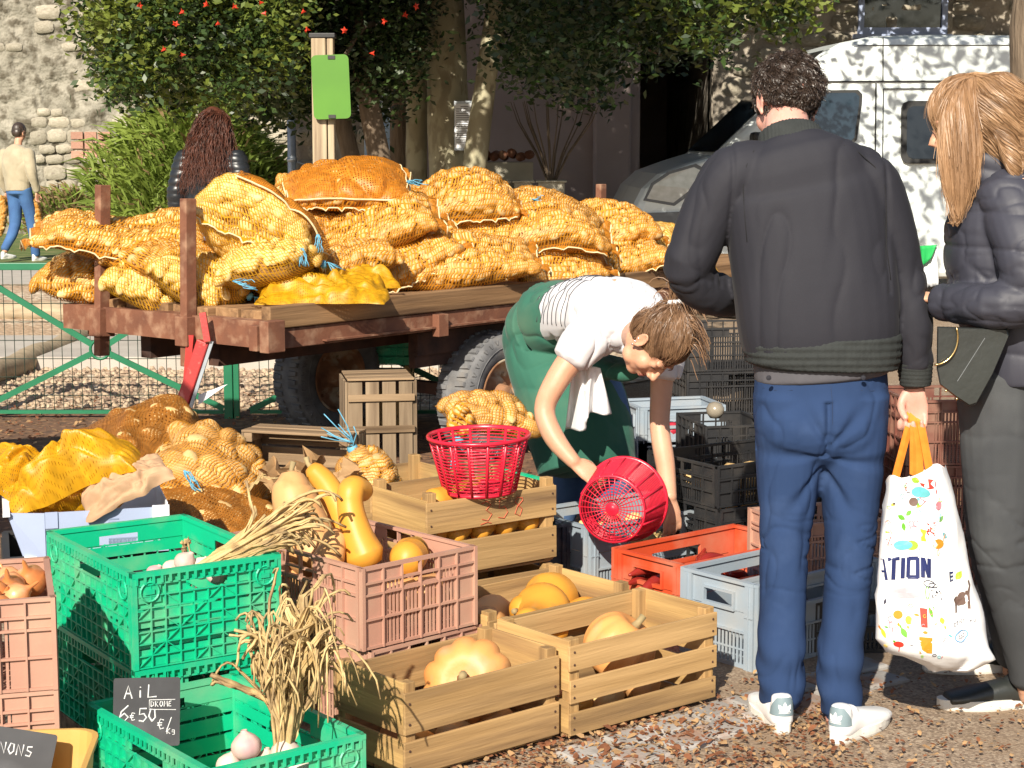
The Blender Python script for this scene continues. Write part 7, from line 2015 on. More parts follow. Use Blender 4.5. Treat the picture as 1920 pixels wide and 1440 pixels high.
# ================================================================ FRUIT, VEGETABLES, BASKETS, BAGS
M['butternut'] = pm('butternut_skin', (.72, .40, .17), (.62, .31, .11), rough=.5, scale=5, c3=(.50, .27, .10), s3=13, t3=(.56, .72), bump=.3, bscale=30, rand=.08, spec=.4)
M['butternut_y'] = pm('yellow_squash_skin', (.72, .34, .045), (.62, .26, .03), rough=.45, scale=5, c3=(.42, .22, .05), s3=12, t3=(.58, .70), bump=.12, bscale=30, rand=.05, spec=.4)
M['pumpkin'] = pm('pale_pumpkin_skin', (.76, .36, .12), (.66, .27, .075), rough=.5, scale=4, c3=(.50, .30, .15), s3=11, t3=(.52, .72), bump=.35, bscale=40, rand=.06, spec=.4)
M['stem'] = pm('squash_stem', (.38, .29, .14), (.24, .18, .09), rough=.8, scale=20)
M['onion'] = pm('onion_skin', (.66, .26, .08), (.48, .15, .045), rough=.35, scale=6, stretch=(3, 3, .5), c3=(.75, .42, .22), s3=5, t3=(.5, .7), rand=.12)
M['pepper'] = pm('dark_red_pepper', (.34, .03, .02), (.22, .015, .012), rough=.2, scale=6, rand=.15)
M['apple'] = pm('red_apple_skin', (.42, .03, .05), (.30, .02, .035), rough=.25, scale=6, rand=.15)
def squash(label, pts, rad, mat='butternut_y', group='long squash in the crates', name='squash', stem=True, n=22, seed=1, cat='squash'):
 P = [V3(p) for p in pts]; o = P[0].copy()
 vs, fs = shell_loft([p - o for p in P], rad, n=n, sub=6, dome=.75)
 V = np.array(vs); V = V*1.0
 cen = V.mean(0)
 V += (V - np.repeat(V.reshape(-1, n, 3).mean(1), n, 0)) * (.035*wav(V, seed, 4, 2))[:, None]
 mb = MB(); mb.add(V.tolist(), fs)
 t = mb.build(name, M[mat], None, smooth=True, loc=tuple(o)); props(t, label, cat, group)
 if stem:
  d = P[-1]-P[-2]; d /= np.linalg.norm(d); e = P[-1]-o + d*min(rad[-1] if not hasattr(rad[-1], '__len__') else rad[-1][0], .04)*.6
  MB().tube([e, e + d*.015, e + d*.032 + V3((.006, 0, .004))], [.010, .007, .009], 7).build('stem', M['stem'], t, smooth=True)
 return t
def inl(o, ax, ay, x, y, z): return V3(o) + V3(ax)*x + V3(ay)*y + V3((0, 0, z))
# heap in the upper pink crate, top z .475
YP = 4.85
squash('broad salmon squash leaning tallest at the left of the pink crate', [D(590, 1040, 4.98), D(565, 975, 5.0), D(549, 925, 5.02), D(548, 905, 5.03)], [.084, .070, .060, .046], 'butternut', seed=1)
squash('long pale yellow squash standing behind the middle of the pink crate', [D(650, 1000, 5.08), D(640, 960, 5.1), D(612, 910, 5.14), D(590, 884, 5.16)], [.050, .040, .036, .030], 'butternut_y', seed=2)
squash('orange yellow crook necked squash scribbled with dark lines in the pink crate', [D(683, 1040, 4.83), D(668, 1000, 4.84), D(657, 950, 4.86), D(660, 918, 4.88), D(682, 920, 4.93)], [.056, .044, .036, .037, .030], 'butternut_y', seed=3, stem=False)
squash('small stubby salmon squash lying in front in the pink crate', [D(612, 1058, 4.78), D(622, 1032, 4.80), D(628, 1008, 4.83)], [.046, .038, .032], 'butternut', seed=4, stem=False)
squash('deep yellow squash lying low at the right of the pink crate', [inl(PA0, PX, PYv, .25, .12, .185), inl(PA0, PX, PYv, .32, .17, .187), inl(PA0, PX, PYv, .345, .24, .18)], [.050, .042, .03], 'butternut_y', seed=5, stem=False)
rs_ = random.Random(8)
for k in range(9):
 x = .09 + .11*(k % 3); y = .10 + .18*(k//3); a = rs_.uniform(0, 3); L_ = .075
 squash('squash hidden deeper in the pink crate', [inl(PA0, PX, PYv, x - L_*math.cos(a)*.5, y - L_*math.sin(a)*.5, .09), inl(PA0, PX, PYv, x, y, .095), inl(PA0, PX, PYv, x + L_*math.cos(a)*.6, y + L_*math.sin(a)*.6, .10)], [.05, .042, .032], 'butternut', seed=30+k, group='squash deeper in the pink crate', stem=False)
# dark scribble scar on the crook neck
def scar(pts, y):
 return MB().tube([tuple(D(px, py, y)) for px, py in pts], .0012, 4).build('scar', M['stem'])
# crate WC: butternuts
z0 = .05
for i, (x, y, a, m, lb) in enumerate([(.40, .20, 200, 'butternut_y', 'large yellow butternut with its neck to the lower right in the rear crate'), (.30, .12, 215, 'butternut_y', 'orange butternut beside the largest one in the rear wooden crate'), (.24, .05, 150, 'butternut_y', 'small tapering squash at the front wall of the rear crate'),
        (.12, .18, 170, 'butternut', 'shaded butternut under the corner of the pink crate'), (.42, .07, 160, 'butternut_y', 'butternut against the right front wall of the rear crate'), (.22, .26, 185, 'butternut', 'butternut at the back wall of the rear wooden crate')]):
 ca, sa = math.cos(R(a)), math.sin(R(a)); L_ = .16 if i < 2 else .12; r0 = .080 if i < 2 else .056
 zz = .196 if i in (0, 1) else .172
 pp_ = [inl(WC0, CXW, CYW, x + ca*t*L_, y + sa*t*L_, zz + .01*t) for t in (-.35, 0, .5, 1)]
 squash(lb, pp_, [r0*.96, r0, r0*.58, r0*.5], m, seed=10+i, n=24, group='butternuts in the rear wooden crate')
for k in range(8):
 x = .08 + .13*(k % 4); y = .09 + .15*(k//4)
 squash('squash at the bottom of the rear crate', [inl(WC0, CXW, CYW, x-.04, y, .06), inl(WC0, CXW, CYW, x, y+.01, .06), inl(WC0, CXW, CYW, x+.05, y+.02, .06)], [.042, .048, .03], 'butternut_y', seed=50+k, group='squash at the bottom of the rear crate', stem=False)
# pumpkins
def pumpkin(label, c, r, zr, rot, mat='pumpkin', ribs=10, seed=1, cut=1.0):
 n, m = 60, 26; vs = []; fs = []
 rs = np.random.RandomState(seed)
 for j in range(m+1):
  th = math.pi*j/m
  for i in range(n):
   ph = 2*math.pi*i/n
   sth = max(0.0, math.sin(th)); rib = 1 + .15*sth**.8*(abs(math.cos(ph*ribs/2 + .15*math.sin(ph*3)))**.45 - .6)
   rad = r*sth**.82*rib*(1 + .05*math.sin(ph*2+1)); z = zr*math.cos(th)*(1 - .22*math.exp(-(math.sin(th)/.35)**2))
   vs.append((rad*math.cos(ph), rad*math.sin(ph), z))
 for j in range(m):
  for i in range(n): fs.append((j*n+i, (j+1)*n+i, (j+1)*n+(i+1) % n, j*n+(i+1) % n))
 t = MB().add(vs, fs).build('pumpkin', M[mat], None, smooth=True, loc=tuple(c), rot=rot); props(t, label, 'pumpkin', 'pumpkins')
 MB().tube([(0, 0, zr*.72), (.004, 0, zr*.95), (.012, .004, zr*1.15)], [.016, .010, .011], 8).build('stem', M['stem'], t, smooth=True)
 return t
ax_, ay_ = V3((math.cos(WY), math.sin(WY), 0)), V3((-math.sin(WY), math.cos(WY), 0))
q = inl((pA.x, pA.y, 0), ax_, ay_, .335, .165, .165); pumpkin('big ribbed orange pumpkin filling the right half of the front crate', q, .112, .092, (R(66), R(-24), 0), seed=1)
q = inl((pB.x, pB.y, 0), ax_, ay_, .335, .15, .165); pumpkin('smooth pale orange pumpkin half sunk in the three slat crate', q, .102, .095, (R(30), R(20), 1), seed=2, ribs=12)
# things glimpsed between the slats
for i, (x, y, z, rr_, m) in enumerate([(.10, .08, .06, .05, 'butternut_y'), (.24, .1, .05, .05, 'potato'), (.38, .1, .055, .05, 'butternut'), (.14, .2, .05, .05, 'butternut'), (.45, .2, .055, .05, 'butternut_y')]):
 for (o_, tag_) in (((pA.x, pA.y, 0), 'front left'), ((pB.x, pB.y, 0), 'front right')):
  squash('small round squash at the bottom of the %s wooden crate' % tag_, [inl(o_, ax_, ay_, x-.02, y, z), inl(o_, ax_, ay_, x+.03, y+.01, z)], [rr_*.9, rr_*.8], m, seed=70+i, group='small squash at the bottom of the %s crate' % tag_, stem=False)
# crate WE: long squash under the basket, small ones between its boards
squash('long pale squash lying across the crate under the red basket', [inl(WE0, EX, EYv, .09, .10, .215), inl(WE0, EX, EYv, .20, .13, .218), inl(WE0, EX, EYv, .33, .19, .222)], [.046, .044, .038], 'butternut_y', seed=6, stem=False)
for i in range(5):
 x = .07 + i*.092
 squash('row of small yellow squash glimpsed through the crate slot, number %s from the left' % ['one', 'two', 'three', 'four', 'five'][i], [inl(WE0, EX, EYv, x-.02, .06, .115), inl(WE0, EX, EYv, x+.03, .075, .13)], [.036, .028], 'butternut_y', seed=80+i, group='small squash in the crate slot', stem=False)
for i in range(6):
 squash('squash on the floor of the crate under the basket', [inl(WE0, EX, EYv, .08+.13*(i % 3), .1+.13*(i//3), .05), inl(WE0, EX, EYv, .13+.13*(i % 3), .12+.13*(i//3), .06)], [.045, .04], 'butternut', seed=90+i, group='squash on the crate floor', stem=False)
for i in range(6):      # squash filling towards the basket
 squash('squash filling the crate under the basket', [inl(WE0, EX, EYv, .08+.13*(i % 3), .1+.15*(i//3), .13), inl(WE0, EX, EYv, .13+.13*(i % 3), .12+.15*(i//3), .14)], [.042, .036], 'butternut_y', seed=100+i, group='squash filling the crate', stem=False)
# net sacks standing on the ground and in the crate
sack('upright net sack of potatoes in the crate behind the red basket', inl(WF0, EX, EYv, .26, .20, .19), (.34, .26, .22), (R(0), 10, 72), seed=31, net='net_near', cord=False, hem=(0, 0), group='net sacks between the crates', pot='potato', neck='left', rmin=-.9)
sack('net sack top showing just above the rim of the red basket', D(912, 800, 6.42), (.34, .24, .16), (20, 10, 4), seed=32, net='net_near', cord=False, hem=(0, 0), group='net sacks between the crates')
sack('open mouth of a net sack tied with blue string above the basket', D(872, 792, 6.28), (.12, .10, .10), (0, 0, -70), seed=33, cord=False, hem=(0, 0), group='net sacks between the crates', psize=.02, neck='left', rmin=-.9)
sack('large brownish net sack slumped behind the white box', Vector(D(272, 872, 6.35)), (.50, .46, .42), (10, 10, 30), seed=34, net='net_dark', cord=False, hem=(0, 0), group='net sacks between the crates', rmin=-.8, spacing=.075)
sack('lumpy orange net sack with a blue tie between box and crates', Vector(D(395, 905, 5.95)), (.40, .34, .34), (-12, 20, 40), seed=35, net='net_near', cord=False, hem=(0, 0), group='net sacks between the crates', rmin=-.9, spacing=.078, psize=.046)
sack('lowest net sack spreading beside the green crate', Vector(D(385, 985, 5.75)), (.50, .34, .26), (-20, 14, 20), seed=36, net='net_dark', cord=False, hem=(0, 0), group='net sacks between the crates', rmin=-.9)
o_ = D(345, 893, 5.72); mb = MB(); rr = random.Random(5)
for k in range(9):
 q = [Vector((0, 0, .02))]
 for s in range(6): q.append(q[-1] + Vector((rr.uniform(0, .014), rr.uniform(-.008, .004), rr.uniform(-.016, -.002))))
 mb.tube(q, .0021, 4)
props(mb.build('blue_string', M['string_blue'], smooth=True, loc=tuple(o_)), 'blue string tie on the lumpy sack behind the green crate', 'string')
# ---------------------------------------------------------------- red plastic baskets
def basket(label, loc, rot, rt=.160, rb=.112, H=.185):
 t = thing('red_basket', label, 'basket', tuple(loc), 0, 'red plastic baskets', rot)
 B = M['basket']
 MB().lathe([(rt-.003, H-.012), (rt+.006, H-.012), (rt+.007, H-.004), (rt+.003, H), (rt-.004, H-.002), (rt-.003, H-.012)], 64).build('rim', B, t, smooth=True)
 MB().lathe([(rb-.004, 0), (rb+.002, 0), (rb+.003, .010), (rb-.004, .010), (rb-.004, 0)], 56).build('base_ring', B, t, smooth=True)
 def at_(a, z):
  r = rb + (rt-rb)*z/H; return (r*math.cos(a), r*math.sin(a), z)
 m1 = MB(); n = 16
 for i in range(n):
  a = 2*math.pi*i/n
  m1.tube([at_(a, z) for z in (.005, H*.5, H-.010)], [.0055, .0048, .0048], 5)
 m1.build('rib', B, t, smooth=True)
 m2 = MB()
 rows = [(.012 + k*(H-.03)/15) for k in range(16)]
 for z in rows:
  r = rb + (rt-rb)*z/H
  m2.tube([(r*math.cos(a), r*math.sin(a), z) for a in [2*math.pi*k/48 for k in range(48)]], .0022, 4, close=True)
 m2.build('hoop', B, t, smooth=True);
 m3 = MB(); nr = 30
 for i in range(nr):
  a = 2*math.pi*i/nr; m3.tube([(.022*math.cos(a), .022*math.sin(a), .003), (rb*math.cos(a), rb*math.sin(a), .003)], .0019, 4)
 for k in range(8):
  r = .032 + k*.0105; m3.tube([(r*math.cos(a), r*math.sin(a), .003) for a in [2*math.pi*q/40 for q in range(40)]], .0014, 4, close=True)
 m3.lathe([(0, -.001), (.010, -.001), (.012, .001), (.020, .0), (.023, .002), (.023, .006), (0, .006)], 24)
 m3.build('base_grid', B, t, smooth=True)
 return t
qb = inl(WE0, EX, EYv, .215, .135, .262)
bp = D(900, 921, 5.62)
basket('red plastic basket standing upright on the squash in the wooden crate', (bp.x, bp.y, bp.z), (R(1), R(-1.5), .2), rt=.158, rb=.112, H=.185)
# the held one: its round base faces the camera
bc = V3(D(1147, 955, 5.92)); axd = V3((.36, .93, .04)); axd /= np.linalg.norm(axd)
qr = Vector(axd).to_track_quat('Z', 'Y').to_euler()
basket('red plastic basket tipped over in the hands of the bending woman', bc, qr, rt=.142, rb=.114, H=.165)
# ---------------------------------------------------------------- garlic
def garlic_bulb(parent_t, c, r, up, seed=0, name='bulb'):
 rs = np.random.RandomState(seed); n, m = 24, 14; B = frame(up, (0, .3, 1) if abs(up[2]) < .9 else (0, 1, 0)); B = np.stack([B[:, 0], B[:, 2], B[:, 1]], 1)
 vs = []; fs = []
 for j in range(m+1):
  t = j/m; th = math.pi*t
  z = -math.cos(th); rad = max(0.0, math.sin(th))**.75
  if z > .45: rad = max(rad*(1-(z-.45)*1.3), .22); z = z*1.35
  for i in range(n):
   ph = 2*math.pi*i/n; rb_ = 1 + .09*abs(math.cos(ph*4+seed)) - .05
   vs.append(tuple(V3(c) + B @ (V3((rad*rb_*math.cos(ph), rad*rb_*math.sin(ph), z*.85))*r)))
 for j in range(m):
  for i in range(n): fs.append((j*n+i, j*n+(i+1) % n, (j+1)*n+(i+1) % n, (j+1)*n+i))
 return MB().add(vs, fs).build(name, M['garlic'], parent_t, smooth=True)
def stalks(parent, base, path, n, spread, seed, r=(.0055, .0035), fray=1.0, curly=1.0):
 """dry flattened leaves and stalks following a path"""
 rs = np.random.RandomState(seed); path = [V3(p) for p in path]; mb = MB()
 L = len(path)
 for k in range(n):
  off = rs.normal(size=3)*spread*.35; fan = rs.normal(size=3)*spread
  stop = rs.uniform(.55, 1.0); pts = []
  ph = rs.rand()*6
  N_ = 12
  for j in range(N_):
   t = stop*j/(N_-1); x = t*(L-1); i = min(int(x), L-2); c = path[i]*(1-(x-i)) + path[i+1]*(x-i)
   w = .25 + t*1.2
   pts.append(c + off*w + fan*t*t*fray + curly*.012*V3((math.sin(t*9+ph), math.cos(t*7+ph), math.sin(t*8+2*ph)))*t)
  if rs.rand() < .45*curly:          # drooping curled end
   v = pts[-1]-pts[-2]
   for j in range(4): v = v*.8 + V3((rs.normal()*.004, rs.normal()*.004, -.007*curly)); pts.append(pts[-1]+v)
  NN = len(pts); rr_ = [max(.0011, (r[0]*(1-j/NN) + r[1]*j/NN)*rs.uniform(.7, 1.25)) for j in range(NN)]
  mb.tube(pts, rr_, 4)
  # papery blade beside the stalk
  if rs.rand() < .95:
   wv = rs.normal(size=3); wv /= np.linalg.norm(wv); w0 = rs.uniform(.004, .016)
   P = [[tuple(p + wv*(s*w0*math.sin(math.pi*min(1, j/(NN-1)+.1))) + V3((0, 0, .004*abs(s)*math.sin(j*2+ph)))) for s in (-1, 0, 1)] for j, p in enumerate(pts)]
   mb.grid(P)
 o = mb.build('dry_stalks', M['husk'], parent, smooth=True); return props(o, kind='stuff')
# bunch in the front crate: tall upright bundle
gt = thing('garlic_bunch', 'tall bundle of dried garlic stalks standing up out of the front green crate', 'garlic', tuple(inl(GC0, CX, CY, .27, .13, .16)), group='garlic bunches in the green crates')
O_ = V3(gt.location); z_ = lambda px, py, y: V3(D(px, py, y)) - O_
yG = O_[1]
stalks(gt, None, [z_(530, 1425, yG), z_(537, 1360, yG), z_(535, 1290, yG+.02), z_(530, 1220, yG+.03), z_(545, 1165, yG+.04)], 120, .045, 5, r=(.0055, .0025), fray=1.15, curly=1.3)
stalks(gt, None, [z_(535, 1290, yG), z_(560, 1240, yG), z_(580, 1190, yG), z_(570, 1180, yG-.02)], 60, .042, 6, r=(.0045, .002), fray=1.2, curly=2.2)
stalks(gt, None, [z_(535, 1300, yG), z_(520, 1235, yG), z_(480, 1185, yG), z_(440, 1185, yG)], 10, .018, 7, fray=.8)
stalks(gt, None, [z_(530, 1330, yG), z_(480, 1300, yG), z_(430, 1280, yG-.02), z_(392, 1264, yG-.03)], 5, .006, 8, r=(.007, .005), fray=.4, curly=.3)
stalks(gt, None, [z_(545, 1370, yG), z_(585, 1300, yG), z_(608, 1240, yG+.02), z_(605, 1190, yG+.03), z_(590, 1120, yG+.04)], 5, .005, 9, r=(.007, .005), fray=.5, curly=.5)
for i, (px, py, r_) in enumerate([(535, 1415, .036), (462, 1400, .034), (500, 1432, .032), (560, 1436, .03), (430, 1436, .03), (590, 1440, .026)]):
 garlic_bulb(gt, z_(px, py, yG - .01 + .015*(i % 3)), r_, (.15*(i-2), .1, 1), seed=i)
# bunch in the upper crate: stalks lying over the right rim
gt = thing('garlic_bunch', 'bundle of garlic lying in the top green crate, stalks over its rim', 'garlic', tuple(inl(GA0, UX, UY, .17, .30, .13)), group='garlic bunches in the green crates')
O_ = V3(gt.location); yG = 4.55
z_ = lambda px, py, y: V3(D(px, py, y)) - O_
stalks(gt, None, [z_(370, 1065, 4.5), z_(420, 1038, 4.52), z_(480, 1005, 4.58), z_(540, 978, 4.64), z_(585, 958, 4.68)], 75, .024, 15, r=(.007, .0035), fray=1.1, curly=.9)
stalks(gt, None, [z_(385, 1070, 4.45), z_(450, 1040, 4.48), z_(520, 1015, 4.54), z_(560, 1000, 4.58)], 20, .014, 16, fray=1.0, curly=.6)
stalks(gt, None, [z_(400, 1055, 4.52), z_(455, 1010, 4.56), z_(478, 965, 4.6), z_(468, 925, 4.62), z_(455, 895, 4.62)], 3, .003, 17, r=(.006, .0045), fray=.3, curly=.4)
stalks(gt, None, [z_(466, 920, 4.62), z_(490, 890, 4.62), z_(530, 900, 4.62)], 2, .003, 18, r=(.003, .002), fray=.5, curly=.5)
stalks(gt, None, [z_(345, 1040, 4.6), z_(347, 1005, 4.6)], 6, .010, 19, r=(.004, .003), fray=.8, curly=1.0)
for i, (px, py, r_) in enumerate([(347, 1055, .028), (375, 1066, .03), (322, 1068, .026), (405, 1078, .027), (290, 1075, .022), (430, 1072, .025)]):
 garlic_bulb(gt, z_(px, py, 4.52 + .02*(i % 3)), r_, (.4, .1, .6), seed=20+i)
for k in range(14):
 x = .06 + .07*(k % 5); y = .08 + .16*(k//5);
 b_ = garlic_bulb(None, (0, 0, 0), .028, (.3, .2, .8), seed=40+k); b_.name = 'garlic_bulb'; b_.location = inl(GC0, CX, CY, x, y, .045); props(b_, 'loose garlic bulb on the floor of the front green crate', 'garlic', 'loose garlic bulbs')
# onions in the pink crate at the left
on = MB(); prof = [(.0, -.034), (.012, -.033), (.028, -.022), (.036, 0), (.030, .018), (.014, .030), (.006, .040), (.004, .058), (.001, .064)]
on.lathe(prof, 18); onm = on.mesh('onion', M['onion'], True)
rr = random.Random(6)
OXv = V3((math.cos(OY), math.sin(OY), 0)); OYv = V3((-math.sin(OY), math.cos(OY), 0))
for k in range(34):
 q = inl(ON0, OXv, OYv, rr.uniform(.30, .555), rr.uniform(.05, .36), .12 + rr.uniform(0, .07) + (.03 if k % 3 == 0 else 0))
 o = inst('onion', onm, None, tuple(q), (rr.uniform(-1.2, 1.2), rr.uniform(-1.2, 1.2), rr.uniform(0, 6)), (rr.uniform(.9, 1.2),)*3); props(o, 'coppery onion in the pink crate at the left picture edge', 'onion', 'onions in the pink crate')
for k in range(16):
 q = V3(YT) + V3((rr.uniform(-.13, .13), rr.uniform(-.10, .10), .03 + rr.uniform(0, .08)))
 o = inst('onion', onm, None, tuple(q), (rr.uniform(-1.2, 1.2), rr.uniform(-1.2, 1.2), rr.uniform(0, 6)), (rr.uniform(.9, 1.1),)*3); props(o, 'onion lying in the ochre tub at the bottom left', 'onion', 'onions in the ochre tub')
# peppers in the red crate
pm_ = MB(); vs, fs = shell_loft([(0, 0, 0), (.05, .01, .005), (.10, .0, .0), (.14, -.02, -.005)], [.016, .020, .014, .005], n=12, sub=4); pm_.add(vs, fs); ppm = pm_.mesh('pepper', M['pepper'], True)
for k in range(26):
 q = inl(RD0, RX, RY, rr.uniform(.06, .42), rr.uniform(.05, .26), .12 + rr.uniform(0, .05)); o = inst('pepper', ppm, None, tuple(q), (rr.uniform(0, 6), rr.uniform(-.4, .4), rr.uniform(0, 6)), (rr.uniform(.7, 1.1),)*3)
 props(o, 'dark red pointed pepper in the orange red crate', 'pepper', 'peppers in the red crate')
for k in range(20):     # potatoes and squash in the grey crate
 q = inl(GR0, GRX, GRY, rr.uniform(.08, .54), rr.uniform(.06, .32), .12 + rr.uniform(0, .07)); o = inst('potato', pot_meshes['potato_pale', k % 4], None, tuple(q), (rr.uniform(0, 6), rr.uniform(0, 6), 0), (.05, .038, .036)); props(o, 'pale potato in the grey crate under the hands of the woman', 'potato', 'loose potatoes in the grey crate')
apl = MB().lathe([(0, -.030), (.018, -.034), (.034, -.015), (.037, .005), (.028, .026), (.010, .030), (0, .022)], 18).mesh('apple', M['apple'], True)
q = G(1282, 852); o = inst('apple', apl, None, (q.x, q.y, .034)); props(o, 'single red apple lying on the dry leaves', 'apple')
M['grey_onion'] = pm('shiny_grey_brown_skin', (.30, .26, .2), (.2, .17, .13), rough=.25, scale=4)
apg = MB().lathe([(0, -.034), (.022, -.032), (.036, -.012), (.038, .008), (.026, .028), (.008, .034), (0, .036)], 18).mesh('turnip', M['grey_onion'], True)
q = D(1341, 770, 7.2); q.z = p2.z + .034; o = inst('turnip', apg, None, tuple(D(1341, 769, 7.45))); props(o, 'shiny grey brown turnip lying on top of the tall black crate', 'turnip')
for k in range(22):
 q = D(1235, 765, 7.9) + Vector((rr.uniform(-.15, .1), rr.uniform(.06, .28), -.10 - rr.uniform(0, .12))); o = inst('apple', apl, None, tuple(q), (rr.uniform(0, 1), 0, 0)); props(o, 'red apple in the crate behind the forearm', 'apple', 'apples in the crate')
bvx, bvy = V3((math.cos(by), math.sin(by), 0)), V3((-math.sin(by), math.cos(by), 0))
for lv in range(3):
 for k in range(12):
  q = inl((BK0.x + .01*lv, BK0.y - .02*lv, .30 - .15*lv), bvx, bvy, .08 + .09*(k % 6), .10 + .14*(k//6), .055); o = inst('potato', pot_meshes['potato', k % 4], None, tuple(q), (rr.uniform(0, 6), 0, rr.uniform(0, 6)), (.05, .042, .04)); props(o, 'brown potato inside the black crate stack', 'potato', 'potatoes inside the black crates')
# ---------------------------------------------------------------- white box with yellow nets on a black crate
BXY = R(16)
c = G(82, 1000, .40);
t = thing('cardboard_box', 'open white cardboard tray heaped with yellow nets at the left', 'box', (D(86, 1022, 5.05).x, 5.05, .395), BXY)
L_, W_, H_ = .345, .36, .130
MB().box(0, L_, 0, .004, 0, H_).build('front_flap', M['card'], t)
MB().box(0, L_, W_-.004, W_, 0, H_).build('back_flap', M['card_in'], t)
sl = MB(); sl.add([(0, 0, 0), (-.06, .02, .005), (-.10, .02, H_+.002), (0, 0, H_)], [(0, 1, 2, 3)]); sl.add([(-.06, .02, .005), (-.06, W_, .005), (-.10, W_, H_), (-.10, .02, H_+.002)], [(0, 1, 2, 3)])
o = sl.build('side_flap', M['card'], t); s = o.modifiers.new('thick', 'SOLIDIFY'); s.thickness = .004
MB().box(-.115, -.095, .0, W_, H_-.006, H_+.004).build('folded_edge', M['card_in'], t)
MB().box(L_-.004, L_, .004, W_-.004, 0, H_ + .012).build('side_flap', M['card_in'], t)
MB().box(-.06, L_, .004, W_, 0, .005).build('bottom', M['card_in'], t)
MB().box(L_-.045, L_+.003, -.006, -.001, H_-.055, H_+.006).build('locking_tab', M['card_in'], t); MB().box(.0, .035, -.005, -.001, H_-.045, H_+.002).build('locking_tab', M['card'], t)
mb = MB()
for k in range(7): mb.box(.175, .175 + [.03, .055, .075, .06, .07, .08, .05][k], -.0016, -.0008, H_-.030-.009*k - (.012 if k > 4 else 0), H_-.026-.009*k - (.012 if k > 4 else 0))
for k in range(22): mb.box(.175 + k*.0035, .175 + k*.0035 + (.0018 if k % 3 else .0026), -.0016, -.0008, .030, .044)
mb.build('print', pm('blue_grey_print', (.22, .28, .40), (.2, .26, .38), rough=.8), t)
BT = Vector(t.location)
plastic_crate('black plastic crate under the white cardboard box', (BT.x - .12, BT.y + .0, .165), BXY, .50, .38, .228, 'grey', 'black_plastic', 'black plastic crates')
plastic_crate('lower black plastic crate under the white cardboard box', (BT.x - .12, BT.y + .0, .0), BXY, .50, .38, .163, 'grey', 'black_plastic', 'black plastic crates')
def lump(name, label, cat, pts, rad, mat, seed, amp, ref=(0, -1, 0), fx=3.0, group=None, n=40):
 o0 = V3(pts[0]); vs, fs = shell_loft([V3(p)-o0 for p in pts], rad, ref=ref, n=n, sub=12, dome=.5)
 V = np.array(vs); ctr_ = np.repeat(V.reshape(-1, n, 3).mean(1), n, 0); d = V-ctr_
 h = amp*wav(V, seed, fx, 3, aniso=(.7, 1, 1.6)) - amp*2.4*ridge(V, seed+2, fx*.7, (.7, 1, 1.4), 3, 3)
 V = ctr_ + d*(1 + h)[:, None]
 me = bpy.data.meshes.new(name); me.from_pydata(V.tolist(), [], fs); me.materials.append(M[mat]); uv = me.uv_layers.new(name='UVMap')
 co = np.empty(len(me.loops), dtype=np.int32); me.loops.foreach_get('vertex_index', co)
 uvd = np.stack([V[co, 0]*1.0 + V[co, 1]*.3, V[co, 2] + V[co, 1]*.5], 1); uv.data.foreach_set('uv', uvd.astype(np.float32).ravel())
 me.polygons.foreach_set('use_smooth', [True]*len(me.polygons)); me.update()
 o = bpy.data.objects.new(name, me); link(o); o.location = o0; return props(o, label, cat, group)
yN = 5.12
cloth('net_bag', 'bright yellow net bag lying across the white box', 'net bag', tuple(D(150, 908, yN+.06)), (.36, .17), (14, -20, 10), 11, 'net_yellow_dense', amp=.05, lift=.075, folds=4.5, n=60, group='yellow nets in the white box')
cloth('net_bag', 'second fold of bright yellow net rising to the right in the white box', 'net bag', tuple(D(190, 885, yN+.12)), (.20, .14), (20, -14, 20), 15, 'net_yellow_dense', amp=.04, lift=.05, folds=3, n=50, group='yellow nets in the white box')
cloth('net_bag', 'duller yellow net bag standing at the left end of the box', 'net bag', tuple(D(32, 900, yN+.16)), (.20, .18), (40, 26, 4), 13, 'net_yellow_dense', amp=.05, lift=.06, folds=3.5, n=50, group='yellow nets in the white box')
lump('net_bag', 'lower folds of yellow net filling the white box', 'net bag', [D(90, 935, yN+.12), D(150, 925, yN+.14), D(220, 915, yN+.16)], [(.07, .09), (.075, .10), (.06, .09)], 'net_yellow_dense', 7, .14, group='yellow nets in the white box')
cloth('paper_bag', 'crumpled brown paper sack edge sticking out of the white box', 'paper', tuple(D(238, 918, yN+.03)), (.26, .13), (30, -26, 16), 21, 'kraft', amp=.035, lift=.02, folds=6, n=40)
# dry leaves inside and around the tipped crate
Ms = Matrix.Translation(SC0) @ Matrix.Rotation(SCY, 4, 'Z')
rs = np.random.RandomState(4)
for k in range(9):
 a = Ms @ Vector((rs.uniform(.04, .40), rs.uniform(-.02, .16), .02 + rs.uniform(0, .08)))
 n_ = 8; L2, W2 = rs.uniform(.10, .18), rs.uniform(.04, .08); yaw = rs.uniform(0, 6)
 P = [[(L2*(i/n_-.5), W2*(j-1)*math.sin(math.pi*(.08+.84*i/n_))*.5, .02*math.sin(i*1.1+k) + .012*abs(j-1)*math.cos(i*.9)) for j in range(3)] for i in range(n_+1)]
 o = MB().grid(P).build('dry_leaf', M['leaf_pale'] if k % 2 else M['kraft'], smooth=False, loc=tuple(a), rot=(rs.uniform(-.5, .5), rs.uniform(-.5, .5), yaw)); props(o, 'big papery dry leaf lying in the tipped grey crate', 'leaf', 'papery leaves in the tipped crate')
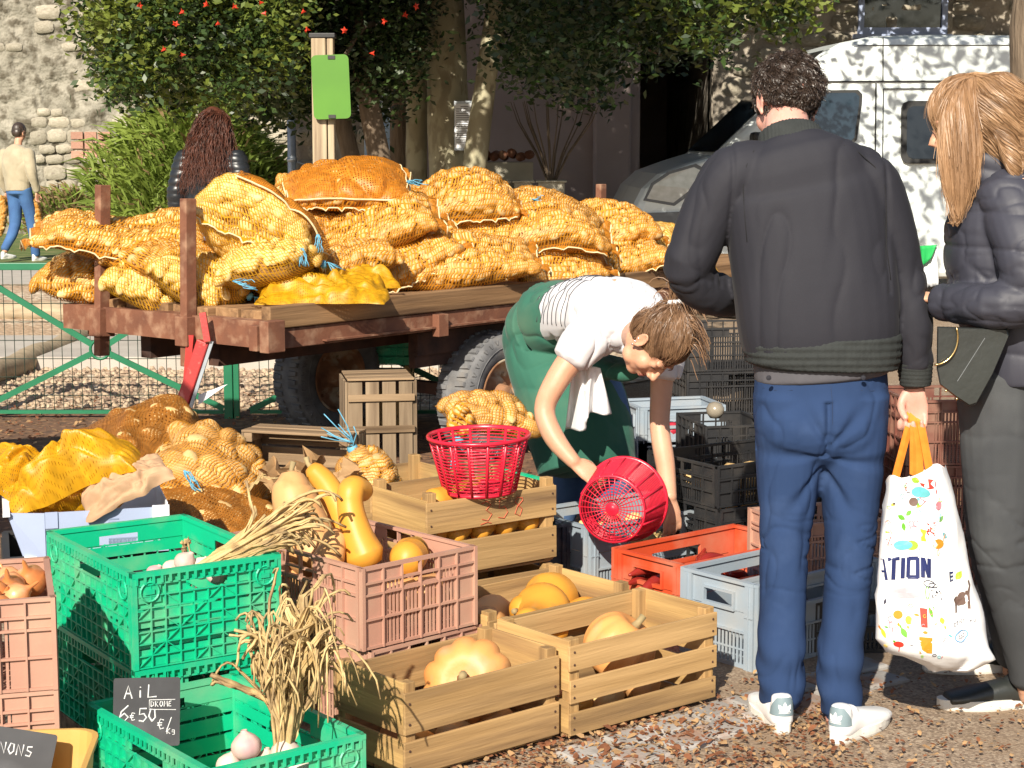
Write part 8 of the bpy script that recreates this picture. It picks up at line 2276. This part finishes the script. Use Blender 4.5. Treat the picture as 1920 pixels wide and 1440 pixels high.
for (px, py, y, lb) in ((645, 895, 5.75, 'large pale dry leaf standing behind the long squash'), (520, 893, 5.7, 'large pale dry leaf flat on the left of the tipped crate'), (575, 875, 5.75, 'large folded dry leaf in the middle of the tipped crate')):
 n_ = 10; P = [[(.11*(i/n_-.5)*1.3, .06*(j-2)/2*math.sin(math.pi*(.1+.8*i/n_)), .014*math.sin(i*2.1+px) + .014*abs(j-2)*math.cos(i*1.3)) for j in range(5)] for i in range(n_+1)]
 o = MB().grid(P).build('dry_leaf', M['leaf_pale'], smooth=False, loc=tuple(D(px, py, y)), rot=(R(60), R(10), R(px))); props(o, lb, 'leaf')
# ---------------------------------------------------------------- price slates with chalk writing
LET = {
 'A': [[(0, 0), (.3, 1), (.6, 0)], [(.12, .4), (.5, .38)]], 'i': [[(.1, 0), (.1, .6)], [(.1, .82), (.12, .9)]], 'L': [[(.05, 1), (.0, .0), (.65, .05)]],
 'D': [[(0, 0), (0, 1), (.45, .75), (.45, .25), (0, 0)]], 'R': [[(0, 0), (0, 1), (.45, .8), (.05, .5), (.5, 0)]], 'O': [[(.25, 0), (0, .4), (.15, .95), (.45, .9), (.5, .3), (.25, 0)]], 'M': [[(0, 0), (.05, 1), (.3, .4), (.55, 1), (.6, 0)]], 'E': [[(.5, .95), (.1, .85), (.1, .5), (.4, .52)], [(.1, .5), (.05, .08), (.5, .05)]],
 '6': [[(.55, 1), (.1, .6), (.0, .2), (.3, 0), (.55, .25), (.3, .5), (.05, .3)]], '5': DIG['5'], '0': [[(.25, 0), (0, .4), (.15, .95), (.45, .9), (.5, .3), (.25, 0)]], '\u20ac': [[(.55, .85), (.25, .95), (.08, .5), (.25, .05), (.55, .15)], [(-.05, .6), (.4, .62)], [(-.05, .4), (.38, .42)]],
 '/': [[(0, -.2), (.45, 1.1)]], 'K': [[(0, 0), (0, 1)], [(.5, .9), (.02, .45), (.5, 0)]], 'g': [[(.45, .6), (.1, .65), (.05, .3), (.4, .25), (.45, .6), (.45, -.1), (.1, -.15)]], 'N': [[(0, 0), (0, 1), (.5, 0), (.5, 1)]], 'S': [[(.5, .9), (.1, .85), (.1, .55), (.5, .4), (.4, .05), (0, .1)]], 'G': [[(.5, .85), (.1, .8), (0, .3), (.2, 0), (.5, .15), (.5, .45), (.3, .45)]], 'I': [[(.2, 0), (.2, 1)]],
}
def slate(label, loc, rot, w, h, rows):
 t = thing('price_slate', label, 'price sign', tuple(loc), 0, 'chalk price slates', rot)
 plate(MB(), w, h, .006, 0, .006).build('board', M['slate'], t)
 mb = MB()
 for (txt, x, z, s, r) in rows:
  for ch in txt:
   if ch in LET: strokes(mb, LET[ch], x, z, s, r, -.0008)
   x += s*(.45 if ch in 'i/I' else .78)
 t2 = mb.build('chalk_writing', M['chalk'], t)
 return t, mb
ct = V3(D(275, 1335, 4.14))
t, _ = slate('black slate chalked with the garlic price in the front green crate', ct, (R(-14), R(3), R(14)), .155, .160,
      [('A', -.052, .032, .030, .0017), ('i', -.018, .034, .028, .0017), ('L', .003, .034, .030, .0017), ('DROME', .010, .012, .013, .0010), ('6', -.062, -.020, .036, .0018), ('\u20ac', -.038, -.020, .020, .0012), ('50', -.018, -.022, .030, .0018), ('\u20ac/', .026, -.042, .026, .0012), ('Kg', .048, -.052, .014, .0010)])
mb = MB(); mb.tube([(.006, -.001, .028), (.066, -.001, .028)], .0008, 4); mb.tube([(.006, -.001, .028), (.006, -.001, .006), (.068, -.001, .004)], .0008, 4); mb.build('chalk_line', M['chalk'], t)
t, _ = slate('black slate ending in chalk letters in the ochre onion tub', V3(D(20, 1424, 3.44)), (R(-18), R(12), R(8)), .16, .12, [('OIGNONS', -.070, .010, .022, .0014)])
# ---------------------------------------------------------------- the printed tote bag
M['tote'] = pm('white_woven_plastic', (.80, .80, .80), (.74, .74, .76), rough=.4, scale=5, bump=.12, bscale=240, b2=.5, b2scale=7, dist=.003)
M['orange_strap'] = pm('orange_webbing', (.85, .26, .03), (.75, .21, .02), rough=.6, scale=30)
cols = {'navy': (.02, .03, .13), 'green': (.13, .42, .03), 'lime': (.35, .62, .05), 'red': (.70, .05, .03), 'orange': (.85, .27, .02), 'yellow': (.85, .60, .05), 'teal': (.15, .55, .60), 'brown': (.16, .10, .08), 'pink': (.75, .25, .30), 'grey': (.48, .47, .52), 'blue': (.08, .35, .70), 'ink': (.05, .05, .08)}
for k, v in cols.items(): M['print_' + k] = pm('print_' + k, v, rough=.45, scale=20)
tt_ = thing('tote_bag', 'white shopping tote printed with vegetables hanging from the orange straps', 'bag', tuple(D(1750, 1080, 4.62)))
TO = V3(tt_.location)
def tp(px, py, y): return V3(D(px, py, y)) - TO
# bag skin: horizontal rings, each (py, [outline px,y ...])
rows = [(885, 1663, 1772, .055), (930, 1660, 1790, .06), (1000, 1652, 1802, .07), (1080, 1646, 1818, .075), (1150, 1643, 1838, .085), (1205, 1641, 1856, .095), (1228, 1660, 1866, .09), (1250, 1720, 1822, .05), (1257, 1750, 1790, .02)]
YB = 4.62
def ring_at(i, k, n=40):
 py, x0, x1, dp = rows[i]; cx_ = (x0+x1)/2; a = 2*math.pi*k/n; e = .62
 c, s_ = math.cos(a), math.sin(a); X = cx_ + (x1-x0)/2*abs(c)**e*(1 if c > 0 else -1); y = YB + dp*abs(s_)**e*(1 if s_ > 0 else -1)*1.0
 # front gusset fold on the right third
 if s_ < 0:
  t = (X-x0)/(x1-x0); y += -.010*math.sin(t*9 + i*.7) - .028*math.exp(-((t-.70)/.06)**2)*(1 if 0 < i < 7 else .3) + .02*math.exp(-((t-.80)/.06)**2)
 dz = (10 if i == 0 else 0)*(math.sin(k*.7))*.6 + (-14*((X-cx_)/((x1-x0)/2)) if i == 0 else 0) + (8*((X-cx_)/((x1-x0)/2)) if 5 <= i <= 7 else 0)
 return tp(X, py+dz, y)
Pg = [[tuple(ring_at(i, k)) for i in range(len(rows))] for k in range(40)]
# resample smooth along height
Pg2 = []
for row in Pg:
 r2_ = []
 for i in range(len(row)-1):
  for q in range(4):
   a, b_ = V3(row[i]), V3(row[i+1]); r2_.append(tuple(a + (b_-a)*q/4))
 r2_.append(row[-1]); Pg2.append(r2_)
bg = MB().grid(Pg2, closeu=True);
o = bg.build('bag_skin', M['tote'], tt_, smooth=True)
P_ = np.array([v.co[:] for v in o.data.vertices]); N_ = np.array([v.normal[:] for v in o.data.vertices])
P_ += N_*(.004*wav(P_, 5, 5, 3) - .006*ridge(P_, 9, 4, (1, 1, .7), 2, 2))[:, None]; o.data.vertices.foreach_set('co', P_.astype(np.float32).ravel()); o.data.update()
bvh2 = BVHTree.FromPolygons([Vector(p) for p in P_], [tuple(p.vertices) for p in o.data.polygons])
camo = Vector((0, 0, CAM_H)) - Vector(TO)
def decal_pts(pts):
 out = []
 for px, py in pts:
  a = Vector(tp(px, py, YB-.25)); d = Vector((0, 1, 0))
  w = tp(px, py, YB-.05); a = Vector((w[0], w[1]-.3, w[2]))
  h = bvh2.ray_cast(a, d)
  if h[0] is None: return None
  out.append(h[0] + Vector((0, -.0018, 0)))
 return out
def decal(pts, colr, name='print'):
 # fan with the centre point, so that the print follows the folds
 cx_, cy_ = sum(p[0] for p in pts)/len(pts), sum(p[1] for p in pts)/len(pts)
 P = decal_pts([(cx_, cy_)] + list(pts))
 if P is None: return
 n = len(pts); MB().add(P, [(0, 1+i, 1+(i+1) % n) for i in range(n)]).build(name, M['print_' + colr], tt_)
def dline(pts, colr, w=.0012, name='drawn_line'):
 P = decal_pts(pts)
 if P: MB().tube(P, w, 4).build(name, M['print_' + colr], tt_)
def ell(cx_, cy_, rx, ry, n=12, a0=0): return [(cx_ + rx*math.cos(2*math.pi*k/n)*math.cos(a0) - ry*math.sin(2*math.pi*k/n)*math.sin(a0), cy_ + rx*math.cos(2*math.pi*k/n)*math.sin(a0) + ry*math.sin(2*math.pi*k/n)*math.cos(a0)) for k in range(n)]
def leafshape(cx_, cy_, L_, W_, a):
 pts = []
 for k in range(6): t = k/5; pts.append((L_*(t-.5), W_*math.sin(math.pi*t)*.5))
 for k in range(1, 5): t = 1-k/5; pts.append((L_*(t-.5), -W_*math.sin(math.pi*t)*.5))
 return [(cx_ + x*math.cos(a)-y*math.sin(a), cy_ + x*math.sin(a)+y*math.cos(a)) for x, y in pts]
# big navy letters
def stroke_block(x0, x1, y0, y1): decal([(x0, y0), (x1, y0), (x1, y1), (x0, y1)], 'navy', 'letter')
def quadp(a, b_, w):
 dx, dy = b_[0]-a[0], b_[1]-a[1]; l = math.hypot(dx, dy); nx, ny = -dy/l*w/2, dx/l*w/2
 decal([(a[0]+nx, a[1]+ny), (b_[0]+nx, b_[1]+ny), (b_[0]-nx, b_[1]-ny), (a[0]-nx, a[1]-ny)], 'navy', 'letter')
yt, yb_ = 1043, 1084
quadp((1654, 1046), (1650, 1084), 4); quadp((1654, 1047), (1660, 1085), 5); quadp((1652, 1070), (1659, 1069), 4)      # A
quadp((1662, 1046), (1684, 1044), 7); quadp((1673, 1046), (1672, 1084), 8)      # T
quadp((1691, 1043), (1690, 1082), 8)                                            # I
for a, b_ in (((1701, 1042), (1700, 1080)), ((1701, 1044), (1718, 1043)), ((1717, 1042), (1717, 1080)), ((1699, 1079), (1718, 1078))): quadp(a, b_, 7)   # O
quadp((1726, 1041), (1726, 1078), 7); quadp((1727, 1042), (1736, 1077), 6); quadp((1736, 1041), (1736, 1077), 6)  # N
for i, z in enumerate((0, .5, 1.0)): quadp((1779, 1072 + 14*z), (1787, 1072 + 14*z), 3)   # end of a second word
quadp((1779, 1070), (1779, 1088), 4)
for (x, y, L_, W_, a, c_) in [(1688, 968, 16, 9, .5, 'green'), (1702, 960, 14, 8, -.7, 'green'), (1692, 985, 16, 8, 1.4, 'green'), (1762, 970, 15, 9, -.5, 'green'), (1797, 1078, 20, 13, -.9, 'lime'), (1690, 1180, 20, 11, 1.1, 'green'), (1655, 1185, 20, 7, 1.2, 'yellow'), (1648, 1200, 18, 6, .8, 'green'), (1738, 1140, 20, 7, 1.3, 'green'), (1716, 900, 18, 11, .4, 'lime'), (1768, 1000, 18, 7, .8, 'teal'), (1757, 1153, 13, 9, 1.3, 'yellow')]:
 decal(leafshape(x, y, L_, W_, a), c_, 'leaf_print')
for (x, y, rx, ry, c_) in [(1724, 922, 16, 10, 'teal'), (1690, 1019, 18, 9, 'teal'), (1706, 1019, 12, 9, 'lime'), (1695, 1108, 26, 10, 'grey'), (1751, 1012, 11, 9, 'orange'), (1680, 1148, 9, 8, 'orange'), (1699, 1157, 6, 8, 'yellow'), (1681, 1203, 9, 6, 'red'), (1757, 945, 8, 8, 'pink'), (1739, 905, 15, 9, 'red'), (1712, 940, 9, 8, 'brown')]:
 decal(ell(x, y, rx, ry), c_, 'fruit_print')
for (x0, y0, x1, y1, c_) in [(1719, 1133, 1732, 1168, 'red'), (1722, 988, 1731, 1010, 'yellow'), (1716, 1185, 1740, 1216, 'orange')]: decal([(x0, y0), (x1, y0+1), (x1, y1), (x0+1, y1)], c_, 'print')
for pts, c_ in [([(1664, 1163), (1676, 1163), (1675, 1172), (1665, 1173), (1664, 1163)], 'pink'), ([(1670, 1173), (1670, 1180)], 'pink'), (ell(1710, 988, 6, 4, 10) + [(1716, 988)], 'pink'), (ell(1706, 980, 4, 6, 10), 'pink'), (ell(1715, 979, 5, 5, 10), 'pink'), ([(1683, 1208), (1683, 1218)], 'red'), (ell(1736, 1088, 9, 6, 12), 'ink'), (ell(1742, 1090, 7, 4, 10), 'ink'), (ell(1707, 1165, 4, 13, 12), 'grey'), (ell(1664, 985, 5, 11, 10), 'pink'), ([(1660, 1010), (1668, 1004), (1662, 1020), (1670, 1018)], 'red'), (ell(1733, 1105, 3, 12, 10), 'green')]:
 dline(pts, c_)
for k in range(16):
 rr_ = random.Random(k); decal(ell(1738 + rr_.uniform(-7, 7), 985 + rr_.uniform(-10, 12), 1.6, 1.6, 6), 'red', 'dot')
 if k < 10: decal(ell(1748 + rr_.uniform(-9, 12), 1106 + rr_.uniform(-8, 8), 1.2, 2, 6), 'ink', 'dot')
# the little dark cat, the web address and the round mark on the side panel
for pts in ([(1788, 1122), (1798, 1110), (1812, 1106), (1818, 1112), (1818, 1124), (1806, 1132), (1792, 1132)], [(1813, 1108), (1818, 1098), (1815, 1090), (1818, 1088), (1821, 1098), (1818, 1112)], [(1787, 1128), (1793, 1128), (1791, 1144), (1786, 1144)], [(1812, 1126), (1818, 1124), (1818, 1139), (1812, 1139)], [(1784, 1120), (1792, 1116), (1796, 1124), (1788, 1130)]): decal(pts, 'brown', 'animal_print')
def small_text(txt, x, y, s, sl=-.08):
 L2 = {'c': [[(.5, .5), (.2, .6), (.05, .3), (.2, 0), (.5, .1)]], 't': [[(.25, .9), (.25, .1), (.45, 0)], [(.05, .6), (.45, .6)]], 'i': [[(.2, .6), (.2, 0)], [(.2, .8), (.2, .88)]], 'o': [[(.3, 0), (.05, .3), (.3, .6), (.55, .3), (.3, 0)]], 'n': [[(.05, 0), (.05, .6)], [(.05, .5), (.3, .6), (.5, .45), (.5, 0)]], '.': [[(.1, 0), (.1, .08)]], 'e': [[(.05, .32), (.5, .35), (.3, .6), (.05, .3), (.25, 0), (.5, .1)]], 'u': [[(.05, .6), (.05, .15), (.3, 0), (.5, .15), (.5, .6)]]}
 for ch in txt:
  for ln in L2[ch]: dline([(x + a*s, y - b_*s + (x-1780)*sl) for a, b_ in ln], 'ink', .0007, 'letter')
  x += s*(.72 if ch not in 'i.' else .4)
rr_ = random.Random(11)
for k in range(90):
 y = rr_.uniform(900, 1225); x0 = 1668 - (y-900)*.07; x = rr_.uniform(x0, 1775); c_ = rr_.choice(['green', 'lime', 'red', 'orange', 'teal', 'pink', 'ink', 'yellow'])
 if 1034 < y < 1124: continue
 if k % 3 == 0: decal(leafshape(x, y, rr_.uniform(6, 12), rr_.uniform(3, 6), rr_.uniform(0, 3)), c_, 'leaf_print')
 elif k % 3 == 1: dline(ell(x, y, rr_.uniform(2, 5), rr_.uniform(2, 6), 8), c_, .0008)
 else: dline([(x, y), (x + rr_.uniform(-5, 5), y + rr_.uniform(-8, 8)), (x + rr_.uniform(-7, 7), y + rr_.uniform(-8, 8))], c_, .0008)
small_text('ction.eu', 1780, 1166, 9.5)
dline(ell(1797, 1186, 15, 9, 18) + [(1812, 1186)], 'blue', .0013);
for k in range(3): dline([(1790 + 6*k, 1182 + 2*(k % 2)), (1793 + 6*k, 1188), (1789 + 6*k, 1189)], 'ink', .0009)
# straps: two loops meeting in the fist
fist = tp(1718, 792, 4.885)
def strap(pts, w, name='strap'):
 P = [V3(p) for p in pts]; row = []
 for i, p in enumerate(P):
  t = P[min(i+1, len(P)-1)]-P[max(i-1, 0)]; t /= np.linalg.norm(t); s_ = np.cross(t, V3((0, 1, 0))); s_ /= np.linalg.norm(s_)
  row.append([tuple(p - s_*w/2), tuple(p + V3((0, -.002, 0))), tuple(p + s_*w/2)])
 o = MB().grid(row).build(name, M['orange_strap'], tt_); m = o.modifiers.new('thick', 'SOLIDIFY'); m.thickness = .0025
for (x0, y0, x1, y1, w) in ((1677, 905, 1706, 792, .022), (1722, 898, 1716, 790, .032), (1745, 892, 1726, 790, .022), (1712, 890, 1712, 790, .018)):
 strap([tp(x0, y0, YB + .01), tp((x0+x1)/2, (y0+y1)/2, YB + .12), tp(x1, y1, 4.86), tp(x1+2, y1-22, 4.885)], w)
# parasol added out of view at the left to shade the ground there
ms = thing('market_parasol', 'cream market parasol standing out of the picture at the left', 'parasol', (-3.35, 4.75, 0))
MB().tube([(0, 0, .05), (0, 0, 2.75)], .022, 10).build('pole', M['zinc'], ms, smooth=True)
MB().box(-.25, .25, -.25, .25, 0, .06).build('base', M['planter'], ms, bevel=.01)
mb = MB(); n = 8; P = [(1.3*math.cos(2*math.pi*k/n), 1.3*math.sin(2*math.pi*k/n), 2.40) for k in range(n)]
mb.add([(0, 0, 2.85)] + P, [(0, 1+k, 1+(k+1) % n) for k in range(n)]); o = mb.build('canopy', M['card_in'], ms); q = o.modifiers.new('thick', 'SOLIDIFY'); q.thickness = .004
for k in range(n): MB().tube([(0, 0, 2.83), P[k]], .007, 5).build('rib', M['zinc'], ms)
